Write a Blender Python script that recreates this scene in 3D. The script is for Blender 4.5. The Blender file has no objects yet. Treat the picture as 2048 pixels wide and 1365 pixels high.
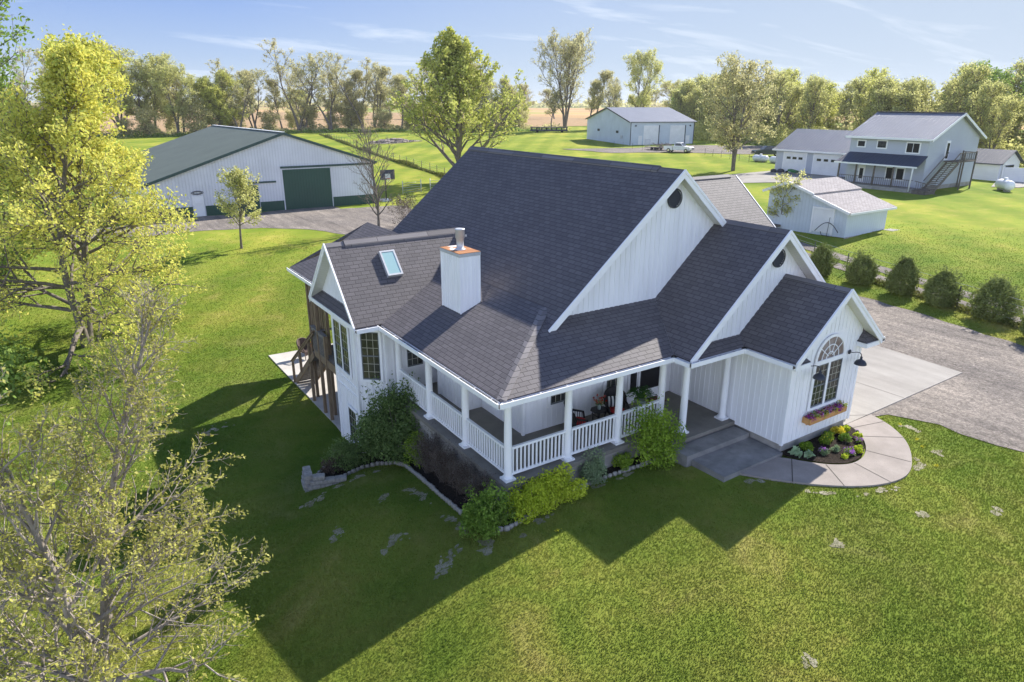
import bpy, bmesh, math, random
import numpy as np
from mathutils import Vector, Matrix

scene = bpy.context.scene
COL = scene.collection
R = math.radians

# ---------------------------------------------------------------- camera
cam_data = bpy.data.cameras.new("camera")
cam = bpy.data.objects.new("camera", cam_data)
COL.objects.link(cam)
scene.camera = cam
cam_data.sensor_width = 36.0
cam_data.lens = 1364.447 / 2048 * 36.0
cam_data.clip_start = 0.1
cam_data.clip_end = 20000
yaw, pitch, roll = R(-33.385), R(-19.316), R(0.103)
fwd = Vector((math.sin(-yaw) * math.cos(pitch), math.cos(yaw) * math.cos(pitch), math.sin(pitch)))
rt = Vector((math.cos(yaw), math.sin(yaw), 0))
up = rt.cross(fwd)
rt2 = rt * math.cos(roll) + up * math.sin(roll)
up2 = -rt * math.sin(roll) + up * math.cos(roll)
cam.matrix_world = Matrix(((rt2.x, up2.x, -fwd.x, -8.348), (rt2.y, up2.y, -fwd.y, -13.192), (rt2.z, up2.z, -fwd.z, 9.821), (0, 0, 0, 1)))

# ---------------------------------------------------------------- world + sun
SUN_AZ, SUN_EL = 75.5, 37.2
world = bpy.data.worlds.new("World")
scene.world = world
world.use_nodes = True
wn, wl = world.node_tree.nodes, world.node_tree.links
bg = wn["Background"]
sky = wn.new("ShaderNodeTexSky")
sky.sky_type = 'NISHITA'
sky.sun_disc = False
sky.sun_elevation = R(SUN_EL)
sky.sun_rotation = R(SUN_AZ)
sky.air_density = 1.0
sky.dust_density = 0.0
sky.ozone_density = 4.0
# thin cirrus mixed over the sky
tc = wn.new("ShaderNodeTexCoord")
sep = wn.new("ShaderNodeSeparateXYZ"); wl.new(tc.outputs['Generated'], sep.inputs[0])
addz = wn.new("ShaderNodeMath"); addz.operation = 'ADD'; addz.inputs[1].default_value = 0.12; wl.new(sep.outputs[2], addz.inputs[0])
dv = wn.new("ShaderNodeVectorMath"); dv.operation = 'DIVIDE'
cmb = wn.new("ShaderNodeCombineXYZ")
for i in range(3): wl.new(addz.outputs[0], cmb.inputs[i])
wl.new(tc.outputs['Generated'], dv.inputs[0]); wl.new(cmb.outputs[0], dv.inputs[1])
mp = wn.new("ShaderNodeMapping"); mp.inputs['Scale'].default_value = (0.55, 1.5, 1); mp.inputs['Rotation'].default_value = (0, 0, R(28)); mp.inputs['Location'].default_value = (3.1, 0.7, 0)
wl.new(dv.outputs[0], mp.inputs[0])
nz = wn.new("ShaderNodeTexNoise"); nz.inputs['Scale'].default_value = 1.0; nz.inputs['Detail'].default_value = 9; nz.inputs['Roughness'].default_value = 0.58; nz.inputs['Distortion'].default_value = 0.5
wl.new(mp.outputs[0], nz.inputs[0])
cr = wn.new("ShaderNodeValToRGB"); cr.color_ramp.elements[0].position = 0.53; cr.color_ramp.elements[1].position = 0.76
wl.new(nz.outputs[0], cr.inputs[0])
cm = wn.new("ShaderNodeMath"); cm.operation = 'MULTIPLY'; cm.inputs[1].default_value = 0.75; wl.new(cr.outputs[0], cm.inputs[0])
SKY = 0.115
def _c(r, g, b): return (r / SKY, g / SKY, b / SKY, 1)
nrm = wn.new("ShaderNodeVectorMath"); nrm.operation = 'NORMALIZE'; wl.new(tc.outputs['Generated'], nrm.inputs[0])
sp2 = wn.new("ShaderNodeSeparateXYZ"); wl.new(nrm.outputs[0], sp2.inputs[0])
lowr = wn.new("ShaderNodeValToRGB"); le = lowr.color_ramp.elements
for p_, c_ in ((0.0, _c(.30, .365, .455)), (0.05, _c(.215, .28, .42)), (0.12, _c(.145, .215, .41)), (0.26, _c(.14, .23, .47)), (0.5, _c(.08, .15, .36))):
    e_ = le[0] if p_ == 0.0 else le.new(p_); e_.color = tuple(min(v * SKY, 1) for v in c_[:3]) + (1,)
le[len(le) - 1].color = (.06, .12, .30, 1)
wl.new(sp2.outputs[2], lowr.inputs[0])
sc_ = wn.new("ShaderNodeVectorMath"); sc_.operation = 'SCALE'; sc_.inputs['Scale'].default_value = 1 / SKY; wl.new(lowr.outputs[0], sc_.inputs[0])
blend = wn.new("ShaderNodeMapRange"); blend.inputs['From Min'].default_value = 0.12; blend.inputs['From Max'].default_value = 0.55; blend.inputs['To Min'].default_value = 0.9; blend.inputs['To Max'].default_value = 0.9
wl.new(sp2.outputs[2], blend.inputs['Value'])
m0 = wn.new("ShaderNodeMixRGB"); wl.new(blend.outputs[0], m0.inputs[0]); wl.new(sky.outputs[0], m0.inputs[1]); wl.new(sc_.outputs[0], m0.inputs[2])
# air is paler towards the sun
dt = wn.new("ShaderNodeVectorMath"); dt.operation = 'DOT_PRODUCT'; dt.inputs[1].default_value = (math.sin(R(SUN_AZ)), math.cos(R(SUN_AZ)), 0); wl.new(nrm.outputs[0], dt.inputs[0])
mr = wn.new("ShaderNodeMapRange"); mr.inputs['From Min'].default_value = 0.45; mr.inputs['From Max'].default_value = 1.0; mr.inputs['To Min'].default_value = 0.0; mr.inputs['To Max'].default_value = 0.85; wl.new(dt.outputs['Value'], mr.inputs['Value'])
zf = wn.new("ShaderNodeMapRange"); zf.inputs['From Min'].default_value = 0.12; zf.inputs['From Max'].default_value = 0.45; zf.inputs['To Min'].default_value = 1.0; zf.inputs['To Max'].default_value = 0.0; wl.new(sp2.outputs[2], zf.inputs['Value'])
mrz = wn.new("ShaderNodeMath"); mrz.operation = 'MULTIPLY'; wl.new(mr.outputs[0], mrz.inputs[0]); wl.new(zf.outputs[0], mrz.inputs[1])
# added glow low in the sky behind the camera, fills the shaded walls
dt2 = wn.new("ShaderNodeVectorMath"); dt2.operation = 'DOT_PRODUCT'; dt2.inputs[1].default_value = (-0.6, -0.8, 0); wl.new(nrm.outputs[0], dt2.inputs[0])
bk = wn.new("ShaderNodeMapRange"); bk.inputs['From Min'].default_value = 0.05; bk.inputs['From Max'].default_value = 0.45; bk.inputs['To Min'].default_value = 0.0; bk.inputs['To Max'].default_value = 1.0; wl.new(dt2.outputs['Value'], bk.inputs['Value'])
bkz = wn.new("ShaderNodeMath"); bkz.operation = 'MULTIPLY'; wl.new(bk.outputs[0], bkz.inputs[0]); wl.new(zf.outputs[0], bkz.inputs[1])
mb = wn.new("ShaderNodeMixRGB"); mb.inputs[2].default_value = _c(1.15, 1.30, 1.72); wl.new(bkz.outputs[0], mb.inputs[0]); wl.new(m0.outputs[0], mb.inputs[1])
m1 = wn.new("ShaderNodeMixRGB"); m1.inputs[2].default_value = _c(.32, .375, .445); wl.new(mrz.outputs[0], m1.inputs[0]); wl.new(mb.outputs[0], m1.inputs[1])
mx = wn.new("ShaderNodeMixRGB"); mx.inputs[2].default_value = _c(.54, .58, .63)
wl.new(cm.outputs[0], mx.inputs[0]); wl.new(m1.outputs[0], mx.inputs[1])
wl.new(mx.outputs[0], bg.inputs[0])
bg.inputs[1].default_value = SKY

S = Vector((math.sin(R(SUN_AZ)) * math.cos(R(SUN_EL)), math.cos(R(SUN_AZ)) * math.cos(R(SUN_EL)), math.sin(R(SUN_EL))))
sun_d = bpy.data.lights.new("sun", 'SUN')
sun_d.energy = 5.0
sun_d.angle = R(0.53)
sun_d.color = (1.0, 0.945, 0.86)
sun = bpy.data.objects.new("sun", sun_d)
sun.rotation_euler = S.to_track_quat('Z', 'Y').to_euler()
sun.location = (40, 10, 40)
COL.objects.link(sun)
scene.view_settings.view_transform = 'Standard'
scene.view_settings.look = 'None'
scene.view_settings.exposure = 0.95
scene.view_settings.gamma = 1.0
scene.render.engine = 'CYCLES'
scene.cycles.max_bounces = 6
scene.cycles.transparent_max_bounces = 8

# ---------------------------------------------------------------- terrain height
CT=[(-5,-3,-1.5),(0,-4,-.85),(4,-4.5,-.68),(9,-8,-.55),(-8,-13,-1.4),(0,-12,-.9),(9.3,-3.6,-.47),(6,-2.4,-.5),(.3,.3,-.85),(3,0,-.7),(-1.2,1.5,-1.1),
(-2.2,3.4,-1.4),(-3.4,5.2,-2.3),(-1,10,-2.7),(-1,15,-2.72),(-1,21,-2.72),(4,12,-2.7),(4,19,-2.7),(-6,10,-2.65),(-8,20,-2.7),(-8,28,-2.6),(-7,0,-2.1),(-10,4,-2.5),(-14,-4,-2.1),(2,26,-2.5),(-14,12,-2.7),(10,22,-1.6),(14,14,-.7),
(3,43,-1.5),(-12,42,-2.0),(-30,20,-2.6),(12,60,-1.2),(24,62,-1.2),(0,62,-1.2),(-20,65,-1.6),(20,30,-1.1),(20,45,-1.1),
(14,-2,-.5),(20,-2,-.5),(20,8,-.5),(28,-8,-.45),(32,2,-.4),(32,12,-.3),(25,15,-.5),(42,16,.3),(46,5,.3),(40,-8,.1),(72,28,.9),(78,20,.8),(75,45,.9),(105,100,.8),(98,80,.7),(90,25,.8),
(60,50,.1),(45,80,-.6),(30,100,-1.2),(0,110,-1.2),(-40,100,-1.5),(60,120,-.5),(100,150,.5),(0,-30,-.9),(-30,-20,-2.2),(30,-30,0),
(300,300,0),(0,400,-1),(-300,300,-1),(-400,0,-1.5),(400,0,1),(0,-400,-.5),(300,-300,0),(-300,-300,-1),(2000,2000,0),(-2000,2000,0),(2000,-2000,0),(-2000,-2000,0)]
_P = np.array(CT, float)
_D = ((_P[:, None, :2] - _P[None, :, :2]) ** 2).sum(-1)
_n = len(_P)
_A = np.zeros((_n + 1, _n + 1))
_A[:_n, :_n] = np.sqrt(_D + 9.0) - 0.1 * np.eye(_n)
_A[_n, :_n] = 1; _A[:_n, _n] = 1
_W = np.linalg.solve(_A, np.r_[_P[:, 2], 0])
def H(x, y):
    x = np.asarray(x, float); y = np.asarray(y, float)
    r = np.full(x.shape, _W[_n])
    for i in range(_n):
        r = r + _W[i] * np.sqrt((x - _P[i, 0]) ** 2 + (y - _P[i, 1]) ** 2 + 9.0)
    return r
def hz(x, y): return float(H(x, y))

# ---------------------------------------------------------------- material helpers
def lin(c):
    return tuple(((v / 255.0) / 12.92 if v / 255.0 <= 0.04045 else ((v / 255.0 + 0.055) / 1.055) ** 2.4) for v in c)
class NT:
    def __init__(s, name):
        s.m = bpy.data.materials.new(name); s.m.use_nodes = True
        s.n = s.m.node_tree.nodes; s.l = s.m.node_tree.links
        s.b = s.n['Principled BSDF']; s.out = s.n['Material Output']
    def new(s, t, **kw):
        n = s.n.new(t)
        for k, v in kw.items(): setattr(n, k, v)
        return n
    def link(s, a, b): s.l.new(a, b)
    def coord(s, kind='Object', scale=(1, 1, 1), rot=(0, 0, 0)):
        t = s.new('ShaderNodeTexCoord'); m = s.new('ShaderNodeMapping')
        m.inputs['Scale'].default_value = scale; m.inputs['Rotation'].default_value = rot
        s.link(t.outputs[kind], m.inputs[0]); return m.outputs[0]
    def wcoord(s, scale=(1, 1, 1)):
        t = s.new('ShaderNodeNewGeometry'); m = s.new('ShaderNodeMapping'); m.inputs['Scale'].default_value = scale
        s.link(t.outputs['Position'], m.inputs[0]); return m.outputs[0]
    def noise(s, vec, scale, detail=4, rough=0.55, dist=0):
        n = s.new('ShaderNodeTexNoise'); n.inputs['Scale'].default_value = scale; n.inputs['Detail'].default_value = detail
        n.inputs['Roughness'].default_value = rough; n.inputs['Distortion'].default_value = dist
        s.link(vec, n.inputs['Vector']); return n.outputs[0]
    def ramp(s, fac, stops):
        r = s.new('ShaderNodeValToRGB'); e = r.color_ramp.elements
        while len(e) < len(stops): e.new(0.5)
        for i, (p, c) in enumerate(stops): e[i].position = p; e[i].color = (*c, 1)
        s.link(fac, r.inputs[0]); return r.outputs[0]
    def mix(s, fac, a, b, mode='MIX'):
        m = s.new('ShaderNodeMixRGB', blend_type=mode)
        for i, v in ((0, fac), (1, a), (2, b)):
            if isinstance(v, (int, float)): m.inputs[i].default_value = v
            elif isinstance(v, tuple): m.inputs[i].default_value = (*v, 1)
            else: s.link(v, m.inputs[i])
        return m.outputs[0]
    def math(s, op, a, b=0.0):
        m = s.new('ShaderNodeMath', operation=op)
        for i, v in ((0, a), (1, b)):
            if isinstance(v, (int, float)): m.inputs[i].default_value = v
            else: s.link(v, m.inputs[i])
        return m.outputs[0]
    def bump(s, h, strength=0.3, dist=0.02):
        b = s.new('ShaderNodeBump'); b.inputs['Strength'].default_value = strength; b.inputs['Distance'].default_value = dist
        s.link(h, b.inputs['Height']); s.link(b.outputs[0], s.b.inputs['Normal'])
    def base(s, c):
        if isinstance(c, tuple): s.b.inputs['Base Color'].default_value = (*c, 1)
        else: s.link(c, s.b.inputs['Base Color'])
    def rough(s, r, spec=0.3, metal=0):
        if isinstance(r, (int, float)): s.b.inputs['Roughness'].default_value = r
        else: s.link(r, s.b.inputs['Roughness'])
        s.b.inputs['Specular IOR Level'].default_value = spec; s.b.inputs['Metallic'].default_value = metal

def simple(name, c, rough=0.6, var=0.12, scale=3.0, metal=0, spec=0.3, bump=0.0):
    t = NT(name); co = t.coord()
    n = t.noise(co, scale, 5)
    a = tuple(v * (1 - var) for v in c); b = tuple(min(1, v * (1 + var)) for v in c)
    t.base(t.ramp(n, [(0.3, a), (0.7, b)])); t.rough(rough, spec, metal)
    if bump: t.bump(t.noise(co, scale * 12, 3), bump, 0.01)
    return t.m

def shingle_mat(name, c1, c2, mort, row=0.15, w=0.32, spec=0.3):
    t = NT(name)
    uv = t.coord('UV')
    b = t.new('ShaderNodeTexBrick'); b.offset = 0.5; b.offset_frequency = 2; b.squash = 1
    b.inputs['Scale'].default_value = 1; b.inputs['Brick Width'].default_value = w; b.inputs['Row Height'].default_value = row
    b.inputs['Mortar Size'].default_value = 0.012; b.inputs['Mortar Smooth'].default_value = 0.25; b.inputs['Bias'].default_value = 0
    b.inputs['Color1'].default_value = (*c1, 1); b.inputs['Color2'].default_value = (*c2, 1); b.inputs['Mortar'].default_value = (*mort, 1)
    # wobble so tabs are irregular
    nv = t.new('ShaderNodeTexNoise'); nv.inputs['Scale'].default_value = 1.7; t.link(uv, nv.inputs[0])
    mv = t.new('ShaderNodeVectorMath', operation='MULTIPLY_ADD'); mv.inputs[1].default_value = (0.05, 0.012, 0); t.link(nv.outputs['Color'], mv.inputs[0]); t.link(uv, mv.inputs[2])
    t.link(mv.outputs[0], b.inputs[0])
    big = t.noise(uv, 0.55, 4)
    fine = t.noise(uv, 60, 3)
    col = t.mix(0.55, b.outputs['Color'], t.ramp(fine, [(0.25, (0.65, 0.65, 0.65)), (0.8, (1.35, 1.34, 1.32))]), 'MULTIPLY')
    col = t.mix(0.35, col, t.ramp(big, [(0.3, (0.78, 0.78, 0.8)), (0.7, (1.2, 1.18, 1.15))]), 'MULTIPLY')
    t.base(col); t.rough(0.70, spec)
    # each course rises towards its lower edge
    sx = t.new('ShaderNodeSeparateXYZ'); t.link(mv.outputs[0], sx.inputs[0])
    saw = t.math('FRACT', t.math('DIVIDE', sx.outputs[1], row))
    hgt = t.math('ADD', t.math('MULTIPLY', t.math('SUBTRACT', 1.0, saw), 0.6), t.math('MULTIPLY', t.math('SUBTRACT', 1.0, b.outputs['Fac']), 0.6))
    hgt = t.math('ADD', hgt, t.math('MULTIPLY', fine, 0.25))
    t.bump(hgt, 0.42, 0.02)
    return t.m

def leaf_mat(name, cols, trans=0.35, attr='rnd'):
    t = NT(name)
    a = t.new('ShaderNodeAttribute'); a.attribute_name = attr
    k = len(cols)
    c = t.ramp(a.outputs['Fac'], [(i / (k - 1), cols[i]) for i in range(k)])
    d = t.new('ShaderNodeBsdfDiffuse'); tr = t.new('ShaderNodeBsdfTranslucent'); mxs = t.new('ShaderNodeMixShader')
    t.link(c, d.inputs[0]); t.link(c, tr.inputs[0]); mxs.inputs[0].default_value = trans
    t.link(d.outputs[0], mxs.inputs[1]); t.link(tr.outputs[0], mxs.inputs[2]); t.link(mxs.outputs[0], t.out.inputs[0])
    return t.m

def bark_mat(name, c1, c2):
    t = NT(name); co = t.coord(scale=(1, 1, 0.3))
    n = t.noise(co, 9, 6, 0.65)
    t.base(t.ramp(n, [(0.3, c1), (0.7, c2)])); t.rough(0.9, 0.1); t.bump(n, 0.6, 0.03)
    return t.m

def rib_mat(name, c, pitch=0.3, axis='u', depth=0.03, rough=0.45, spec=0.4, metal=0.0, dark=0.72, var=0.08):
    """ribbed metal panels: UV u runs across the ribs"""
    t = NT(name); uv = t.coord('UV')
    sx = t.new('ShaderNodeSeparateXYZ'); t.link(uv, sx.inputs[0])
    f = t.math('FRACT', t.math('DIVIDE', sx.outputs[0 if axis == 'u' else 1], pitch))
    tri = t.math('ABSOLUTE', t.math('SUBTRACT', f, 0.5))
    rib = t.ramp(tri, [(0.0, (1, 1, 1)), (0.06, (1, 1, 1)), (0.12, (0, 0, 0))])
    edge = t.ramp(tri, [(0.05, (1, 1, 1)), (0.10, (dark, dark, dark)), (0.16, (1, 1, 1))])
    big = t.noise(uv, 0.4, 5)
    col = t.mix(1.0, tuple(c), t.ramp(big, [(0.3, (1 - var,) * 3), (0.7, (1 + var,) * 3)]), 'MULTIPLY')
    col = t.mix(1.0, col, edge, 'MULTIPLY')
    t.base(col); t.rough(rough, spec, metal); t.bump(rib, 0.8, depth)
    return t.m

M = {}
def mats():
    M['shingle'] = shingle_mat('shingles', (0.100, 0.092, 0.097), (0.130, 0.119, 0.125), (0.055, 0.050, 0.054))
    M['shingle_cap'] = shingle_mat('shingle_caps', (0.13, 0.12, 0.122), (0.21, 0.195, 0.197), (0.06, 0.055, 0.06), row=0.2, w=2.0)
    M['old_shingle'] = shingle_mat('old_shingles', (0.34, 0.315, 0.31), (0.42, 0.39, 0.385), (0.07, 0.065, 0.063), row=0.16, w=0.4, spec=0.02)
    t = NT('white_siding'); co = t.coord()
    st = t.noise(t.coord(scale=(2.5, 2.5, 0.25)), 2.0, 6, 0.6)
    t.base(t.ramp(st, [(0.25, (0.79, 0.79, 0.80)), (0.6, (0.88, 0.88, 0.89))])); t.rough(0.5, 0.3); M['siding'] = t.m
    M['trim'] = simple('white_trim', (0.87, 0.87, 0.88), 0.45, 0.04, 2)
    M['soffit'] = rib_mat('white_soffit', (0.74, 0.73, 0.68), 0.12, 'v', 0.008, 0.5, 0.3, 0, 0.8, 0.04)
    M['column'] = simple('white_column', (0.86, 0.86, 0.87), 0.35, 0.04, 1.5)
    M['gutter_in'] = simple('gutter_inside', (0.10, 0.085, 0.075), 0.8, 0.5, 6)
    M['concrete'] = simple('concrete_block', (0.33, 0.31, 0.28), 0.9, 0.25, 2.2, bump=0.3)
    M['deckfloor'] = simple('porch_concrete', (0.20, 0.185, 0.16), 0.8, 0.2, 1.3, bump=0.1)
    M['vent'] = simple('charcoal_vent', (0.055, 0.058, 0.066), 0.6)
    M['lamp'] = simple('charcoal_metal', (0.045, 0.048, 0.06), 0.4, 0.1, 3, 0.3)
    t = NT('window_glass'); co = t.coord(); n = t.noise(co, 2.5, 3)
    t.base(t.ramp(n, [(0.35, (0.015, 0.018, 0.02)), (0.7, (0.07, 0.07, 0.055))])); t.rough(0.08, 0.6); M['glass'] = t.m
    t = NT('arch_glass'); n = t.noise(t.coord(), 3.5, 4)
    t.base(t.ramp(n, [(0.4, (0.16, 0.12, 0.10)), (0.65, (0.30, 0.26, 0.24))])); t.rough(0.12, 0.5); M['arch_glass'] = t.m
    t = NT('skylight_glass'); t.base((0.33, 0.50, 0.50)); t.rough(0.15, 0.6); M['sky_glass'] = t.m
    M['sash'] = simple('grey_sash', (0.16, 0.17, 0.18), 0.5)
    M['grille'] = simple('cream_grille', (0.42, 0.40, 0.33), 0.6)
    M['black'] = simple('black_paint', (0.012, 0.012, 0.014), 0.45)
    M['galv'] = simple('galvanised_steel', (0.50, 0.51, 0.53), 0.45, 0.1, 4, 0.25)
    M['rust'] = None
    t = NT('rusty_cap'); co = t.coord(); n = t.noise(co, 2.2, 5, 0.6, 0.4)
    t.base(t.ramp(n, [(0.36, (0.72, 0.72, 0.72)), (0.42, (0.42, 0.20, 0.09)), (0.7, (0.30, 0.13, 0.06))])); t.rough(0.7, 0.2); M['rust'] = t.m
    t = NT('treated_wood'); n = t.noise(t.coord(scale=(6, 6, 0.8)), 3, 6, 0.6)
    t.base(t.ramp(n, [(0.25, (0.12, 0.085, 0.055)), (0.7, (0.29, 0.215, 0.14))])); t.rough(0.8, 0.2); t.bump(n, 0.3, 0.01); M['wood'] = t.m
    t = NT('grey_deck_wood'); n = t.noise(t.coord(scale=(3, 3, 3)), 3, 6, 0.6)
    t.base(t.ramp(n, [(0.25, (0.12, 0.11, 0.10)), (0.7, (0.26, 0.24, 0.21))])); t.rough(0.85, 0.2); M['greywood'] = t.m
    M['cedar'] = simple('cedar_planter', (0.50, 0.26, 0.09), 0.6, 0.2, 5)
    M['wicker'] = simple('dark_wicker', (0.018, 0.016, 0.017), 0.55, 0.5, 30, bump=0.5)
    M['brownwicker'] = simple('brown_wicker', (0.10, 0.07, 0.06), 0.6, 0.4, 30, bump=0.5)
    M['red'] = simple('red_cushion', (0.42, 0.02, 0.025), 0.8, 0.15, 4)
    t = NT('striped_pillow'); sx = t.new('ShaderNodeSeparateXYZ'); t.link(t.coord('UV'), sx.inputs[0])
    f = t.math('FRACT', t.math('MULTIPLY', sx.outputs[0], 4.0))
    t.base(t.ramp(t.math('GREATER_THAN', f, 0.5), [(0, (0.75, 0.75, 0.72)), (1, (0.012, 0.012, 0.02))])); t.rough(0.8); M['stripe'] = t.m
    M['mulch'] = None
    M['joint'] = simple('joint_dark', (0.07, 0.06, 0.05), 0.9)  # dark tone of the joint lines in the concrete
    t = NT('mulch'); co = t.wcoord(); n = t.noise(co, 22, 6, 0.7); n2 = t.noise(co, 2.0, 3)
    c = t.ramp(n, [(0.35, (0.012, 0.009, 0.007)), (0.55, (0.04, 0.03, 0.024)), (0.75, (0.11, 0.085, 0.065))])
    t.base(t.mix(0.4, c, t.ramp(n2, [(0.3, (0.6, 0.6, 0.6)), (0.7, (1.3, 1.3, 1.3))]), 'MULTIPLY')); t.rough(0.95, 0.1); t.bump(n, 1.0, 0.06); M['mulch'] = t.m
    t = NT('edging_stone'); n = t.noise(t.coord(), 7, 4)
    t.base(t.ramp(n, [(0.3, (0.22, 0.21, 0.19)), (0.7, (0.40, 0.385, 0.35))])); t.rough(0.9, 0.1); t.bump(n, 0.5, 0.02); M['stone'] = t.m
    def conc(name, a, b, sc=1.0, streak=(1, 1, 1)):
        t = NT(name); co = t.wcoord(); n = t.noise(co, 0.9 * sc, 6, 0.6); f = t.noise(co, 45, 3)
        s2 = t.noise(t.wcoord(streak), 1.6, 5, 0.55)
        c = t.ramp(n, [(0.3, a), (0.7, b)])
        c = t.mix(0.5, c, t.ramp(s2, [(0.3, (0.8, 0.8, 0.8)), (0.7, (1.15, 1.15, 1.15))]), 'MULTIPLY')
        c = t.mix(0.35, c, t.ramp(f, [(0.3, (0.75, 0.75, 0.75)), (0.7, (1.2, 1.2, 1.2))]), 'MULTIPLY')
        t.base(c); t.rough(0.9, 0.15); t.bump(f, 0.2, 0.006); return t.m
    M['walk'] = conc('walk_concrete', (0.27, 0.238, 0.212), (0.345, 0.305, 0.275))
    M['slab'] = conc('drive_concrete', (0.28, 0.26, 0.235), (0.35, 0.33, 0.30), 0.6, (1.5, 0.25, 1))
    M['landing'] = conc('landing_concrete', (0.15, 0.145, 0.14), (0.30, 0.29, 0.275), 1.6)
    M['patio'] = conc('patio_concrete', (0.42, 0.395, 0.36), (0.52, 0.49, 0.45))
    # gravel
    t = NT('gravel'); co = t.wcoord(); f = t.noise(co, 14, 5, 0.75); g = t.noise(co, 0.35, 5, 0.6, 0.5)
    vo = t.new('ShaderNodeTexVoronoi'); vo.inputs['Scale'].default_value = 9; t.link(co, vo.inputs['Vector'])
    st = t.noise(t.wcoord((1.6, 0.13, 1)), 1.1, 6, 0.6)
    c = t.ramp(f, [(0.3, (0.13, 0.117, 0.107)), (0.5, (0.225, 0.205, 0.190)), (0.72, (0.37, 0.34, 0.315))])
    c = t.mix(0.5, c, t.ramp(vo.outputs['Color'], [(0.2, (0.6, 0.6, 0.6)), (0.8, (1.3, 1.28, 1.25))]), 'MULTIPLY')
    c = t.mix(0.8, c, t.ramp(g, [(0.3, (0.70, 0.70, 0.72)), (0.68, (1.2, 1.17, 1.12))]), 'MULTIPLY')
    c = t.mix(0.8, c, t.ramp(st, [(0.32, (0.62, 0.61, 0.60)), (0.68, (1.28, 1.25, 1.19))]), 'MULTIPLY')
    t.base(c); t.rough(0.95, 0.1); t.bump(f, 0.8, 0.04); M['gravel'] = t.m
    # grass ground
    def grass_col(t, co):
        big = t.noise(co, 0.06, 5, 0.6); mid = t.noise(co, 0.55, 8, 0.68, 0.5); fine = t.noise(co, 24, 3, 0.7)
        c = t.ramp(big, [(0.35, (0.106, 0.158, 0.025)), (0.5, (0.157, 0.198, 0.032)), (0.65, (0.218, 0.236, 0.044))])
        c = t.mix(0.75, c, t.ramp(mid, [(0.28, (0.58, 0.76, 0.62)), (0.42, (0.84, 0.96, 0.85)), (0.55, (1.04, 1.0, 1.1)), (0.70, (1.50, 1.20, 2.1))]), 'MULTIPLY')
        # mowing bands
        sx = t.new('ShaderNodeSeparateXYZ'); t.link(t.wcoord(), sx.inputs[0])
        ph = t.math('ADD', t.math('MULTIPLY', sx.outputs[1], 0.85), t.math('MULTIPLY', sx.outputs[0], -1.05))
        w = t.math('SINE', t.math('ADD', t.math('MULTIPLY', ph, 0.9), t.math('MULTIPLY', big, 6.0)))
        c = t.mix(0.85, c, t.ramp(t.math('ADD', t.math('MULTIPLY', w, 0.5), 0.5), [(0.2, (0.86, 0.90, 0.85)), (0.8, (1.12, 1.08, 1.1))]), 'MULTIPLY')
        c = t.mix(1.0, c, t.ramp(fine, [(0.3, (0.87, 0.9, 0.86)), (0.7, (1.12, 1.1, 1.1))]), 'MULTIPLY')
        return c, fine, mid
    t = NT('lawn'); co = t.wcoord(); c, fine, mid = grass_col(t, co)
    # far fields: tan stubble
    ln = t.new('ShaderNodeVectorMath', operation='LENGTH'); t.link(t.wcoord(), ln.inputs[0])
    ff = t.noise(co, 0.004, 3, 0.5)
    far = t.ramp(ff, [(0.42, (0.30, 0.21, 0.12)), (0.5, (0.38, 0.26, 0.15)), (0.56, (0.17, 0.22, 0.06))])
    fm = t.ramp(t.math('DIVIDE', ln.outputs['Value'], 1000.0), [(0.285, (0, 0, 0)), (0.30, (1, 1, 1))])
    c = t.mix(fm, c, far)
    lm = t.new('ShaderNodeVectorMath', operation='LENGTH'); t.link(t.wcoord(), lm.inputs[0]); c = t.mix(1.0, c, t.ramp(t.math('DIVIDE', lm.outputs['Value'], 100.0), [(0.22, (0.98, 0.98, 0.98)), (0.50, (1.45, 1.36, 1.15))]), 'MULTIPLY'); t.base(c); t.rough(0.95, 0.05); t.bump(fine, 0.3, 0.02); M['lawn'] = t.m  # lawn brightens and yellows with distance: sheen of backlit grass put into the colour
    t = NT('grass_blades'); co = t.wcoord(); c, fine, mid = grass_col(t, co)
    a = t.new('ShaderNodeAttribute'); a.attribute_name = 'rnd'
    c = t.mix(1.0, c, t.ramp(a.outputs['Fac'], [(0, (1.06, 1.06, 1.12)), (0.6, (1.20, 1.2, 1.28)), (0.97, (1.32, 1.28, 1.45)), (1.0, (1.6, 1.4, 2.0))]), 'MULTIPLY')
    d = t.new('ShaderNodeBsdfDiffuse'); tr = t.new('ShaderNodeBsdfTranslucent'); ms = t.new('ShaderNodeMixShader')
    t.link(c, d.inputs[0]); t.link(c, tr.inputs[0]); ms.inputs[0].default_value = 0.3
    t.link(d.outputs[0], ms.inputs[1]); t.link(tr.outputs[0], ms.inputs[2]); t.link(ms.outputs[0], t.out.inputs[0]); M['blades'] = t.m
    t = NT('bare_soil'); co = t.wcoord(); n = t.noise(co, 3, 6, 0.7); n2 = t.noise(co, 25, 4, 0.7)
    c = t.ramp(n, [(0.3, (0.17, 0.16, 0.09)), (0.5, (0.28, 0.255, 0.18)), (0.7, (0.42, 0.385, 0.31))])
    t.base(t.mix(0.7, c, t.ramp(n2, [(0.3, (0.6, 0.65, 0.5)), (0.7, (1.3, 1.3, 1.3))]), 'MULTIPLY')); t.rough(0.95, 0.05); t.bump(n2, 0.7, 0.03); M['soil'] = t.m
    t = NT('stubble'); co = t.wcoord(); n = t.noise(co, 0.5, 6, 0.7)
    t.base(t.ramp(n, [(0.3, (0.27, 0.18, 0.09)), (0.7, (0.46, 0.32, 0.19))])); t.rough(0.95, 0.05); M['field'] = t.m
    # buildings around
    M['barn_wall'] = rib_mat('white_ribbed_steel', (0.66, 0.67, 0.70), 0.3, 'u', 0.02)
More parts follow.
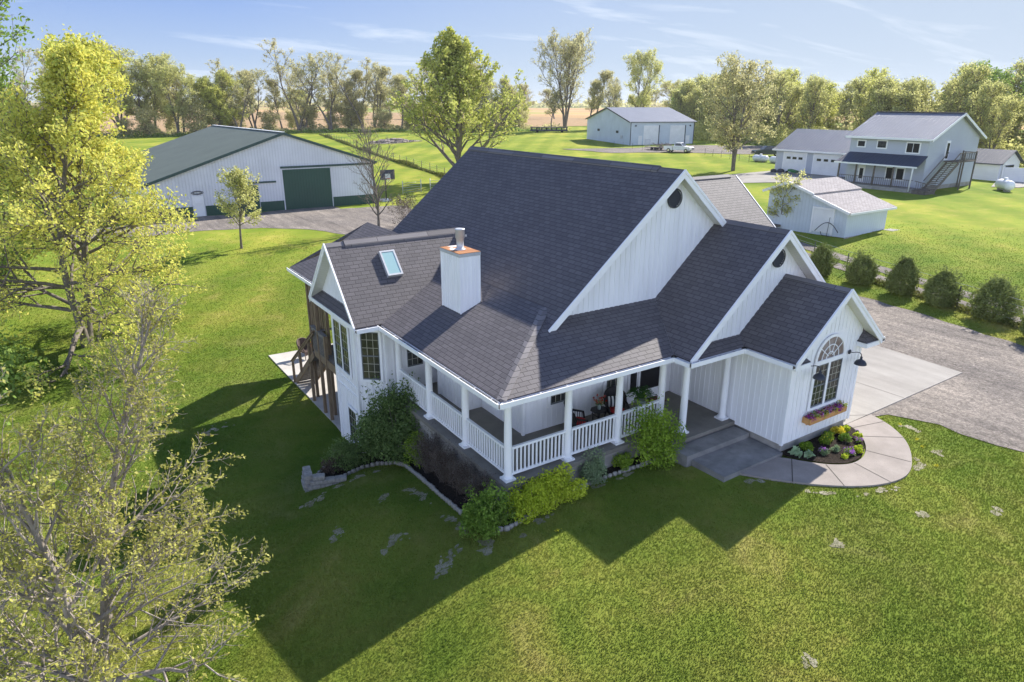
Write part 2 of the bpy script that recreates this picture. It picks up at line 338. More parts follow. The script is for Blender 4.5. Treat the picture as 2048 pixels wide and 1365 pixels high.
    M['barn_green'] = rib_mat('green_ribbed_steel', (0.028, 0.075, 0.052), 0.3, 'u', 0.02)
    M['barn_roof'] = rib_mat('green_roof_steel', (0.135, 0.155, 0.125), 0.3, 'u', 0.02, 0.6, 0.12)
    M['green_trim'] = simple('dark_green_trim', (0.05, 0.085, 0.075), 0.5)
    M['shop_wall'] = rib_mat('pale_ribbed_steel', (0.56, 0.62, 0.68), 0.3, 'u', 0.015, dark=0.88)
    M['grey_roof'] = rib_mat('grey_roof_steel', (0.20, 0.205, 0.23), 0.45, 'u', 0.03, 0.38, 0.5)
    M['navy_roof'] = rib_mat('dark_roof_steel', (0.05, 0.058, 0.085), 0.45, 'u', 0.03, 0.5, 0.3)
    M['lap'] = rib_mat('lap_siding', (0.48, 0.51, 0.57), 0.15, 'v', 0.015, 0.5, 0.3, 0, 0.85, 0.05)
    M['lap_white'] = rib_mat('white_lap_siding', (0.76, 0.77, 0.78), 0.18, 'v', 0.012, 0.5, 0.3, 0, 0.9, 0.07)
    M['white'] = simple('white_panel', (0.78, 0.78, 0.77), 0.5, 0.06, 1)
    M['white_vinyl'] = simple('white_vinyl', (0.84, 0.84, 0.84), 0.4, 0.03, 1)
    M['dark_trim'] = simple('dark_trim', (0.05, 0.052, 0.06), 0.5)
    M['grey_wood2'] = simple('weathered_wood', (0.14, 0.12, 0.10), 0.85, 0.3, 4)
    M['tank'] = simple('white_tank_paint', (0.80, 0.80, 0.80), 0.35, 0.04, 2)
    M['truck'] = simple('white_car_paint', (0.78, 0.78, 0.78), 0.25, 0.03, 2, 0, 0.6)
    M['dark_truck'] = simple('dark_green_car_paint', (0.02, 0.035, 0.03), 0.25, 0.1, 2, 0, 0.6)
    M['rubber'] = simple('rubber', (0.02, 0.02, 0.02), 0.8)
    M['chrome'] = simple('chrome', (0.6, 0.6, 0.6), 0.2, 0.05, 2, 1)
    M['green_paint'] = simple('green_paint', (0.03, 0.16, 0.04), 0.5)
    M['greypot'] = simple('grey_green_pot', (0.30, 0.36, 0.33), 0.5)
    M['mat'] = simple('brown_doormat', (0.13, 0.05, 0.03), 0.9, 0.3, 10)
    M['post'] = simple('steel_fence_post', (0.08, 0.075, 0.06), 0.7)
    M['hoopboard'] = simple('smoked_backboard', (0.06, 0.06, 0.09), 0.2, 0.1, 2)
    M['orange'] = simple('orange_rim', (0.6, 0.15, 0.03), 0.5)
    M['rubble'] = simple('rubble', (0.26, 0.22, 0.19), 0.9, 0.4, 3, bump=0.6)
    # foliage
    L = leaf_mat
    M['lf_near'] = L('near_tree_leaves', [(0.30, 0.29, 0.07), (0.44, 0.43, 0.11), (0.56, 0.55, 0.18)], 0.4)
    M['lf_maple'] = L('maple_leaves', [(0.42, 0.50, 0.11), (0.64, 0.64, 0.16), (0.78, 0.72, 0.17), (0.50, 0.60, 0.15)], 0.4)
    M['lf_dark'] = L('dark_green_leaves', [(0.17, 0.27, 0.06), (0.27, 0.39, 0.09), (0.37, 0.48, 0.13)], 0.4)
    M['lf_cotton'] = L('cottonwood_leaves', [(0.36, 0.41, 0.09), (0.50, 0.52, 0.14), (0.62, 0.62, 0.22)], 0.45)
    M['lf_spring'] = L('spring_leaves', [(0.44, 0.45, 0.17), (0.57, 0.57, 0.22), (0.70, 0.68, 0.32)], 0.55)
    M['lf_olive'] = L('olive_leaves', [(0.42, 0.40, 0.20), (0.54, 0.51, 0.25), (0.66, 0.61, 0.33)], 0.55)
    M['lf_bright'] = L('bright_leaves', [(0.46, 0.49, 0.12), (0.59, 0.60, 0.17), (0.72, 0.70, 0.25)], 0.55)
    M['lf_arbor'] = L('evergreen_leaves', [(0.12, 0.15, 0.045), (0.20, 0.24, 0.075), (0.30, 0.34, 0.12)], 0.2)
    M['lf_lilac'] = L('deep_green_leaves', [(0.08, 0.13, 0.04), (0.14, 0.21, 0.065), (0.22, 0.31, 0.10)], 0.25)
    M['lf_lime'] = L('lime_leaves', [(0.30, 0.40, 0.03), (0.50, 0.58, 0.05), (0.65, 0.70, 0.09)], 0.3)
    M['lf_mid'] = L('mid_green_leaves', [(0.10, 0.19, 0.03), (0.20, 0.31, 0.05), (0.30, 0.42, 0.09)], 0.3)
    M['lf_sage'] = L('sage_leaves', [(0.12, 0.19, 0.09), (0.22, 0.30, 0.15), (0.34, 0.42, 0.24)], 0.25)
    M['lf_shrub'] = L('arching_shrub_leaves', [(0.10, 0.20, 0.02), (0.24, 0.36, 0.04), (0.40, 0.52, 0.08)], 0.3)
    M['lf_brown'] = L('brown_twigs', [(0.04, 0.028, 0.022), (0.09, 0.065, 0.05), (0.15, 0.11, 0.085)], 0.1)
    M['lf_purple'] = L('purple_petals', [(0.14, 0.03, 0.30), (0.30, 0.06, 0.45), (0.35, 0.03, 0.12), (0.55, 0.45, 0.7)], 0.2)
    M['lf_pink'] = L('pink_purple_petals', [(0.35, 0.10, 0.50), (0.50, 0.22, 0.65)], 0.2)
    M['lf_yellow'] = L('yellow_petals', [(0.75, 0.62, 0.02), (0.85, 0.75, 0.10)], 0.2)
    M['lf_red'] = L('red_petals', [(0.10, 0.01, 0.01), (0.5, 0.03, 0.02), (0.6, 0.45, 0.35)], 0.1)
    M['lf_orange'] = L('orange_petals', [(0.5, 0.06, 0.02), (0.7, 0.15, 0.08)], 0.1)
    M['lf_hosta'] = L('hosta_leaves', [(0.30, 0.42, 0.24), (0.42, 0.55, 0.32)], 0.3)
    M['lf_fern'] = L('fern_leaves', [(0.03, 0.09, 0.02), (0.07, 0.17, 0.03)], 0.2)
    M['lf_weed'] = L('rough_grass_leaves', [(0.10, 0.14, 0.03), (0.20, 0.22, 0.06), (0.30, 0.26, 0.12)], 0.3)
    M['bark'] = bark_mat('grey_bark', (0.10, 0.085, 0.07), (0.27, 0.235, 0.20))
    M['bark_pale'] = bark_mat('pale_bark', (0.19, 0.16, 0.135), (0.44, 0.385, 0.33))
    M['bark_dark'] = bark_mat('dark_bark', (0.10, 0.085, 0.072), (0.26, 0.22, 0.185))
mats()

# ---------------------------------------------------------------- mesh builder
class MB:
    def __init__(s): s.v = []; s.f = []; s.uv = []; s.smooth = []
    def face(s, pts, uv=None, sm=False):
        i = len(s.v); pts = [Vector(p) for p in pts]; s.v += pts; s.f.append(tuple(range(i, i + len(pts))))
        if uv is None:
            n = Vector((0, 0, 0))
            for a in range(len(pts)):
                n += (pts[a] - pts[0]).cross(pts[(a + 1) % len(pts)] - pts[0])
            if n.length < 1e-12: n = Vector((0, 0, 1))
            n.normalize()
            if n.z < -0.001: n2 = -n
            else: n2 = n
            if abs(n2.z) > 0.999: e = Vector((1, 0, 0)); u = Vector((0, 1, 0))
            else: e = Vector((0, 0, 1)).cross(n2).normalized(); u = n2.cross(e)
            uv = [(p.dot(e), p.dot(u)) for p in pts]
        s.uv.append(uv); s.smooth.append(sm)
        return s
    def box(s, a, b, rot=None, piv=None):
        x0, y0, z0 = a; x1, y1, z1 = b
        P = [Vector(p) for p in ((x0, y0, z0), (x1, y0, z0), (x1, y1, z0), (x0, y1, z0), (x0, y0, z1), (x1, y0, z1), (x1, y1, z1), (x0, y1, z1))]
        if rot is not None:
            c = Vector(piv) if piv else Vector(((x0 + x1) / 2, (y0 + y1) / 2, (z0 + z1) / 2))
            P = [rot @ (p - c) + c for p in P]
        for q in ((3, 2, 1, 0), (4, 5, 6, 7), (0, 1, 5, 4), (1, 2, 6, 5), (2, 3, 7, 6), (3, 0, 4, 7)):
            s.face([P[k] for k in q])
        return s
    def beam(s, p, q, w, h=None, upv=(0, 0, 1)):
        """rectangular bar from p to q; w across, h along upv"""
        h = h or w; p = Vector(p); q = Vector(q); d = (q - p).normalized(); u = Vector(upv)
        if abs(d.dot(u)) > 0.98: u = Vector((1, 0, 0)) if abs(d.x) < 0.9 else Vector((0, 1, 0))
        a = d.cross(u).normalized(); c = a.cross(d).normalized()
        P = []
        for b in (p, q):
            for (i, j) in ((-1, -1), (1, -1), (1, 1), (-1, 1)): P.append(b + a * (i * w / 2) + c * (j * h / 2))
        for k in ((0, 1, 2, 3), (7, 6, 5, 4), (0, 4, 5, 1), (1, 5, 6, 2), (2, 6, 7, 3), (3, 7, 4, 0)): s.face([P[i] for i in k])
        return s
    def tube(s, pts, rad, n=8, cap=True, sm=True):
        pts = [Vector(p) for p in pts]
        if isinstance(rad, (int, float)): rad = [rad] * len(pts)
        rings = []; ref = None
        for i, p in enumerate(pts):
            d = (pts[min(i + 1, len(pts) - 1)] - pts[max(i - 1, 0)])
            if d.length < 1e-9: d = Vector((0, 0, 1))
            d.normalize()
            if ref is None:
                ref = d.orthogonal().normalized()
            ref = (ref - d * ref.dot(d)).normalized(); b = d.cross(ref)
            rings.append([p + (ref * math.cos(2 * math.pi * k / n) + b * math.sin(2 * math.pi * k / n)) * rad[i] for k in range(n)])
        for i in range(len(rings) - 1):
            for k in range(n):
                s.face([rings[i][k], rings[i][(k + 1) % n], rings[i + 1][(k + 1) % n], rings[i + 1][k]], sm=sm)
        if cap:
            s.face(rings[0][::-1]); s.face(rings[-1])
        return s
    def lathe(s, c, prof, n=20, sm=True):
        c = Vector(c); rings = [[c + Vector((r * math.cos(2 * math.pi * k / n), r * math.sin(2 * math.pi * k / n), z)) for k in range(n)] for r, z in prof]
        for i in range(len(rings) - 1):
            for k in range(n): s.face([rings[i][k], rings[i][(k + 1) % n], rings[i + 1][(k + 1) % n], rings[i + 1][k]], sm=sm)
        s.face(rings[0][::-1]); s.face(rings[-1]); return s
    def slab(s, poly, t):
        """polygon (CCW from outside) extruded back along its normal by t"""
        poly = [Vector(p) for p in poly]; n = Vector((0, 0, 0))
        for a in range(len(poly)): n += (poly[a] - poly[0]).cross(poly[(a + 1) % len(poly)] - poly[0])
        n.normalize(); lo = [p - n * t for p in poly]
        s.face(poly); s.face(lo[::-1]); k = len(poly)
        for i in range(k): s.face([poly[i], lo[i], lo[(i + 1) % k], poly[(i + 1) % k]])
        return s
    def build(s, name, mat, parent=None, origin=None, **props):
        origin = Vector(origin) if origin is not None else (Vector(parent['_o']) if parent is not None and '_o' in parent else Vector((0, 0, 0)))
        me = bpy.data.meshes.new(name)
        me.from_pydata([tuple(p - origin) for p in s.v], [], s.f)
        uvl = me.uv_layers.new(name='UVMap')
        flat = [c for f in s.uv for p in f for c in p]
        uvl.data.foreach_set('uv', flat)
        me.polygons.foreach_set('use_smooth', s.smooth)
        me.materials.append(mat if not isinstance(mat, str) else M[mat])
        bm = bmesh.new(); bm.from_mesh(me); bmesh.ops.remove_doubles(bm, verts=bm.verts, dist=1e-5); bm.to_mesh(me); bm.free()
        o = bpy.data.objects.new(name, me); COL.objects.link(o)
        o['_o'] = tuple(origin)
        if parent is not None: o.parent = parent
        else: o.location = origin
        tag(o, **props)
        return o
def tag(o, label=None, cat=None, group=None, kind=None):
    if label: o['label'] = label
    if cat: o['category'] = cat
    if group: o['group'] = group
    if kind: o['kind'] = kind
    return o
def thing(name, loc, label, cat, group=None):
    o = bpy.data.objects.new(name, None); COL.objects.link(o); o.location = loc; o['_o'] = tuple(loc)
    o.empty_display_size = 0.3
    return tag(o, label, cat, group)
def kids(o): return [c for c in bpy.data.objects if c.parent == o]
def copy_tree(o, loc=None, rz=None, sc=None, label=None, parent=None):
    c = o.copy(); COL.objects.link(c)
    if parent is not None: c.parent = parent
    if loc is not None: c.location = loc
    if rz is not None: c.rotation_euler = (0, 0, rz)
    if sc is not None: c.scale = (sc, sc, sc) if isinstance(sc, (int, float)) else sc
    if label: c['label'] = label
    for ch in list(o.children): copy_tree(ch, parent=c)
    return c
def structure(mb, name, mat, **kw): return mb.build(name, mat, kind='structure', **kw)

def np_mesh(name, V, F, mat, parent=None, rnd=None, loc=None, smooth=False):
    """V (n,3), F (m,k) numpy arrays -> object"""
    me = bpy.data.meshes.new(name); k = F.shape[1]
    me.vertices.add(len(V)); me.vertices.foreach_set('co', np.ascontiguousarray(V, dtype=np.float32).ravel())
    me.loops.add(F.size); me.loops.foreach_set('vertex_index', F.astype(np.int32).ravel())
    me.polygons.add(len(F)); me.polygons.foreach_set('loop_start', np.arange(0, F.size, k, dtype=np.int32))
    me.polygons.foreach_set('loop_total', np.full(len(F), k, dtype=np.int32))
    if smooth: me.polygons.foreach_set('use_smooth', np.ones(len(F), dtype=bool))
    if rnd is not None:
        at = me.attributes.new('rnd', 'FLOAT', 'FACE'); at.data.foreach_set('value', rnd.astype(np.float32))
    me.update(calc_edges=True)
    me.materials.append(M[mat] if isinstance(mat, str) else mat)
    o = bpy.data.objects.new(name, me); COL.objects.link(o)
    if parent is not None: o.parent = parent
    if loc is not None: o.location = loc
    return o
# ---------------------------------------------------------------- ground sheet
def make_ground():
    n = 420
    u = np.linspace(-1, 1, n)
    k = 8.2
    w = np.sinh(u * k) / np.sinh(k) * 6000
    X, Y = np.meshgrid(w + 4.0, w + 6.0, indexing='ij')
    Z = H(X, Y)
    far = np.hypot(X, Y)
    Z = np.where(far > 2500, np.minimum(Z, 0.0), Z)
    V = np.stack([X.ravel(), Y.ravel(), Z.ravel()], 1)
    i = np.arange(n - 1)[:, None] * n + np.arange(n - 1)[None]
    F = np.stack([i, i + n, i + n + 1, i + 1], -1).reshape(-1, 4)
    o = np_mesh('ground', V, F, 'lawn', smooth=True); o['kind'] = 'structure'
make_ground()

def drape(name, poly, mat, off=0.02, step=0.5, thick=0.0, kind='structure', jag=0.0, seed=0, flat=None, **kw):
    rng = random.Random(seed)
    pts = []
    k = len(poly)
    for i in range(k):
        a = Vector(poly[i]); b = Vector(poly[(i + 1) % k]); m = max(1, int((b - a).length / step))
        for j in range(m): pts.append(a + (b - a) * j / m)
    if jag:
        pts = [p + Vector((rng.uniform(-jag, jag), rng.uniform(-jag, jag))) for p in pts]
    bm = bmesh.new()
    vs = [bm.verts.new((p.x, p.y, 0)) for p in pts]
    bm.faces.new(vs)
    xs = [p.x for p in pts]; ys = [p.y for p in pts]
    for ax, lo, hi in ((0, min(xs), max(xs)), (1, min(ys), max(ys))):
        t = math.ceil(lo / step) * step + 0.013
        while t < hi:
            co = (t, 0, 0) if ax == 0 else (0, t, 0); no = (1, 0, 0) if ax == 0 else (0, 1, 0)
            bmesh.ops.bisect_plane(bm, geom=bm.verts[:] + bm.edges[:] + bm.faces[:], plane_co=co, plane_no=no, dist=1e-5)
            t += step
    bmesh.ops.triangulate(bm, faces=bm.faces[:])
    co = np.array([v.co[:] for v in bm.verts]); z = H(co[:, 0], co[:, 1]) + off
    if flat is not None: z = np.full(len(co), float(flat))
    for v, zz in zip(bm.verts, z): v.co.z = zz
    bmesh.ops.recalc_face_normals(bm, faces=bm.faces[:])
    for f in bm.faces:
        if f.normal.z < 0: f.normal_flip()
    if thick:
        be = [e for e in bm.edges if len(e.link_faces) == 1]
        r = bmesh.ops.extrude_edge_only(bm, edges=be)
        for v in [g for g in r['geom'] if isinstance(g, bmesh.types.BMVert)]: v.co.z -= thick
    me = bpy.data.meshes.new(name); bm.to_mesh(me); bm.free()
    me.materials.append(M[mat])
    o = bpy.data.objects.new(name, me); COL.objects.link(o)
    if kind: o['kind'] = kind
    tag(o, kw.get('label'), kw.get('cat'), kw.get('group'))
    return o

# gravel drive beside and beyond the house, gravel yard in front of the barn
drape('gravel_drive', [(13.5, -2.0), (14.6, -2.35), (15.2, -3.6), (15.3, -6.3), (15.0, -14), (14, -30), (24, -30), (25.0, -12), (26.6, -2), (27.7, 3), (28.3, 7), (28.6, 12), (28.2, 18), (27, 24), (21, 40), (20.5, 46), (23.5, 55), (24.0, 57.4), (22.8, 58.6), (17.4, 59.6), (17.2, 62.1), (12.0, 62.1), (8.0, 61.2), (4.2, 61.9), (2.8, 61.9), (-3, 60.8), (-9, 60.0), (-9, 55.5), (-3, 54.2), (3, 53.8), (7, 52.3), (10.5, 49), (12.5, 44.5), (12.5, 38), (13.5, 30), (13.7, 20)], 'gravel', 0.022, 0.9, jag=0.16, seed=3)
drape('lane', [(30.9, -0.6), (34.4, 13.3), (37.0, 22), (41.5, 33), (50, 43), (60, 48.5), (60.2, 49.6), (49, 44.2), (40.2, 33.6), (35.8, 22.3), (33.3, 13.6), (29.9, -0.2), (27.5, -9), (28.6, -9.2)], 'gravel', 0.03, 0.9, jag=0.07, seed=5)
drape('lane', [(32.6, -0.9), (36.0, 13.0), (38.6, 21.6), (42.8, 31.8), (51, 41.3), (60.4, 46.6), (60.2, 47.8), (50, 42.4), (41.6, 32.3), (37.5, 21.9), (34.95, 13.2), (31.7, -0.8), (29.4, -9.2), (30.4, -9.4)], 'gravel', 0.03, 0.9, jag=0.07, seed=6)
drape('driveway_pad', [(60, 45.4), (65, 50.5), (74.9, 48.2), (74.9, 35.2), (69.3, 35.2), (66, 39)], 'slab', 0.05, 1.5)
drape('gravel_yard', [(84, 108), (96, 98), (110, 95), (122, 84), (118, 72), (104, 66), (99, 72), (93, 84), (84, 92)], 'gravel', 0.06, 3, jag=0.4, seed=9)
drape('lane', [(80, 22.6), (87.5, 25.2), (89.4, 22), (90.5, 16), (92, 8), (88, 7.5), (86.6, 15), (85.6, 20.5), (82, 20.6)], 'slab', 0.06, 1.5)
drape('field', [(-180, 330), (40, 262), (98, 256), (150, 222), (190, 215), (280, 330), (320, 620), (60, 800), (-260, 720)], 'field', 0.12, 25)
# concrete drive slab beside the garage
drape('driveway_slab', [(12.45, -2.0), (20.9, -1.85), (21.2, 2.6), (21.2, 8), (12.45, 8)], 'slab', 0.05, 0.6, thick=0.2)

# curved walk round the flower bed
def arc_poly(cx, cy, rx, ry, a0, a1, n): return [(cx + rx * math.cos(R(a0 + (a1 - a0) * i / n)), cy + ry * math.sin(R(a0 + (a1 - a0) * i / n))) for i in range(n + 1)]
outer = [(6.9, -2.2), (7.25, -2.75), (7.9, -3.5), (8.45, -4.02), (9.1, -4.5), (9.8, -4.83), (10.6, -4.98), (11.3, -4.85), (12.0, -4.5), (12.6, -4.12), (13.1, -3.7), (13.5, -3.2), (13.8, -2.7), (14.0, -2.02)]
inner = [(12.55, -2.02), (12.5, -2.3), (12.25, -2.65), (11.9, -3.05), (11.4, -3.4), (10.9, -3.62), (10.4, -3.7), (9.95, -3.62), (9.5, -3.32), (9.1, -2.85), (8.85, -2.45), (8.62, -2.2)]
def chaikin(p, n=2, closed=False):
    for _ in range(n):
        q = [p[0]]
        for a, b in zip(p[:-1], p[1:]): q += [(a[0] * .75 + b[0] * .25, a[1] * .75 + b[1] * .25), (a[0] * .25 + b[0] * .75, a[1] * .25 + b[1] * .75)]
        p = q + [p[-1]]
    return p
outer = chaikin(outer); inner = chaikin(inner)
drape('walkway', outer + inner, 'walk', 0.06, 0.35, thick=0.25)
joints = MB()
for (a, b) in (((8.9, -2.5), (7.75, -3.35)), ((9.45, -3.28), (8.8, -4.28)), ((10.25, -3.7), (10.1, -4.9)), ((11.3, -3.45), (11.75, -4.6)), ((12.1, -2.8), (13.15, -3.6)), ((12.5, -2.3), (13.8, -2.6))):
    A = Vector(a); B = Vector(b); n = 6; w = (B - A).normalized().orthogonal() * 0.013
    for i in range(n):
        p = A + (B - A) * i / n; q = A + (B - A) * (i + 1) / n
        joints.face([(p.x - w.x, p.y - w.y, hz(*p) + 0.064), (q.x - w.x, q.y - w.y, hz(*q) + 0.064), (q.x + w.x, q.y + w.y, hz(*q) + 0.064), (p.x + w.x, p.y + w.y, hz(*p) + 0.064)])
structure(joints, 'walkway_joints', 'joint')
joints = MB()
for (a, b) in (((16.4, -1.9), (16.4, 7.9)), ((12.5, 2.4), (21.1, 2.5)), ((12.5, -1.2), (13.9, -2.0))):
    for i in range(12):
        p = (a[0] + (b[0] - a[0]) * i / 12, a[1] + (b[1] - a[1]) * i / 12); q = (a[0] + (b[0] - a[0]) * (i + 1) / 12, a[1] + (b[1] - a[1]) * (i + 1) / 12); w = Vector((q[0] - p[0], q[1] - p[1])).normalized().orthogonal() * .01
        joints.face([(p[0] - w.x, p[1] - w.y, hz(*p) + .054), (q[0] - w.x, q[1] - w.y, hz(*q) + .054), (q[0] + w.x, q[1] + w.y, hz(*q) + .054), (p[0] + w.x, p[1] + w.y, hz(*p) + .054)])
structure(joints, 'driveway_joints', 'joint')
drape('mulch_bed', [(8.86, -2.0), (12.3, -2.0), (12.42, -2.3), (12.2, -2.62), (11.88, -3.0), (11.38, -3.35), (10.9, -3.57), (10.4, -3.65), (9.98, -3.57), (9.53, -3.27), (9.15, -2.8), (8.9, -2.4)], 'mulch', 0.075, 0.12, jag=0.02)
drape('patio', [(-0.62, 9.0), (-0.45, 12), (-0.5, 14.5), (-0.62, 21.6), (9, 21.2), (9, 9.0)], 'patio', 0.05, 0.8, thick=0.15)
# mulch bed round the porch
bed_out = [(6.1, -0.12), (5.2, -0.1), (4.2, 0.0), (3.3, 0.06), (2.4, 0.04), (1.65, -0.02), (1.0, -0.12), (0.46, -0.26), (0.0, -0.3), (-0.32, -0.12), (-0.5, 0.3), (-0.56, 1.2), (-0.54, 2.5), (-0.42, 3.7), (-0.25, 4.9), (-0.1, 5.9), (-0.2, 6.5), (-0.6, 7.1), (-1.1, 7.35), (-1.75, 7.3), (-2.3, 7.15), (-2.75, 7.45), (-2.6, 8.0), (-2.0, 8.6), (-1.2, 9.1), (-0.5, 9.3)]
drape('mulch_bed', [(6.1, 0.5)] + bed_out + [(0.5, 9.3), (0.5, 0.5)], 'mulch', 0.05, 0.3, jag=0.015)
# bare worn soil
def blob(cx, cy, rx, ry, rot=0, n=18, seed=0, var=0.35):
    rg = random.Random(seed); out = []
    for i in range(n):
        a = 2 * math.pi * i / n; k = 1 + rg.uniform(-var, var); x = rx * math.cos(a) * k; y = ry * math.sin(a) * k
        out.append((cx + x * math.cos(rot) - y * math.sin(rot), cy + x * math.sin(rot) + y * math.cos(rot)))
    return out
SOIL = [(-2.6, 1.4, .5, .2, .2), (-3.4, 3.2, .35, .2, 1), (6.4, -5.6, .2, .1, 0), (2.6, -7.4, .3, .15, 1), (-1.75, -0.25, 0.5, 0.26, 0.5), (-4.6, 14.2, .6, .25, .3), (-0.85, -0.62, 0.18, 0.10, 0.3), (-1.75, 3.9, 0.18, 0.12, .3), (-0.95, 3.2, .12, .7, 0.1), (-0.85, .9, .10, .8, 0.0), (-1.5, 6.75, .7, .13, .0), (-3.1, 6.4, .5, .2, .5),
        (8.0, -4.05, 0.4, 0.07, -.72), (9.6, -4.98, .5, .08, -.25), (11.9, -4.8, .4, .07, .5), (14.15, -3.3, .09, .3, 0.1), (9.3, -6.2, .2, .1, .3), (11.2, -7.2, .16, .08, .8),
        (1.2, -.45, .5, .07, .25), (3.4, -.2, .6, .06, 0), (13.2, -4.7, .2, .12, .3), (-0.7, -.35, .25, .08, -.9), (6.9, -2.6, .3, .06, -.6)]
_rs = random.Random(31); _S2 = []
for (x, y, rx, ry, ro) in SOIL:      # each worn spot is a loose cluster of small bare patches
    for k in range(int(5 + 14 * min(1, rx * ry * 8))):
        a, b = _rs.gauss(0, .55) * rx, _rs.gauss(0, .55) * ry; q_ = _rs.uniform(.02, .085) * (1.6 if k < 3 else 1)
        _S2.append((x + a * math.cos(ro) - b * math.sin(ro), y + a * math.sin(ro) + b * math.cos(ro), q_ * 1.5, q_, ro + _rs.uniform(-.8, .8)))
SOIL = _S2; _soil_obs = []
for i, (x, y, rx, ry, ro) in enumerate(SOIL):
    _soil_obs.append(drape('bare_soil', blob(x, y, rx, ry, ro, seed=i, n=9, var=.45), 'soil', 0.008 + .0004 * (i % 12), 0.3))
_bm = bmesh.new()
for o in _soil_obs: _bm.from_mesh(o.data)
_bm.to_mesh(_soil_obs[0].data); _bm.free()
for o in _soil_obs[1:]: bpy.data.objects.remove(o)

# ---------------------------------------------------------------- grass blades near the camera
def inside(poly, x, y):
    c = np.zeros(x.shape, bool); n = len(poly); j = n - 1
    for i in range(n):
        xi, yi = poly[i]; xj, yj = poly[j]
        c ^= ((yi > y) != (yj > y)) & (x < (xj - xi) * (y - yi) / (yj - yi + 1e-12) + xi)
        j = i
    return c
def make_blades(N=850000):
    rng = np.random.default_rng(7)
    C0 = np.array([-8.348, -13.192]); f2 = np.array([math.sin(-yaw), math.cos(yaw)]); r2 = np.array([math.cos(yaw), math.sin(yaw)])
    M_ = int(N * 4.2)
    dist = 4.5 + 57 * rng.random(M_) ** 1.35
    lat = (rng.random(M_) * 2 - 1) * 1.25
    x = C0[0] + f2[0] * dist + r2[0] * lat * dist; y = C0[1] + f2[1] * dist + r2[1] * lat * dist
    # only the part of the lawn that lies in the view (with a margin)
    z0 = np.full(M_, -1.2); dx = x - C0[0]; dy = y - C0[1]; dz = z0 - 9.821
    dep = dx * fwd.x + dy * fwd.y + dz * fwd.z; uu = (dx * rt2.x + dy * rt2.y + dz * rt2.z) / dep; vv = (dx * up2.x + dy * up2.y + dz * up2.z) / dep
    ok = (dep > 0) & (np.abs(uu) < 1.02) & (vv > -0.80)
    x = x[ok]; y = y[ok]
    keep = ~((x > 0.3) & (x < 8.8) & (y > 0.2) & (y < 17.5)) & ~((x > 6.0) & (x < 8.75) & (y > -2.3) & (y < 1)) & ~((x > 8.7) & (x < 12.5) & (y > -2.2))
    for poly in (outer + inner, [(8.8, -1.9)] + inner[::-1] + [(12.6, -1.9)], [(6.1, 0.5)] + bed_out + [(0.5, 9.3), (0.5, 0.5)], [(-0.64, 9), (-0.45, 12), (-0.5, 14.5), (-0.64, 21.6), (9, 21.2), (9, 9)],
                 [(12.45, -2.0), (20.9, -1.85), (21.2, 8), (12.45, 8)], [(13.5, -2.0), (14.6, -2.35), (15.2, -3.6), (15.3, -6.3), (15.0, -14), (14, -30), (24, -30), (25.0, -12), (26.6, -2), (27.7, 3), (28.3, 7), (28.6, 12), (28.2, 18), (27, 24), (13.7, 20)]):
        keep &= ~inside(poly, x, y)
    pk = rng.random(len(x))
    dd_ = np.hypot(x - C0[0], y - C0[1]); keep &= rng.random(len(x)) < np.clip(1.25 - (dd_ - 24) / 34, 0, 1)
    for (sx, sy, rx, ry, ro) in SOIL:
        nr = np.nonzero((np.abs(x - sx) < .3) & (np.abs(y - sy) < .3))[0]; dx = x[nr] - sx; dy = y[nr] - sy; a = dx * math.cos(ro) + dy * math.sin(ro); b = -dx * math.sin(ro) + dy * math.cos(ro)
        q = (a / rx) ** 2 + (b / ry) ** 2
        keep[nr] &= ~((q < 1.4) & (pk[nr] < .5))
    x = x[keep][:N]; y = y[keep][:N]; n = len(x); print('blades', n)
    d = np.hypot(x - C0[0], y - C0[1])
    z = H(x, y)
    a = rng.random(n) * 2 * np.pi
    hgt = (0.024 + 0.024 * rng.random(n)) * (1 + (rng.random(n) < 0.02) * 0.7)
    w = (0.005 + 0.005 * rng.random(n)) * (1 + d * 0.05)
    lean = rng.normal(0, 0.022, (n, 2))
    V = np.zeros((n, 3, 3))
    V[:, 0] = np.stack([x - np.cos(a) * w, y - np.sin(a) * w, z - 0.004], 1)
    V[:, 1] = np.stack([x + np.cos(a) * w, y + np.sin(a) * w, z - 0.004], 1)
    V[:, 2] = np.stack([x + lean[:, 0], y + lean[:, 1], z + hgt], 1)
    o = np_mesh('lawn_grass', V.reshape(-1, 3), np.arange(3 * n).reshape(-1, 3), 'blades', rnd=rng.random(n))
    tag(o, 'short mown green grass of the lawn round the white farmhouse', 'grass', kind='stuff')
make_blades()

# ---------------------------------------------------------------- foliage tools
def leaf_geo(C, size, rng, upbias=0.3, aspect=0.6, jit=0.4, fold=False):
    """one rhombic leaf per centre"""
    n = len(C)
    nrm = rng.normal(size=(n, 3)); nrm[:, 2] += upbias * np.abs(rng.normal(size=n)) * 2
    nrm /= np.linalg.norm(nrm, axis=1)[:, None]
    t = rng.normal(size=(n, 3)); t -= nrm * (t * nrm).sum(1)[:, None]; t /= np.linalg.norm(t, axis=1)[:, None]
    b = np.cross(nrm, t)
    s = size * (1 + rng.uniform(-jit, jit, n))[:, None]
    V = np.empty((n, 4, 3))
    V[:, 0] = C - t * s * 0.5; V[:, 1] = C + b * s * aspect * 0.5 - t * s * 0.05; V[:, 2] = C + t * s * 0.5; V[:, 3] = C - b * s * aspect * 0.5 - t * s * 0.05
    return V.reshape(-1, 3), np.arange(4 * n).reshape(-1, 4)

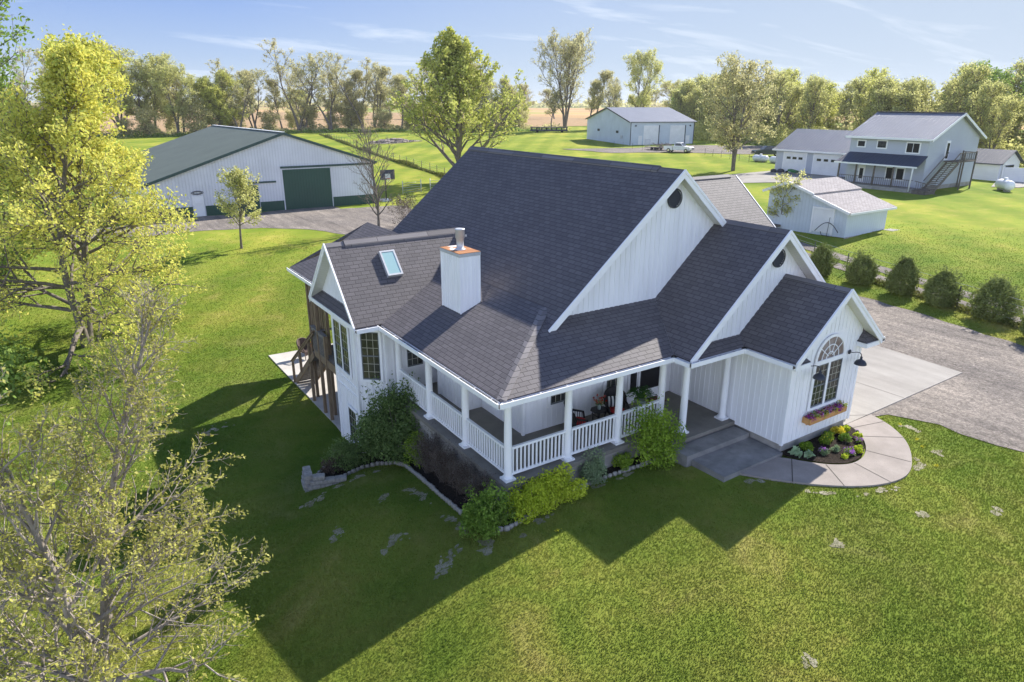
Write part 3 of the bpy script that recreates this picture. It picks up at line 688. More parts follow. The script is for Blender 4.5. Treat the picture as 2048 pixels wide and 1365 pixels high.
def leaves(name, C, size, mat, parent, seed=0, **kw):
    rng = np.random.default_rng(seed)
    V, F = leaf_geo(C, size, rng, **kw)
    # colour drifts by clump as well as by leaf
    ph = np.sin(C[:, 0] * 1.9 + seed) * np.sin(C[:, 1] * 2.3 + 1.3) * np.sin(C[:, 2] * 2.1 + .7)
    rnd = np.clip(0.5 + 0.28 * ph + rng.normal(0, 0.2, len(C)), 0, 1)
    return np_mesh(name, V, F, mat, parent, rnd)

class Wood:
    def __init__(s): s.V = []; s.F = []; s.n = 0
    def add(s, P, r, sides):
        P = np.asarray(P, float); k = len(P)
        d = np.gradient(P, axis=0); d /= np.linalg.norm(d, axis=1)[:, None] + 1e-9
        m = d.mean(0); ref = np.array([1., 0, 0]) if abs(m[0]) < 0.8 else np.array([0, 1., 0])
        a = np.cross(d, ref); a /= np.linalg.norm(a, axis=1)[:, None] + 1e-9; b = np.cross(d, a)
        th = np.arange(sides) * 2 * np.pi / sides
        V = P[:, None] + (a[:, None] * np.cos(th)[None, :, None] + b[:, None] * np.sin(th)[None, :, None]) * np.asarray(r)[:, None, None]
        idx = s.n + np.arange(k * sides).reshape(k, sides)
        nx = np.roll(idx, -1, axis=1)
        F = np.stack([idx[:-1], nx[:-1], nx[1:], idx[1:]], -1).reshape(-1, 4)
        s.V.append(V.reshape(-1, 3)); s.F.append(F); s.n += k * sides
    def build(s, name, mat, parent): return np_mesh(name, np.concatenate(s.V), np.concatenate(s.F), mat, parent, smooth=True)

def grow(seed, height, r0, thin_top=None,  first=0.25, limbs=14, limb_len=3.0, limb_ang=55, ang_top=25, kids_=(6, 5), ratio=(0.5, 0.45), ang=(45, 45), up_=0.25, crook=0.12, env='oval', stems=1, stem_spread=12, leaf_n=6, leaf_jit=0.12, twig_leaf=1.0, lean=(0, 0), minr=0.006, bare_top=0):
    rng = np.random.default_rng(seed); W = Wood(); L = []
    def path(p, d, length, n, bend, upf):
        P = [np.array(p, float)]; d = np.array(d, float); d /= np.linalg.norm(d)
        for i in range(n):
            d = d + rng.normal(0, bend, 3) + np.array([0, 0, upf / n]); d /= np.linalg.norm(d)
            P.append(P[-1] + d * length / n)
        return np.array(P)
    def at(P, t):
        f = t * (len(P) - 1); i = min(int(f), len(P) - 2); k = f - i
        return P[i] * (1 - k) + P[i + 1] * k, (P[i + 1] - P[i]) / (np.linalg.norm(P[i + 1] - P[i]) + 1e-9)
    def side_dir(d, az, angle):
        ref = np.array([0, 0, 1.]) if abs(d[2]) < 0.9 else np.array([1., 0, 0])
        a = np.cross(d, ref); a /= np.linalg.norm(a); b = np.cross(d, a)
        s_ = a * math.cos(az) + b * math.sin(az)
        return d * math.cos(angle) + s_ * math.sin(angle)
    def sub(P, r, length, lev):
        if lev >= len(kids_):
            m = rng.poisson(leaf_n)
            for _ in range(m):
                q, _d = at(P, rng.uniform(0.25, 1.0)); L.append(q + rng.normal(0, leaf_jit, 3))
            return
        n = kids_[lev]; az = rng.uniform(0, 6.28)
        for i in range(n):
            t = 0.25 + 0.75 * (i + rng.uniform(0, 0.9)) / n
            q, d = at(P, min(t, 1)); az += 2.4 + rng.normal(0, 0.4)
            ln = length * ratio[lev] * (1.1 - 0.5 * t) * rng.uniform(0.7, 1.25)
            dd = side_dir(d, az, R(ang[lev] * rng.uniform(0.7, 1.2)))
            c = path(q, dd, ln, 3 if lev == 0 else 2, crook * 1.3, up_)
            rr = max(minr, r * (1 - 0.7 * t) * 0.55)
            W.add(c, np.linspace(rr, max(minr * 0.6, rr * 0.35), len(c)), 4 if lev == 0 else 3)
            sub(c, rr, ln, lev + 1)
        # leading tip
        m = rng.poisson(leaf_n * 0.6)
        for _ in range(m):
            q, _d = at(P, rng.uniform(0.8, 1.0)); L.append(q + rng.normal(0, leaf_jit, 3))
    for s_ in range(stems):
        a = 2 * math.pi * s_ / stems + rng.uniform(0, 1)
        d0 = np.array([lean[0], lean[1], 1.0]) + (np.array([math.cos(a), math.sin(a), 0]) * math.tan(R(stem_spread)) if stems > 1 else 0)
        T = path((0, 0, -0.15), d0, height * (1 if s_ == 0 else rng.uniform(0.8, 1)), 9, crook * 0.45, 0.15 if stems > 1 else 0.05)
        rad = r0 * (1 if stems == 1 else 0.72) * np.linspace(1, 0.12, 10) ** 0.85; rad[0] *= 1.35
        W.add(T, rad, 9)
        nl = max(3, limbs // stems); az = rng.uniform(0, 6.28)
        for i in range(nl):
            u_ = (i + rng.uniform(0, 0.8)) / nl; t = first + (0.98 - first) * u_
            q, d = at(T, t); az += 2.4 + rng.normal(0, 0.3)
            e = {'oval': 0.45 + 0.75 * math.sin(math.pi * min(1, u_ * 0.85 + 0.15)), 'cone': 1.15 - 0.85 * u_, 'vase': 0.55 + 0.7 * u_ - 0.5 * u_ ** 4, 'round': 0.6 + 0.55 * math.sin(math.pi * u_)}[env]
            ln = limb_len * e * rng.uniform(0.8, 1.15)
            an = R(limb_ang + (ang_top - limb_ang) * u_ + rng.normal(0, 6))
            dd = side_dir(d, az, an)
            c = path(q, dd, ln, 6, crook, up_)
            rr = max(minr * 2, min(rad[min(9, int(t * 9))] * 0.6, 0.03 * ln + 0.01))
            W.add(c, np.linspace(rr, minr, len(c)), 5)
            sub(c, rr, ln, 0)
    L = np.array(L)
    if thin_top and len(L): L = L[rng.random(len(L)) < np.clip(thin_top - (thin_top - .05) * (L[:, 2] / height) ** 1.5, 0.05, 1)]
    return W, L

def tree(name, loc, label, wood_mat, leaf_m, leaf_size, group=None, seed=0, rot=0, leaf_kw=None, cat='tree', leafs=True, **kw):
    o = thing(name, loc, label, cat, group); o.rotation_euler[2] = rot
    W, L = grow(seed, **kw)
    W.build('trunk', wood_mat, o)
    if leafs and len(L): leaves('crown', L, leaf_size, leaf_m, o, seed, **(leaf_kw or {}))
    return o

def lump_points(rng, r, n, lumps=14, shell=0.75, low=-0.2, flat_bottom=True):
    """points over the outer shells of many small lumps that together fill an ellipsoid"""
    c = rng.normal(size=(lumps, 3)); c /= np.linalg.norm(c, axis=1)[:, None]; c *= rng.uniform(0.35, 0.78, (lumps, 1))
    c[:, 2] = np.abs(c[:, 2]) * 0.9 + low * 0.3
    rad = rng.uniform(0.28, 0.48, lumps)
    k = rng.integers(0, lumps, n)
    d = rng.normal(size=(n, 3)); d /= np.linalg.norm(d, axis=1)[:, None]
    p = c[k] + d * rad[k][:, None] * rng.uniform(shell, 1.05, (n, 1))
    p = p[p[:, 2] > low]
    return p * np.array(r)

def bush(name, loc, r, n, size, mat, label, seed=0, cat='bush', group=None, lumps=14, stems=7, stem_mat='bark_dark', spikes=0, kw=None, shell=0.6):
    rng = np.random.default_rng(seed)
    o = thing(name, loc, label, cat, group)
    P = lump_points(rng, r, n, lumps, shell)
    P[:, 2] += 0.25 * r[2]
    if spikes:
        ex = []
        for _ in range(spikes):
            a = rng.uniform(0, 6.28); e = rng.uniform(0.5, 1.3); d = np.array([math.cos(a) * math.cos(e), math.sin(a) * math.cos(e), math.sin(e)])
            for t in np.linspace(0.7, 1.14, 18): ex.append(d * t * np.array(r) + rng.normal(0, size * 0.5, 3) + np.array([0, 0, .25 * r[2]]))
        P = np.concatenate([P, np.array(ex)])
    leaves('foliage', P, size, mat, o, seed, **(kw or {}))
    W = Wood()
    for i in range(stems):
        a = 6.28 * i / stems + rng.uniform(0, .6); e = rng.uniform(0.15, 0.6)
        q = np.array([math.cos(a) * r[0] * e, math.sin(a) * r[1] * e, r[2] * rng.uniform(0.7, 1.0)])
        W.add(np.array([[q[0] * .15, q[1] * .15, -0.1], q * .5 + rng.normal(0, .03, 3), q]), [0.014, 0.01, 0.005], 4)
    W.build('stems', stem_mat, o)
    return o
# ================================================================ the farmhouse
HO = (6.0, 6.0, -0.6)
house = thing('farmhouse', HO, 'large white board-and-batten farmhouse with steep dark shingle gables and a wraparound columned porch', 'house')
E_ = 2.75
S1, S2, S3, SL, SF, SW = 0.842, 0.875, 0.85, 0.40, 0.50, 1.035

def frame_mat(c, e, n):
    """local x -> e, local z -> up, local -y -> outward normal n"""
    e = Vector(e).normalized(); n = Vector(n).normalized(); z = Vector((0, 0, 1)); c = Vector(c)
    return Matrix(((e.x, -n.x, z.x, c.x), (e.y, -n.y, z.y, c.y), (e.z, -n.z, z.z, c.z), (0, 0, 0, 1)))
class LMB(MB):
    def __init__(s, mat): super().__init__(); s.mat = mat
    def face(s, pts, uv=None, sm=False):
        if uv is None:
            MB.face(s, pts, None, sm)
            k = len(s.f[-1])
            for i in range(k): s.v[-k + i] = s.mat @ s.v[-k + i]
        else:
            MB.face(s, [s.mat @ Vector(p) for p in pts], uv, sm)
        return s

def scan(poly, x):
    zs = []
    n = len(poly)
    for i in range(n):
        (x0, z0), (x1, z1) = poly[i], poly[(i + 1) % n]
        if (x0 - x) * (x1 - x) < 0: zs.append(z0 + (z1 - z0) * (x - x0) / (x1 - x0))
    zs.sort(); return list(zip(zs[::2], zs[1::2]))

def bb_wall(parent, poly, c, e, n, name='wall', mat='siding', pitch=0.2, thick=0.12, holes=(), phase=0.05):
    ar = sum(poly[i][0] * poly[(i + 1) % len(poly)][1] - poly[(i + 1) % len(poly)][0] * poly[i][1] for i in range(len(poly)))
    if ar < 0: poly = poly[::-1]
    lo, hi = min(p[0] for p in poly), max(p[0] for p in poly)
    poly = [(min(max(x, lo + .004), hi - .004), z) for x, z in poly]
    m = LMB(frame_mat(c, e, n))
    m.slab([(x, 0, z) for x, z in poly], 0.0 + thick)
    x0 = min(p[0] for p in poly); x1 = max(p[0] for p in poly)
    x = x0 + phase
    while x < x1 - 0.02:
        for a, b in scan(poly, x):
            segs = [(a, b)]
            for (hx0, hx1, hz0, hz1) in holes:
                if hx0 < x < hx1:
                    ns = []
                    for (s0, s1) in segs:
                        if hz1 <= s0 or hz0 >= s1: ns.append((s0, s1)); continue
                        if hz0 > s0: ns.append((s0, hz0))
                        if hz1 < s1: ns.append((hz1, s1))
                    segs = ns
            for (s0, s1) in segs:
                if s1 - s0 > 0.06: m.box((x - 0.024, -0.015, s0 + 0.012), (x + 0.024, -0.002, s1 - 0.012))
        x += pitch
    return m.build(name, mat, parent)

def roof_part(name, polys, mat='shingle', thick=0.1, parent=house, lift=0.0):
    m = MB()
    for p in polys:
        p = [Vector(q) + Vector((0, 0, lift)) for q in p]; n = Vector((0, 0, 0))
        for a in range(len(p)): n += (p[a] - p[0]).cross(p[(a + 1) % len(p)] - p[0])
        if n.z < 0: p = p[::-1]
        m.slab(p, thick)
    return m.build(name, mat, parent)

mainz = lambda x: 7.87 - S1 * abs(x - 7.775)
# --- roofs
roof_part('main_roof', [[(2.73, 1.74, mainz(2.73)), (7.775, 1.74, 7.87), (7.775, 14.73, 7.87), (3.23, 14.73, mainz(3.23)), (3.23, 2.58, mainz(3.23))],
                        [(7.775, 1.74, 7.87), (9.86, 1.74, mainz(9.86)), (9.86, 2.3, mainz(9.86)), (13.86, 2.3, 2.745), (13.86, 14.73, 2.745), (7.775, 14.73, 7.87)]])
gz2 = lambda x: 6.157 - S2 * abs(x - 9.99)
roof_part('middle_gable_roof', [[(6.1, -0.64, gz2(6.1)), (9.99, -0.64, 6.157), (9.99, 2.14, 6.157), (7.32, 2.14, gz2(7.32)), (6.1, 0.0, gz2(6.1))],
                                [(9.99, -0.64, 6.157), (13.88, -0.64, gz2(13.88)), (13.88, 2.33, gz2(13.88)), (9.99, 2.33, 6.157)]], lift=0.004)
gz3 = lambda x: 4.637 - S3 * abs(x - 10.68)
roof_part('front_gable_roof', [[(8.46, -2.46, gz3(8.46)), (10.68, -2.46, 4.637), (10.68, -0.21, 4.637), (8.72, -0.21, gz3(8.72)), (8.46, -0.64, gz3(8.46))],
                               [(10.68, -2.46, 4.637), (12.9, -2.46, gz3(12.9)), (12.9, -0.21, gz3(12.9)), (10.68, -0.21, 4.637)]])
roof_part('entry_roof', [[(6.12, -0.645, 2.752), (8.46, -0.645, 2.752), (8.72, -0.21, 2.97), (6.38, -0.21, 2.97)]], thick=0.08)
lz = lambda x: E_ + SL * x
fz = lambda y: E_ + SF * y
roof_part('porch_roof', [[(0, 0, E_), (3.23, 2.58, 4.042), (3.23, 8.74, 4.042), (0, 7.49, E_)],
                         [(0, 0, E_), (6.1, 0, E_), (7.32, 2.14, fz(2.14)), (3.5, 2.14, fz(2.14)), (2.73, 1.74, fz(1.74)), (3.23, 2.58, fz(2.58))]])
wzf = lambda y: 5.182 - SW * abs(y - 9.84)
roof_part('wing_roof', [[(-0.92, 7.49, wzf(7.49)), (0, 7.49, E_), (3.23, 8.74, 4.042), (4.58, 9.84, 5.182), (-0.92, 9.84, 5.182)],
                        [(-0.92, 12.19, wzf(12.19)), (-0.92, 9.84, 5.182), (4.58, 9.84, 5.182), (3.23, 10.94, 4.042), (0, 12.19, E_)]])
rz_ = lambda x: 2.75 + 0.5 * (x + 0.1)
roof_part('rear_porch_roof', [[(-0.1, 12.1, rz_(-0.1)), (-0.1, 17.65, rz_(-0.1)), (1.3, 16.6, rz_(1.3)), (3.5, 17.0, rz_(3.5)), (3.5, 12.1, rz_(3.5))],
                              [(3.5, 12.1, rz_(3.5)), (3.5, 17.0, rz_(3.5)), (7.6, 17.0, 2.5), (7.6, 12.1, 2.5)], [(3.5, 17.0, rz_(3.5)), (-0.1, 17.65, 2.75), (3.5, 20.4, 2.75), (7.2, 20.0, 2.75)]], lift=-0.01)
roof_part('entry_strip_roof', [[(-0.90, 12.05, 2.80), (-0.90, 7.62, 2.80), (-0.52, 7.95, 3.09), (-0.52, 11.81, 3.09)]], thick=0.05)
gr = 6.3
roof_part('garage_roof', [[(13.0, 10.6, gr), (21.1, 10.6, gr), (21.1, 6.4, gr - 4.2 * S1), (13.0, 6.4, gr - 4.2 * S1)], [(13.0, 10.6, gr), (21.1, 10.6, gr), (21.1, 14.8, gr - 4.2 * S1), (13.0, 14.8, gr - 4.2 * S1)]])
# ridge vents and hip caps
def ridge_cap(pts, w, h, s_l, name='ridge_cap'):
    m = MB()
    for a, b in zip(pts[:-1], pts[1:]):
        a = Vector(a); b = Vector(b); d = (b - a).normalized(); side = Vector((-d.y, d.x, 0)).normalized() * w
        dn = Vector((0, 0, -w * s_l)); up_ = Vector((0, 0, h))
        for sg in (1, -1):
            m.face([a + up_, b + up_, b + side * sg + dn + up_, a + side * sg + dn + up_][::sg])
            m.face([a + side * sg + dn + up_, b + side * sg + dn + up_, b + side * sg + dn, a + side * sg + dn][::sg])
        for p in (a, b):
            m.face([p + up_, p + side + dn + up_, p + side + dn, p - side + dn, p - side + dn + up_])
    return m.build(name, 'shingle_cap', house)
ridge_cap([(-0.25, 9.84, 5.182), (4.45, 9.84, 5.182)], 0.17, 0.075, SW)
ridge_cap([(-0.9, 9.84, 5.182), (-0.27, 9.84, 5.182)], 0.13, 0.018, SW)
ridge_cap([(7.775, 2.75, 7.87), (7.775, 14.7, 7.87)], 0.16, 0.06, S1)
ridge_cap([(7.775, 1.76, 7.87), (7.775, 2.73, 7.87)], 0.13, 0.018, S1)
ridge_cap([(9.99, -0.62, 6.165), (9.99, 2.1, 6.165)], 0.13, 0.018, S2)
ridge_cap([(10.68, -2.44, 4.64), (10.68, -0.22, 4.64)], 0.13, 0.018, S3)
ridge_cap([(0.05, 0.04, 2.775), (3.2, 2.555, 4.045)], 0.14, 0.012, 0.30)
ridge_cap([(13.6, 10.6, gr), (20.6, 10.6, gr)], 0.16, 0.06, S1)

# --- gable trims (rake boards + soffits) for gables in planes y = const facing -y
def rake(axis, plane, L, A, Rr, depth, out, name='rake_trim', bw=0.22, skip_r=False):
    """L, A, Rr = (t, z) of left foot, apex, right foot on the roof surface"""
    m = MB(); s = MB()
    def P(t, d, z): return (t, plane + d, z) if axis == 'y' else (plane + d, t, z)
    sides = [(L, A)] + ([] if skip_r else [(Rr, A)])
    for (f, a) in sides:
        d = Vector((a[0] - f[0], a[1] - f[1])).normalized()
        for (w, y0, y1, off) in ((bw, -0.035 * out, 0.0, 0.012), (0.07, -0.06 * out, -0.036 * out, 0.022)):
            n = Vector((-d.y, d.x));
            if n.y > 0: n = -n
            up_ = Vector((0, off / max(0.2, abs(n.y))))
            # vertical drop that gives a board of width w
            dv = Vector((0, -w / abs(n.y)))
            f2, a2 = Vector(f) + up_, Vector(a) + up_
            Q = [f2, a2, a2 + dv, f2 + dv]
            a_ = [P(q.x, y0, q.y) for q in Q]; b_ = [P(q.x, y1, q.y) for q in Q]
            m.face(a_); m.face(b_[::-1])
            for i in range(4): m.face([a_[i], b_[i], b_[(i + 1) % 4], a_[(i + 1) % 4]])
        # soffit
        dz = -0.17
        q = [P(f[0], 0.0, f[1] + dz), P(a[0], 0.0, a[1] + dz), P(a[0], depth * out, a[1] + dz), P(f[0], depth * out, f[1] + dz)]
        s.face(q)
    o = m.build(name, 'trim', house)
    s.build('soffit', 'soffit', house)
    return o
rake('y', 1.74, (2.73, mainz(2.73)), (7.775, 7.87), (9.88, mainz(9.88)), 0.38, 1, bw=0.2)
rake('y', -0.64, (6.1, gz2(6.1)), (9.99, 6.157), (13.88, gz2(13.88)), 0.43, 1, bw=0.2)
rake('y', -2.46, (8.46, gz3(8.46)), (10.68, 4.637), (12.9, gz3(12.9)), 0.35, 1, bw=0.18)
rake('x', -0.92, (7.49, E_), (9.84, 5.182), (12.19, E_), 0.37, 1, bw=0.15)
m = MB(); m.box((21.06, 6.3, gr - 4.2 * S1 - .25), (21.14, 6.5, gr - 4.2 * S1)); 
m.beam((21.12, 6.4, gr - 4.2 * S1 - .1), (21.12, 10.6, gr - .1), 0.04, 0.2); m.beam((21.12, 14.8, gr - 4.2 * S1 - .1), (21.12, 10.6, gr - .1), 0.04, 0.2); m.build('rake_trim', 'trim', house)

# --- walls
bb_wall(house, [(0, 3.58), (4.9, 7.715), (9.8, 3.58)], (2.875, 2.12, 0), (1, 0, 0), (0, -1, 0), 'gable_wall')
bb_wall(house, [(0, 2.72), (3.72, 6.0), (7.1, 3.0), (7.1, -0.5), (6.0, -0.5), (6.0, 2.6)], (6.27, -0.21, 0), (1, 0, 0), (0, -1, 0), 'gable_wall')
bb_wall(house, [(0, -0.12), (3.5, -0.12), (3.5, 3.05), (1.83, 4.47), (0, 2.92)], (8.85, -2.11, 0), (1, 0, 0), (0, -1, 0), 'front_wall', holes=[(1.0, 2.66, 0.7, 3.2)], phase=0.1)
bb_wall(house, [(0, -0.12), (4.7, -0.12), (4.7, 2.66), (0, 2.66)], (8.85, 2.59, 0), (0, -1, 0), (-1, 0, 0), 'side_wall', phase=0.12)
bb_wall(house, [(0, -0.12), (4, -0.12), (4, 2.66), (0, 2.66)], (12.35, -2.11, 0), (0, 1, 0), (1, 0, 0), 'side_wall')
bb_wall(house, [(0, 0.0), (6.38, 0.0), (6.38, 2.62), (0, 2.62)], (2.47, 2.59, 0), (1, 0, 0), (0, -1, 0), 'porch_wall', phase=0.11)
bb_wall(house, [(0, 0.0), (2.51, 0.0), (2.51, 2.62), (0, 2.62)], (2.47, 5.1, 0), (0, -1, 0), (-1, 0, 0), 'porch_wall')
bb_wall(house, [(0, 0.0), (0.67, 0.0), (0.67, 3.3), (0, 3.3)], (1.8, 5.1, 0), (1, 0, 0), (0, -1, 0), 'fireplace_wall', phase=0.13)
bb_wall(house, [(0, 0.0), (1.8, 0.0), (1.8, 3.2), (0, 3.2)], (1.8, 6.9, 0), (0, -1, 0), (-1, 0, 0), 'fireplace_wall', phase=0.1)
bb_wall(house, [(0, 0.0), (1.0, 0.0), (1.0, 2.62), (0, 2.62)], (2.47, 7.9, 0), (0, -1, 0), (-1, 0, 0), 'porch_wall')
bb_wall(house, [(0, -3), (2.2, -3), (2.2, 2.62), (0, 2.62)], (0.27, 7.9, 0), (1, 0, 0), (0, -1, 0), 'wing_wall', phase=0.08)
cd = Vector((0.82, -0.70, 0)); cl = cd.length; cn = Vector((-0.70, -0.82, 0)).normalized()
bb_wall(house, [(0, -3), (cl, -3), (cl, 2.62), (0, 2.62)], (-0.55, 8.6, 0), cd, cn, 'bay_wall', holes=[(0.14, 0.94, 0.4, 2.62)], phase=0.1)
bb_wall(house, [(0, -3), (2.25, -3), (2.25, 2.72), (0, 2.72)], (-0.55, 10.85, 0), (0, -1, 0), (-1, 0, 0), 'bay_wall', holes=[(0.18, 1.72, 0.3, 2.4), (1.0, 2.2, -2.5, -0.9)], phase=0.1)
bb_wall(house, [(0, 2.75), (3.9, 2.75), (3.9, 3.05), (1.97, 4.99), (0, 3.1)], (-0.55, 11.81, 0), (0, -1, 0), (-1, 0, 0), 'gable_wall', phase=0.1, pitch=0.15)
bb_wall(house, [(0, -2.75), (4, -2.75), (4, 2.6), (0, 2.6)], (3.4, 10.85, 0), (-1, 0, 0), (0, 1, 0), 'rear_wall')
bb_wall(house, [(0, -2.9), (4.5, -2.9), (4.5, 3.6), (0, 3.6)], (3.4, 15.2, 0), (0, -1, 0), (-1, 0, 0), 'rear_wall')
bb_wall(house, [(0, -2.9), (10, -2.9), (10, 2.7), (5.6, 7.4), (0, 2.9)], (13.4, 14.3, 0), (-1, 0, 0), (0, 1, 0), 'rear_wall')
bb_wall(house, [(0, -0.5), (6.5, -0.5), (6.5, 2.7), (0, 2.7)], (13.4, 0.0, 0), (0, 1, 0), (1, 0, 0), 'side_wall')
bb_wall(house, [(0, -0.5), (7.6, -0.5), (7.6, 2.9), (3.8, 5.9), (0, 2.9)], (20.8, 6.8, 0), (0, 1, 0), (1, 0, 0), 'garage_wall')
bb_wall(house, [(0, -0.5), (7.3, -0.5), (7.3, 2.8), (0, 2.8)], (13.5, 6.8, 0), (1, 0, 0), (0, -1, 0), 'garage_wall')
# corner boards, band boards
for (x, y, z0, z1) in ((8.85, -2.11, -0.12, 2.6), (12.35, -2.11, -0.12, 2.6), (2.47, 2.59, 0, 2.6), (1.8, 5.1, 0, 2.6), (1.8, 6.9, 0, 2.6), (-0.55, 8.6, -2.8, 2.6), (0.27, 7.9, -2.8, 2.6), (-0.55, 10.85, -2.8, 2.6)):
    MB().box((x - 0.045, y - 0.045, z0), (x + 0.045, y + 0.045, z1)).build('corner_trim', 'trim', house)
for z in (0.02, -0.32): MB().box((-0.585, 8.66, z), (-0.552, 10.8, z + 0.05)).build('band_board', 'trim', house)
# eave fascias, beam and flat soffits
m = MB()
m.box((0.05, 0.05, 2.60), (6.08, 2.56, 2.615)); m.box((0.05, 2.57, 2.60), (2.44, 7.87, 2.615)); m.box((6.085, -0.6, 2.60), (8.83, 2.56, 2.615))
m.box((-0.88, 7.53, 2.62), (0.04, 12.1, 2.635)); m.box((8.47, -2.1, 2.60), (8.84, -0.62, 2.615))
m.build('porch_ceiling', 'soffit', house)
m = MB()
m.box((0.55, 0.55, 2.42), (6.65, 0.75, 2.598)); m.box((0.55, 0.76, 2.42), (0.75, 7.86, 2.598)); m.box((6.66, 0.0, 2.42), (8.82, 0.18, 2.598)); m.box((6.66, 0.19, 2.42), (6.84, 0.54, 2.598))
m.build('porch_beam', 'trim', house)
def gutter(p, q, out, name='gutter'):
    p = Vector(p); q = Vector(q); o_ = Vector(out).normalized(); z = Vector((0, 0, 1)); m = MB(); g = MB()
    def bar(a0, a1, z0, z1, mm):
        P = []
        for b in (p, q):
            P += [b + o_ * a0 + z * z0, b + o_ * a1 + z * z0, b + o_ * a1 + z * z1, b + o_ * a0 + z * z1]
        for k in ((0, 1, 2, 3), (7, 6, 5, 4), (0, 4, 5, 1), (1, 5, 6, 2), (2, 6, 7, 3), (3, 7, 4, 0)): mm.face([P[i] for i in k])
    bar(-0.03, 0.0, -0.17, -0.012, m); bar(0.0, 0.13, -0.13, -0.115, m); bar(0.13, 0.142, -0.13, 0.0, m); bar(0.118, 0.15, 0.0, 0.010, m)
    bar(0.002, 0.128, -0.114, -0.05, g)  # dark strip set in the bottom of the gutter
    L_ = (q - p).length; k = int(L_ / 0.9)
    for i in range(k + 1):
        c = p + (q - p) * ((i + 0.5) / (k + 1)); d = (q - p).normalized()
        m.beam(c + z * -0.004, c + o_ * 0.13 + z * -0.004, 0.02, 0.008)
    a = m.build(name, 'trim', house); b = g.build('inner_strip', 'gutter_in', a)
    return a
gutter((0, -0.12, 2.72), (0, 7.49, 2.72), (-1, 0, 0))
gutter((-0.1, 0, 2.72), (5.98, 0, 2.72), (0, -1, 0))
gutter((6.1, -0.12, 2.72), (6.1, -0.75, 2.72), (-1, 0, 0))
gutter((6.0, -0.645, 2.72), (8.36, -0.645, 2.72), (0, -1, 0))
gutter((8.46, -0.76, 2.72), (8.46, -2.46, 2.72), (-1, 0, 0))
gutter((-0.92, 7.49, 2.72), (-0.12, 7.49, 2.72), (0, -1, 0))
gutter((12.9, -2.5, 2.72), (12.9, -0.7, 2.72), (1, 0, 0))
gutter((-0.1, 12.3, 2.72), (-0.1, 17.65, 2.72), (-1, 0, 0))
m = MB(); m.beam((-0.935, 7.55, 2.71), (-0.935, 12.19, 2.71), 0.03, 0.15); m.build('fascia', 'trim', house)
# eave returns on the front gable
for (a, b, sg) in ((8.50, 9.22, 1), (12.10, 12.86, -1)):
    m = MB(); s = MB()
    m.box((a, -2.455, 2.50), (b, -2.115, 2.645))
    o0 = a if sg > 0 else b; i0 = b if sg > 0 else a
    s.face([(o0, -2.44, 2.66), (i0, -2.44, 2.66), (i0 - sg * 0.25, -2.115, 2.93), (o0 + sg * 0.30, -2.115, 2.96 + 0.0)][::sg])
    s.face([(i0, -2.44, 2.66), (i0, -2.115, 2.66), (i0 - sg * 0.25, -2.115, 2.93)][::sg])
    s.build('return_roof', 'shingle', m.build('eave_return', 'trim', house))
# foundation and porch floor
m = MB()
for (a, b) in (((0.45, 0.45, -1.4), (6.0, 0.6, -0.1)), ((0.45, 0.61, -3.0), (0.6, 7.9, -0.1)), ((8.91, -2.05, -0.9), (12.29, -1.95, -0.125)), ((8.91, -1.94, -0.9), (9.0, 0.4, -0.125)), ((12.2, -1.94, -0.9), (12.29, 2.0, -0.125)), ((6.0, -0.3, -1.0), (8.9, -0.2, -0.12)), ((6.01, -0.19, -1.0), (6.1, 0.44, -0.12))):
    m.box(a, b)
m.build('foundation', 'concrete', house)
m = MB()
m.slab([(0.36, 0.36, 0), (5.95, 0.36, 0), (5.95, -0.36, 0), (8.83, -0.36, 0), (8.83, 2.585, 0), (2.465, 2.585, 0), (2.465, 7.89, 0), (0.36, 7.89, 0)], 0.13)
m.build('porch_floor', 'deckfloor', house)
# steps
m = MB(); m.box((5.97, -0.98, -0.85), (8.80, -0.365, -0.165)); st = m.build('porch_step', 'landing', house)
m = MB(); m.box((6.2, -2.2, -0.9), (8.86, -0.985, -0.33)); m.build('landing_slab', 'landing', house)
m = MB(); m.box((7.05, 2.0, 0.004), (8.1, 2.5, 0.02)); tag(m.build('doormat', 'mat'), 'brown doormat lying in front of the dark entry door on the porch', 'doormat')

# --- columns
def column(x, y, zt=2.42):
    m = MB()
    m.box((x - 0.165, y - 0.165, 0.0), (x + 0.165, y + 0.165, 0.055))
    m.lathe((x, y, 0.055), [(0.15, 0), (0.158, 0.02), (0.15, 0.045), (0.13, 0.06), (0.118, 0.085), (0.112, 0.10), (0.112, 0.8), (0.108, 1.4), (0.097, 2.22), (0.094, 2.26), (0.105, 2.27), (0.105, 2.29), (0.094, 2.3), (0.094, 2.34), (0.12, zt - 0.055)], 20)
    m.box((x - 0.135, y - 0.135, zt), (x + 0.135, y + 0.135, zt + 0.05))
    return m.build('column', 'column', house)
CX = [(0.64, 0.64), (2.69, 0.64), (4.61, 0.64), (6.62, 0.64), (6.76, 0.02), (8.62, 0.02), (0.64, 2.96), (0.64, 5.33), (0.64, 7.66)]
CX[3] = (6.45, 0.70)
for x, y in CX: column(x, y)
def railing(p, q):
    p = Vector((*p, 0)); q = Vector((*q, 0)); d = (q - p).normalized(); p = p + d * 0.1; q = q - d * 0.1; m = MB(); z = Vector((0, 0, 1))
    m.beam(p + z * 0.93, q + z * 0.93, 0.085, 0.07); m.beam(p + z * 0.14, q + z * 0.14, 0.06, 0.07)
    n = int(round((q - p).length / 0.135))
    for i in range(n):
        c = p + (q - p) * ((i + 0.5) / n); m.box((c.x - 0.02, c.y - 0.02, 0.17), (c.x + 0.02, c.y + 0.02, 0.9))
    return m.build('railing', 'trim', house)
for a, b in ((0, 1), (1, 2), (2, 3), (0, 6), (6, 7), (7, 8)): railing(CX[a], CX[b])

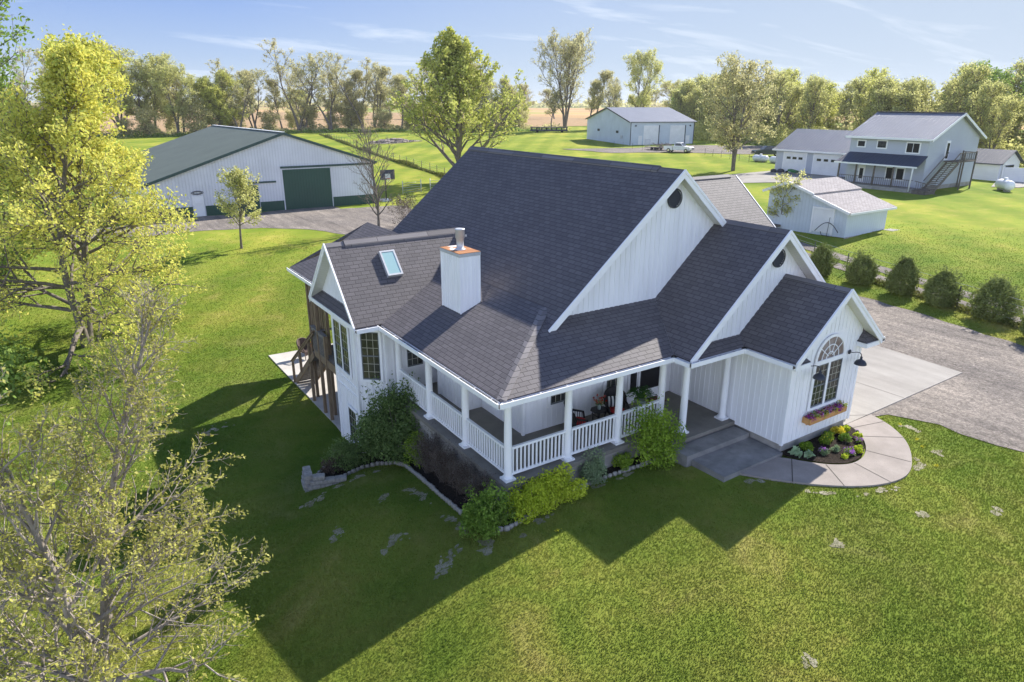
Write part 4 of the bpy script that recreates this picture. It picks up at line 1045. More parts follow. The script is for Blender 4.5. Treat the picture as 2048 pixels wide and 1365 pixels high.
# --- windows
def window(parent, c, e, n, w, h, cols=3, rows=6, twin=False, casing=0.09, glass='glass', gr_mat='grille'):
    """c = bottom centre of the opening"""
    fm = frame_mat(c, e, n)
    f = LMB(fm); k = 2 if twin else 1; tot = w * k + (0.1 if twin else 0)
    x0 = -tot / 2; x1 = tot / 2
    f.box((x0 - casing, -0.045, -casing), (x0, 0, h + casing)); f.box((x1, -0.045, -casing), (x1 + casing, 0, h + casing))
    f.box((x0, -0.045, h), (x1, 0, h + casing)); f.box((x0, -0.06, -casing), (x1, 0, 0))
    if twin: f.box((-0.05, -0.045, 0), (0.05, 0, h))
    fo = f.build('window', 'trim', parent)
    s = LMB(fm); g = LMB(fm); gl = LMB(fm)
    for i in range(k):
        a = x0 + i * (w + 0.1); b = a + w; t = 0.035
        s.box((a, -0.035, 0), (a + t, -0.004, h)); s.box((b - t, -0.035, 0), (b, -0.004, h)); s.box((a + t, -0.035, 0), (b - t, -0.004, t * 1.3)); s.box((a + t, -0.035, h - t), (b - t, -0.004, h)); s.box((a + t, -0.04, h / 2 - 0.02), (b - t, -0.004, h / 2 + 0.02))
        g.box((a + t, -0.012, t * 1.3), (b - t, -0.005, h / 2 - 0.02)); g.box((a + t, -0.018, h / 2 + 0.02), (b - t, -0.009, h - t))
        for q in range(1, cols): x = a + w * q / cols; gl.box((x - 0.008, -0.024, 0.05), (x + 0.008, -0.0185, h - 0.04))
        for q in range(1, rows):
            if q * 2 == rows: continue
            z = h * q / rows; gl.box((a + t, -0.0235, z - 0.008), (b - t, -0.0183, z + 0.008))
    s.build('sash', 'sash', fo); g.build('pane', glass, fo); gl.build('grille', gr_mat, fo)
    return fo
window(house, (10.67, -2.135, 0.86), (1, 0, 0), (0, -1, 0), 0.64, 1.40, 3, 6, True)
window(house, (-0.575, 9.93, 0.42), (0, -1, 0), (-1, 0, 0), 0.66, 1.82, 3, 6, True)
wc = Vector((-0.55, 8.6, 0)) + cd * 0.5 + cn * 0.025
window(house, (wc.x, wc.y, 0.52), cd, cn, 0.66, 1.78, 3, 6)
window(house, (-0.575, 9.35, -2.35), (0, -1, 0), (-1, 0, 0), 0.75, 1.35, 3, 4, False)
window(house, (3.78, 2.565, 0.80), (1, 0, 0), (0, -1, 0), 0.62, 1.15, 3, 4)
window(house, (6.08, 2.565, 0.80), (1, 0, 0), (0, -1, 0), 0.62, 1.15, 3, 4)
window(house, (1.35, 7.875, 0.85), (1, 0, 0), (0, -1, 0), 0.62, 1.1, 3, 4)
# arched fanlight
def half_disc(m, r0, r1, y0, y1, n=24, cz=0):
    for i in range(n):
        a, b = math.pi * i / n, math.pi * (i + 1) / n
        P = [(r0 * math.cos(a), r0 * math.sin(a)), (r1 * math.cos(a), r1 * math.sin(a)), (r1 * math.cos(b), r1 * math.sin(b)), (r0 * math.cos(b), r0 * math.sin(b))]
        m.face([(x, y0, z + cz) for x, z in P]); m.face([(P[1][0], y0, P[1][1] + cz), (P[1][0], y1, P[1][1] + cz), (P[2][0], y1, P[2][1] + cz), (P[2][0], y0, P[2][1] + cz)])
        if r0 > 0: m.face([(P[0][0], y0, P[0][1] + cz), (P[3][0], y0, P[3][1] + cz), (P[3][0], y1, P[3][1] + cz), (P[0][0], y1, P[0][1] + cz)])
fm = frame_mat((10.67, -2.135, 2.40), (1, 0, 0), (0, -1, 0))
f = LMB(fm); half_disc(f, 0.68, 0.76, -0.045, 0.0, 30); f.box((-0.76, -0.045, -0.05), (0.76, 0, 0.0)); fan = f.build('arched_window', 'trim', house)
f = LMB(fm); half_disc(f, 0.0, 0.68, -0.012, 0.0, 30); f.build('pane', 'arch_glass', fan)
f = LMB(fm)
for r in (0.2, 0.43): half_disc(f, r - 0.012, r + 0.012, -0.03, -0.013, 26)
for a in (36, 72, 108, 144): f.beam((0.12 * math.cos(R(a)), -0.022, 0.12 * math.sin(R(a))), (0.68 * math.cos(R(a)), -0.022, 0.68 * math.sin(R(a))), 0.022, 0.014, (0, 1, 0))
f.build('grille', 'trim', fan)
# round louvre vents
def vent(cx, y, cz, rx, rz):
    m = MB(); n = 28
    ring = [(rx * math.cos(2 * math.pi * i / n), rz * math.sin(2 * math.pi * i / n)) for i in range(n)]
    for i in range(n):
        a, b = ring[i], ring[(i + 1) % n]
        m.face([(cx + a[0], y - 0.05, cz + a[1]), (cx + a[0] * .86, y - 0.05, cz + a[1] * .86), (cx + b[0] * .86, y - 0.05, cz + b[1] * .86), (cx + b[0], y - 0.05, cz + b[1])])
        m.face([(cx + a[0], y - 0.05, cz + a[1]), (cx + b[0], y - 0.05, cz + b[1]), (cx + b[0], y, cz + b[1]), (cx + a[0], y, cz + a[1])])
    m.face([(cx + a[0] * .86, y - 0.012, cz + a[1] * .86) for a in ring])
    z = -rz * 0.8
    while z < rz * 0.82:
        w = rx * 0.86 * math.sqrt(max(0, 1 - (z / (rz * .86)) ** 2))
        if w > 0.04: m.face([(cx - w, y - 0.045, cz + z - 0.03), (cx + w, y - 0.045, cz + z - 0.03), (cx + w, y - 0.014, cz + z + 0.012), (cx - w, y - 0.014, cz + z + 0.012)])
        z += 0.055
    m.build('gable_vent', 'vent', house)
vent(7.81, 2.095, 6.98, 0.31, 0.31)
vent(10.16, -0.235, 5.23, 0.30, 0.30)
# front door with sidelight
m = MB(); m.box((7.23, 2.53, 0.0), (7.31, 2.588, 2.3)); m.box((8.23, 2.53, 0), (8.31, 2.588, 2.3)); m.box((7.31, 2.53, 2.2), (8.23, 2.588, 2.3)); m.box((6.75, 2.53, 0), (6.83, 2.588, 2.3)); m.box((6.83, 2.53, 2.2), (7.23, 2.588, 2.3)); m.box((6.83, 2.53, 0), (7.23, 2.588, 0.35))
dr = m.build('front_door', 'trim', house)
m = MB(); m.box((7.31, 2.545, 0.35), (8.23, 2.58, 2.2)); m.box((6.9, 2.55, 0.4), (7.16, 2.58, 2.15)); m.build('pane', 'black', dr)
m = MB(); m.box((7.31, 2.54, 0.0), (8.23, 2.586, 0.35)); m.build('kick_panel', 'trim', dr)
# skylight
m = MB(); g = MB(); nW = Vector((0, -SW, 1)).normalized()
def wp(x, y, o=0.0): return Vector((x, y, wzf(y))) + nW * o
x0, x1, y0, y1 = 0.84, 1.41, 8.69, 9.41
for (a, b, c, d) in ((x0, x0 + .06, y0, y1), (x1 - .06, x1, y0, y1), (x0 + .06, x1 - .06, y0, y0 + .045), (x0 + .06, x1 - .06, y1 - .045, y1)):
    m.slab([wp(a, c, .13), wp(b, c, .13), wp(b, d, .13), wp(a, d, .13)], 0.16)
sk = m.build('skylight', 'galv', house)
g.slab([wp(x0 + .06, y0 + .045, .115), wp(x1 - .06, y0 + .045, .115), wp(x1 - .06, y1 - .045, .115), wp(x0 + .06, y1 - .045, .115)], 0.02); g.build('pane', 'sky_glass', sk)
# chimney
cx0, cx1, cy0, cy1 = 1.73, 2.44, 5.05, 6.28
m = MB(); m.box((cx0, cy0, 2.6), (cx1, cy1, 5.27))
for y in (5.2, 5.35, 5.5, 5.65, 5.8, 5.95, 6.1): m.box((cx0 - 0.012, y - 0.012, 3.0), (cx0 - 0.001, y + 0.012, 5.26))
for x in (1.87, 2.01, 2.15, 2.29): m.box((x - 0.012, cy0 - 0.012, 3.0), (x + 0.012, cy0 - 0.001, 5.26))
for (x, y) in ((cx0, cy0), (cx0, cy1), (cx1, cy0)): m.box((x - 0.02, y - 0.02, 2.9), (x + 0.02, y + 0.02, 5.265))
ch = m.build('chimney', 'siding', house)
m = MB(); m.box((cx0 - 0.03, cy0 - 0.03, 5.27), (cx1 + 0.03, cy1 + 0.03, 5.375)); m.build('cap_band', 'galv', ch)
m = MB(); m.box((cx0 - 0.025, cy0 - 0.025, 5.376), (cx1 + 0.025, cy1 + 0.025, 5.39)); m.build('cap_top', 'rust', ch)
m = MB(); m.lathe((2.07, 5.62, 5.39), [(0.19, 0), (0.14, 0.04), (0.115, 0.05), (0.115, 0.33), (0.13, 0.34), (0.13, 0.37), (0.145, 0.38), (0.145, 0.62), (0.16, 0.63), (0.16, 0.66), (0.12, 0.67)], 22); m.box((2.2, 5.5, 5.8), (2.25, 5.53, 5.86)); m.build('flue', 'galv', ch)
roof_part('cricket', [[(2.44, 5.67, 4.05), (3.24, 5.67, 4.05), (2.44, 4.93, 3.735)], [(2.44, 5.67, 4.05), (3.24, 5.67, 4.05), (2.44, 6.41, 3.735)]], thick=0.04)
# gooseneck barn lamps
def gooseneck(x, z):
    m = MB(); y = -2.135
    m.lathe((0, 0, 0), [(0.075, 0), (0.075, 0.02), (0.04, 0.035)], 16)
    rot = Matrix.Rotation(R(90), 3, 'X'); m.v = [rot @ p + Vector((x, y, z)) for p in m.v]
    pl = m.build('wall_lamp', 'lamp', house)
    m = MB(); m.tube([(x, y - .02, z), (x, y - .12, z + .01), (x, y - .22, z + .055), (x, y - .33, z + .075), (x, y - .40, z + .03), (x, y - .41, z - .05)], 0.013, 8); m.build('arm', 'lamp', pl)
    m = MB(); m.lathe((x, y - .41, z - .29), [(0.185, 0), (0.185, 0.012), (0.175, 0.05), (0.13, 0.115), (0.06, 0.155), (0.035, 0.17), (0.035, 0.25), (0.015, 0.26)], 24); m.build('shade', 'lamp', pl)
gooseneck(9.60, 2.37); gooseneck(11.74, 2.37)
# flood light under the wing soffit
m = MB(); m.lathe((0.0, 7.75, 2.5), [(0.03, 0.1), (0.05, 0.08), (0.09, 0.02), (0.07, -0.04), (0.03, -0.06)], 12); m.tube([(0.0, 7.75, 2.62), (0.0, 7.75, 2.5)], 0.02, 6); m.build('flood_light', 'trim', house)
# down pipe beside the entry column
m = MB(); m.tube([(12.95, -2.0, 2.6), (12.7, -2.05, 2.45), (12.42, -2.0, 2.3), (12.42, -2.0, -0.3)], 0.035, 6); m.build('downpipe', 'trim', house)

# ---------------------------------------------------------------- timber deck behind the wing
deck = thing('timber_deck', (1.0, 13, -2.7), 'brown timber deck on tall posts with a stair down to the patio', 'deck')
m = MB()
m.box((-0.35, 10.9, -0.14), (3.3, 14.0, -0.02)); m.build('deck_floor', 'greywood', deck)
m = MB(); m.box((-0.42, 10.9, -0.36), (-0.37, 14.05, -0.02)); m.box((-0.36, 14.01, -0.36), (3.3, 14.06, -0.02)); m.build('rim_board', 'wood', deck)
for (x, y, z0, z1) in ((-0.40, 12.5, -2.78, 0.95), (-0.40, 13.32, -2.78, 2.62), (-0.42, 14.75, -2.78, 0.2), (-0.12, 12.9, -2.78, 2.62), (1.3, 13.9, -2.78, 2.62), (-0.15, 15.1, -2.78, 2.62))[:6]:
    MB().box((x - 0.06, y - 0.06, z0), (x + 0.06, y + 0.06, z1)).build('post', 'wood', deck)
m = MB(); m.box((-0.47, 12.45, 0.93), (-0.3, 14.2, 0.97)); m.box((-0.44, 12.5, 0.80), (-0.40, 14.1, 0.92)); m.box((-0.3, 13.25, .93), (.4, 13.4, .97))
for i in range(12): m.box((-0.43, 12.6 + i * 0.13, -0.1), (-0.40, 12.64 + i * 0.13, 0.8))
m.build('railing', 'greywood', deck)
m = MB()
for i in range(8): m.box((-0.14, 13.2 + i * 0.24, 0.0), (-0.11, 13.34 + i * 0.24, 2.6))
m.build('privacy_screen', 'wood', deck)
m = MB(); n = 13
for i in range(n):
    y = 14.05 + (17.3 - 14.05) * i / n; z = -0.2 - (2.5) * i / n
    m.box((-0.42, y, z - 0.05), (0.55, y + 0.2, z - 0.01)); m.box((-0.42, y + 0.2, z - 0.18), (0.55, y + 0.215, z - 0.052))
m.build('stair_treads', 'greywood', deck)
m = MB()
for x in (-0.46, 0.58): m.beam((x, 14.05, -0.3), (x, 17.4, -2.75), 0.04, 0.24)
m.build('stair_stringer', 'wood', deck)
m = MB(); m.beam((-0.5, 13.6, 0.9), (-0.5, 17.6, -1.72), 0.12, 0.04); m.beam((-0.5, 13.7, 0.76), (-0.5, 17.5, -1.75), 0.04, 0.09)
m.build('handrail', 'wood', deck)
for (y, z) in ((17.35, -1.72), (16.0, -0.8)):
    MB().box((-0.56, y - 0.05, (-2.75 if y > 17 else -1.75)), (-0.46, y + 0.05, z)).build('stair_post', 'wood', deck)
# ================================================================ around the house
# ---- wicker chairs, table, flowers, fern on the porch
def wicker_chair(loc, rz, label, mat='wicker', cushion=True, pillow=False, back_h=1.05):
    o = thing('wicker_chair', loc, label, 'chair'); o.rotation_euler[2] = rz; o['_o'] = (0, 0, 0)
    # faces local -y
    m = MB()
    m.slab([(-0.27, -0.27, 0.40), (0.27, -0.27, 0.40), (0.25, 0.23, 0.40), (-0.25, 0.23, 0.40)], 0.07)
    m.box((-0.27, -0.27, 0.22), (0.27, -0.25, 0.33)); m.build('seat', mat, o)
    m = MB(); n = 12; rows = 6
    def bp(i, k):
        t = i / n * math.pi; z = 0.36 + (back_h - 0.36) * (k / rows) * (0.35 + 0.65 * math.sin(t) ** 0.5 if k else 1)
        flare = 1 + 0.22 * (k / rows) ** 2
        return Vector((0.30 * math.cos(t) * flare, 0.10 + 0.17 * math.sin(t) * (1 + 0.9 * (k / rows)), z))
    for i in range(n):
        for k in range(rows):
            a, b, c, d = bp(i, k), bp(i + 1, k), bp(i + 1, k + 1), bp(i, k + 1); q = Vector((0, 0.025, 0))
            m.face([a, b, c, d], sm=True); m.face([d + q, c + q, b + q, a + q], sm=True)
    rim = [bp(i, rows) for i in range(n + 1)]; m.tube(rim, 0.032, 8)
    m.build('backrest', mat, o)
    for sx in (-1, 1):
        m = MB(); m.tube([(sx * 0.33, 0.12, 0.68), (sx * 0.35, -0.05, 0.63), (sx * 0.33, -0.24, 0.60), (sx * 0.29, -0.27, 0.40)], 0.035, 8)
        for j in range(5): m.tube([(sx * 0.30, 0.1 - j * 0.075, 0.38), (sx * 0.34, 0.1 - j * 0.075, 0.62)], 0.012, 5)
        m.build('armrest', mat, o)
        for sy in (-1, 1):
            MB().tube([(sx * 0.25, sy * 0.24, 0.36), (sx * 0.29, sy * 0.30 + 0.0, 0.0)], [0.026, 0.02], 7).build('leg', mat, o)
    if cushion: MB().lathe((0, -0.02, 0.40), [(0.2, 0), (0.255, 0.02), (0.26, 0.06), (0.22, 0.085), (0.1, 0.09)], 20).build('seat_cushion', 'red', o)
    if pillow:
        m = MB(); g = 8
        def pp(i, j, s_):
            u, v = i / g, j / g; b = (math.sin(math.pi * u) * math.sin(math.pi * v)) ** 0.5
            return Vector((-0.24 + 0.48 * u, 0.12 - s_ * 0.075 * b + 0.06 * v, 0.49 + 0.36 * v))
        for i in range(g):
            for j in range(g):
                for s_ in (1, -1):
                    P = [pp(i, j, s_), pp(i + 1, j, s_), pp(i + 1, j + 1, s_), pp(i, j + 1, s_)]; uv = [(i / g, j / g), ((i + 1) / g, j / g), ((i + 1) / g, (j + 1) / g), (i / g, (j + 1) / g)]
                    m.face(P[::s_], uv[::s_], True)
        m.build('pillow', 'stripe', o)
    return o
wicker_chair((3.95, 1.75, 0.0), R(62), 'black wicker chair with red cushion left of the porch table, in profile', pillow=False)
wicker_chair((5.52, 1.72, 0.0), R(-22), 'black wicker chair with red cushion and black-and-white striped pillow on the porch', pillow=True)
wicker_chair((0.95, 20.2, -2.66), R(20), 'brown wicker armchair standing on the patio beyond the deck stair', mat='brownwicker', cushion=False, back_h=0.95)
t = thing('side_table', (4.9, 1.85, 0.0), 'small black side table between the two wicker porch chairs', 'table')
m = MB(); m.slab([(4.9 + .3 * math.cos(R(a)), 1.85 + .26 * math.sin(R(a)), .56) for a in range(22, 382, 45)], 0.03); m.build('table_top', 'black', t)
for a in range(45, 405, 90):
    MB().beam((4.9 + .22 * math.cos(R(a)), 1.85 + .19 * math.sin(R(a)), 0.53), (4.9 - .05 * math.cos(R(a)) + .22 * math.cos(R(a)), 1.85 + .17 * math.sin(R(a)), 0), 0.025).build('leg', 'black', t)
MB().beam((4.72, 1.7, .12), (5.08, 2.0, .4), .02).beam((5.08, 1.7, .12), (4.72, 2.0, .4), .02).build('brace', 'black', t)
v = thing('flower_vase', (4.9, 1.85, 0.562), 'glass vase of dark red flowers standing on the black side table', 'vase')
MB().lathe((4.9, 1.85, .562), [(0.05, 0), (0.065, .06), (0.05, .15), (0.06, .2)], 14).build('vase', 'greypot', v)
rg = np.random.default_rng(4)
W = Wood(); fp = []
for i in range(16):
    a = rg.uniform(0, 6.28); e = rg.uniform(0.05, 0.27); z = rg.uniform(0.28, 0.52) - e * 0.5
    W.add([[0, 0, 0.12], [e * .4 * math.cos(a), e * .4 * math.sin(a), z * .6], [e * math.cos(a), e * math.sin(a), z]], [0.004] * 3, 3)
    fp += [[e * math.cos(a) + q[0], e * math.sin(a) + q[1], z + q[2]] for q in rg.normal(0, 0.014, (14, 3))]
W.build('stems', 'lf_mid', v); leaves('petals', np.array(fp), 0.05, 'lf_red', v, 3); leaves('leaves', rg.normal(0, 0.05, (120, 3)) * [1, 1, .8] + [0, 0, .22], 0.05, 'lf_mid', v, 5)
# fern in tall pot
def fern(name, loc, label, pot_h=0.72, fr=0.46, n=60):
    o = thing(name, loc, label, 'potted plant'); o['_o'] = (0, 0, 0)
    MB().lathe((0, 0, 0), [(0.12, 0), (0.15, .02), (0.19, pot_h - .04), (0.205, pot_h - .03), (0.205, pot_h), (0.17, pot_h), (0.165, pot_h - .03)], 20).build('pot', 'greypot', o)
    rg = np.random.default_rng(9); P = []; 
    for i in range(n):
        a = rg.uniform(0, 6.28); L = fr * rg.uniform(.6, 1.15); hgt = rg.uniform(.18, .4)
        for t in np.linspace(0.08, 1, 26):
            r = L * t; z = hgt * math.sin(min(1, t * 1.15) * math.pi * .8) ; w = .05 * math.sin(math.pi * min(1, t + .1))
            for s_ in (-1, 1): P.append([r * math.cos(a) - s_ * w * math.sin(a), r * math.sin(a) + s_ * w * math.cos(a), pot_h + z])
    leaves('fronds', np.array(P), 0.05, 'lf_fern', o, 2, aspect=0.4)
fern('potted_fern', (6.3, 1.45, 0.0), 'green fern in a tall grey pot on the porch beside the entry door')
o = thing('planter', (1.35, 20.9, -2.66), 'round brown tub of red flowers on the patio behind the deck stair', 'planter'); o['_o'] = (0, 0, 0)
MB().lathe((0, 0, 0), [(.16, 0), (.28, .28), (.30, .30), (.30, .34), (.25, .34)], 18).build('pot', 'brownwicker', o)
leaves('flowers', np.random.default_rng(1).normal(0, .13, (260, 3)) * [1, 1, .5] + [0, 0, .44], .06, 'lf_orange', o, 1)
# window box
wb = thing('window_box', (10.67, -2.3, 0.5), 'cedar window box of purple and yellow pansies under the front gable window', 'flower box')
m = MB(); a, b = 9.72, 11.66
m.box((a, -2.42, .44), (b, -2.395, .63)); m.box((a, -2.165, .44), (b, -2.14, .63)); m.box((a, -2.39, .44), (a + .025, -2.17, .63)); m.box((b - .025, -2.39, .44), (b, -2.17, .63)); m.box((a + .03, -2.39, .44), (b - .03, -2.17, .58))
m.build('planter', 'cedar', wb)
for x in (9.95, 11.43): MB().beam((x, -2.38, .43), (x, -2.15, .3), .03).build('bracket', 'cedar', wb)
rg = np.random.default_rng(5)
P = np.stack([rg.uniform(a + .04, b - .04, 1500), rg.uniform(-2.46, -2.17, 1500), rg.uniform(.58, .75, 1500)], 1) - np.array([10.67, -2.3, .5])
P[:, 2] += .04 * np.sin(P[:, 0] * 9)
k = np.sin(P[:, 0] * 13) + rg.normal(0, .5, len(P))
leaves('petals', P[k > 0.0][:620], .055, 'lf_purple', wb, 8); leaves('leaves', P[(k <= 0.0)][:520] * [1, 1, .93], .05, 'lf_mid', wb, 9); leaves('yellow_petals', P[np.abs(k + .6) < .25][:120], .05, 'lf_yellow', wb, 10)

# ---- edging stones round the beds: one object per stone would be a bead string, each a scalloped block
def edging(path, label, group, seed, step=0.17):
    rg = random.Random(seed); pts = []
    for a, b in zip(path[:-1], path[1:]):
        a = Vector(a); b = Vector(b); L = (b - a).length; n = max(1, round(L / step))
        for i in range(n): pts.append((a + (b - a) * i / n, math.atan2((b - a).y, (b - a).x)))
    proto = None
    for p, ang in pts:
        if proto is None:
            m = MB(); m.lathe((0, 0, -0.06), [(0.085, 0), (0.085, .13), (0.07, .16), (0.03, .17)], 9); m.v = [Vector((q.x, q.y * 0.62, q.z)) for q in m.v]
            proto = m.build('edging_stone', 'stone'); tag(proto, label, 'edging stone', group); o = proto
        else:
            o = proto.copy(); COL.objects.link(o)
        o.location = (p.x, p.y, hz(p.x, p.y) + 0.02); o.rotation_euler = (rg.uniform(-.1, .1), rg.uniform(-.1, .1), ang + rg.uniform(-.15, .15))
        s_ = rg.uniform(.85, 1.1); o.scale = (s_, s_, s_)
edging(bed_out[:24], 'small grey scalloped edging stone in the row bordering the dark mulch bed', 'edging stones bordering the porch bed', 4)
# retaining wall of blocks
rg = random.Random(8)
def block(x0, y0, z, ang, w=0.40, d=0.26, h=0.15, proto=[None]):
    if proto[0] is None:
        bm = bmesh.new(); bmesh.ops.create_cube(bm, size=1); bmesh.ops.scale(bm, vec=(w, d, h - .008), verts=bm.verts); bmesh.ops.bevel(bm, geom=bm.edges[:], offset=.018, segments=2, affect='EDGES')
        me = bpy.data.meshes.new('retaining_block'); bm.to_mesh(me); bm.free(); me.materials.append(M['stone']); o = bpy.data.objects.new('retaining_block', me); proto[0] = o
    else: o = proto[0].copy()
    COL.objects.link(o); o.location = (x0, y0, z); o.rotation_euler[2] = ang + rg.uniform(-.03, .03)
    tag(o, 'tan split-face block in the low stacked retaining wall at the bed corner', 'retaining block', 'blocks of the low retaining wall')
for row in range(4):
    for i in range(3):
        x = -2.95 + 0.38 * i + .1 * row; y = 7.33 - .13 * i
        if row == 3 and i > 0: continue
        block(x, y, -2.62 + .15 * row, R(-18))
    if row < 4:
        for i in range(2): block(-3.0 + .03 * row + .06 * i, 7.62 + .36 * i, -2.62 + .15 * row, R(80))

# ---- shrubs round the porch
B = bush
B('lilac_bush', (0.0, 6.75, -1.75), (1.5, 1.5, 2.2), 24000, .085, 'lf_lilac', 'big dense dark green bush in front of the bay wall', 1, lumps=26, spikes=22, stems=9)
B('juniper', (-1.2, 7.95, -2.45), (1.25, .9, .95), 6500, .07, 'lf_lilac', 'low dark spreading shrub behind the stacked retaining blocks', 2, lumps=14, spikes=8)
B('barberry', (-2.0, 7.75, -2.4), (.5, .35, .55), 1300, .05, 'lf_brown', 'small reddish brown shrub at the corner of the retaining wall', 3, spikes=6)
B('spirea', (0.05, 5.25, -1.55), (.6, .65, .9), 3200, .06, 'lf_shrub', 'yellow-green shrub squeezed between the big dark bush and brown shrubs', 4, spikes=6)
for i, (x, y, s_, l) in enumerate(((0.02, 4.35, 1.05, 'tallest brown leafless shrub, next to the yellow-green shrub by the porch'), (-0.02, 3.2, .85, 'brown leafless shrub in the middle of the brown row beside the porch'), (0.0, 2.1, .75, 'brown leafless shrub under the second porch column from the corner'), (-0.03, 1.15, .72, 'brown leafless shrub nearest the bright green corner bush'))):
    o = thing('bare_shrub', (x, y, hz(x, y)), l, 'shrub', 'brown shrubs along the porch')
    r_ = np.random.default_rng(30 + i); W = Wood(); tips = []
    for k in range(95):
        a = r_.uniform(0, 6.28); e = r_.uniform(.1, .62) * s_; hgt = r_.uniform(.55, 1.35) * s_
        p1 = np.array([e * math.cos(a), e * .9 * math.sin(a), hgt]); p0 = np.array([r_.normal(0, .05), r_.normal(0, .05), -.05]); mid = (p0 + p1) / 2 + r_.normal(0, .06, 3) + [0, 0, .1]
        W.add([p0, mid, p1], [.011, .008, .004], 3)
        for q in range(5):
            t = r_.uniform(.35, 1); b0 = mid + (p1 - mid) * t; b1 = b0 + r_.normal(0, .13, 3) + [0, 0, .08]; W.add([b0, b1], [.005, .002], 3); tips.append(b1); tips.append((b0 + b1) / 2)
    W.build('stems', 'bark_dark', o); T_ = np.array(tips); leaves('foliage', np.concatenate([T_ + r_.normal(0, .05, T_.shape) for _ in range(3)]), .03, 'lf_brown', o, i)
B('corner_bush', (-0.42, 0.12, -.92), (.72, .66, 1.05), 6500, .075, 'lf_mid', 'bright green leafy bush at the corner of the porch bed', 5, spikes=18, lumps=16)
B('corner_bush', (.18, .02, -.86), (.4, .34, .5), 1300, .06, 'lf_mid', 'small green shrub between corner bush and first lime bush', 51, spikes=5)
B('lime_bush', (0.98, -.02, -.8), (.85, .62, .82), 8000, .065, 'lf_lime', 'rounded lime green bush nearest the porch corner', 6, lumps=22, group='lime bushes in front of the porch')
B('lime_bush', (2.08, .08, -.75), (.95, .62, .92), 9000, .065, 'lf_lime', 'larger rounded lime green bush beside the grey-green shrub', 7, lumps=22, group='lime bushes in front of the porch')
B('variegated_shrub', (3.35, .25, -.7), (.6, .5, .9), 6000, .05, 'lf_sage', 'grey-green variegated shrub beside the larger lime bush', 8, lumps=16)
B('small_shrub', (4.5, .2, -.66), (.5, .4, .48), 1800, .06, 'lf_shrub', 'small yellow-green shrub left of the tall arching bush', 9)
B('arching_bush', (5.55, -.02, -.63), (1.2, .9, 1.65), 7500, .075, 'lf_shrub', 'tall loose green bush with arching shoots in front of the entry columns', 10, lumps=24, spikes=30, stems=10)
# ---- flower bed plants by the walk
Z0 = -0.40
def clump(name, x, y, r, n, size, mat, label, seed, cat='plant', flower=None, nf=0, fs=.04, up=1.0, aspect=.6):
    o = thing(name, (x, y, Z0), label, cat); r_ = np.random.default_rng(seed)
    P = lump_points(r_, (r, r, r * up), n, 10, .5); P[:, 2] += .22 * r * up; leaves('leaves', P, size, mat, o, seed, aspect=aspect)
    if flower: 
        Q = lump_points(r_, (r * .9, r * .9, r * up * 1.3), nf * 3, 8, .8); Q = Q[Q[:, 2] > .2 * r][:nf]; Q[:, 2] += .2 * r; leaves('petals', Q, fs, flower, o, seed + 1)
clump('hosta', 9.22, -2.42, .2, 60, .17, 'lf_hosta', 'pale blue-green broad-leaved hosta nearest the entry landing', 21, aspect=.8)
clump('hosta', 9.42, -2.72, .17, 46, .16, 'lf_hosta', 'second pale broad-leaved hosta, closer to the walk edge', 22, aspect=.8)
clump('dwarf_conifer', 9.78, -2.42, .28, 1300, .05, 'lf_shrub', 'small feathery green shrub beside the hostas under the front window', 23, 'shrub')
clump('lavender', 9.95, -2.86, .2, 600, .04, 'lf_sage', 'grey-green tuft with lilac flowers in front of the feathery shrub', 24, flower='lf_pink', nf=90)
clump('dwarf_conifer', 10.75, -2.42, .3, 1400, .05, 'lf_shrub', 'second feathery green shrub with yellow blooms, middle of the flower bed', 25, 'shrub', flower='lf_yellow', nf=40)
clump('grass_tuft', 10.45, -2.95, .18, 400, .06, 'lf_sage', 'pale small tuft in the centre of the flower bed', 26)
clump('phlox', 10.62, -3.32, .2, 500, .045, 'lf_mid', 'purple-flowered clump near the front of the flower bed', 27, flower='lf_pink', nf=180)
clump('lime_perennial', 10.3, -3.36, .12, 120, .09, 'lf_lime', 'small lime-leaved plant left of the front purple flowers', 28)
clump('lime_perennial', 11.0, -3.36, .2, 170, .11, 'lf_lime', 'lime and green broad-leaved plant right of the front purple flowers', 29)
clump('green_tuft', 11.35, -2.72, .24, 900, .05, 'lf_mid', 'round dark green tuft in the right half of the flower bed', 31)
clump('phlox', 11.6, -2.98, .16, 300, .045, 'lf_mid', 'small bright purple flower clump at the right of the bed', 32, flower='lf_pink', nf=130)
clump('lime_perennial', 11.85, -2.8, .17, 120, .10, 'lf_lime', 'lime-leaved plant at the right edge of the flower bed', 33)
clump('golden_shrub', 11.55, -2.28, .27, 900, .06, 'lf_yellow', 'bright yellow shrub at the far end of the flower bed', 34, 'shrub')
clump('green_tuft', 11.15, -2.25, .22, 700, .05, 'lf_shrub', 'green tuft left of the bright yellow shrub', 35)
clump('lime_perennial', 12.0, -2.35, .18, 120, .11, 'lf_lime', 'broad lime-leaved plant right of the bright yellow shrub', 36)
clump('phlox', 12.15, -2.62, .1, 120, .04, 'lf_mid', 'tiny purple flower clump overhanging the walk at the bed end', 37, flower='lf_pink', nf=50)
# dandelions along the walk edge
for i, (x, y) in enumerate(((13.45, -3.9), (13.1, -4.25), (14.1, -3.0), (1.0, -1.2), (12.2, -5.1))):
    o = thing('dandelion', (x, y, hz(x, y)), 'yellow dandelion in the lawn near the walk and bed edges', 'flower', 'dandelions in the lawn')
    leaves('petals', np.random.default_rng(i).normal(0, .035, (26, 3)) * [1, 1, .4] + [0, 0, .05], .035, 'lf_yellow', o, i)

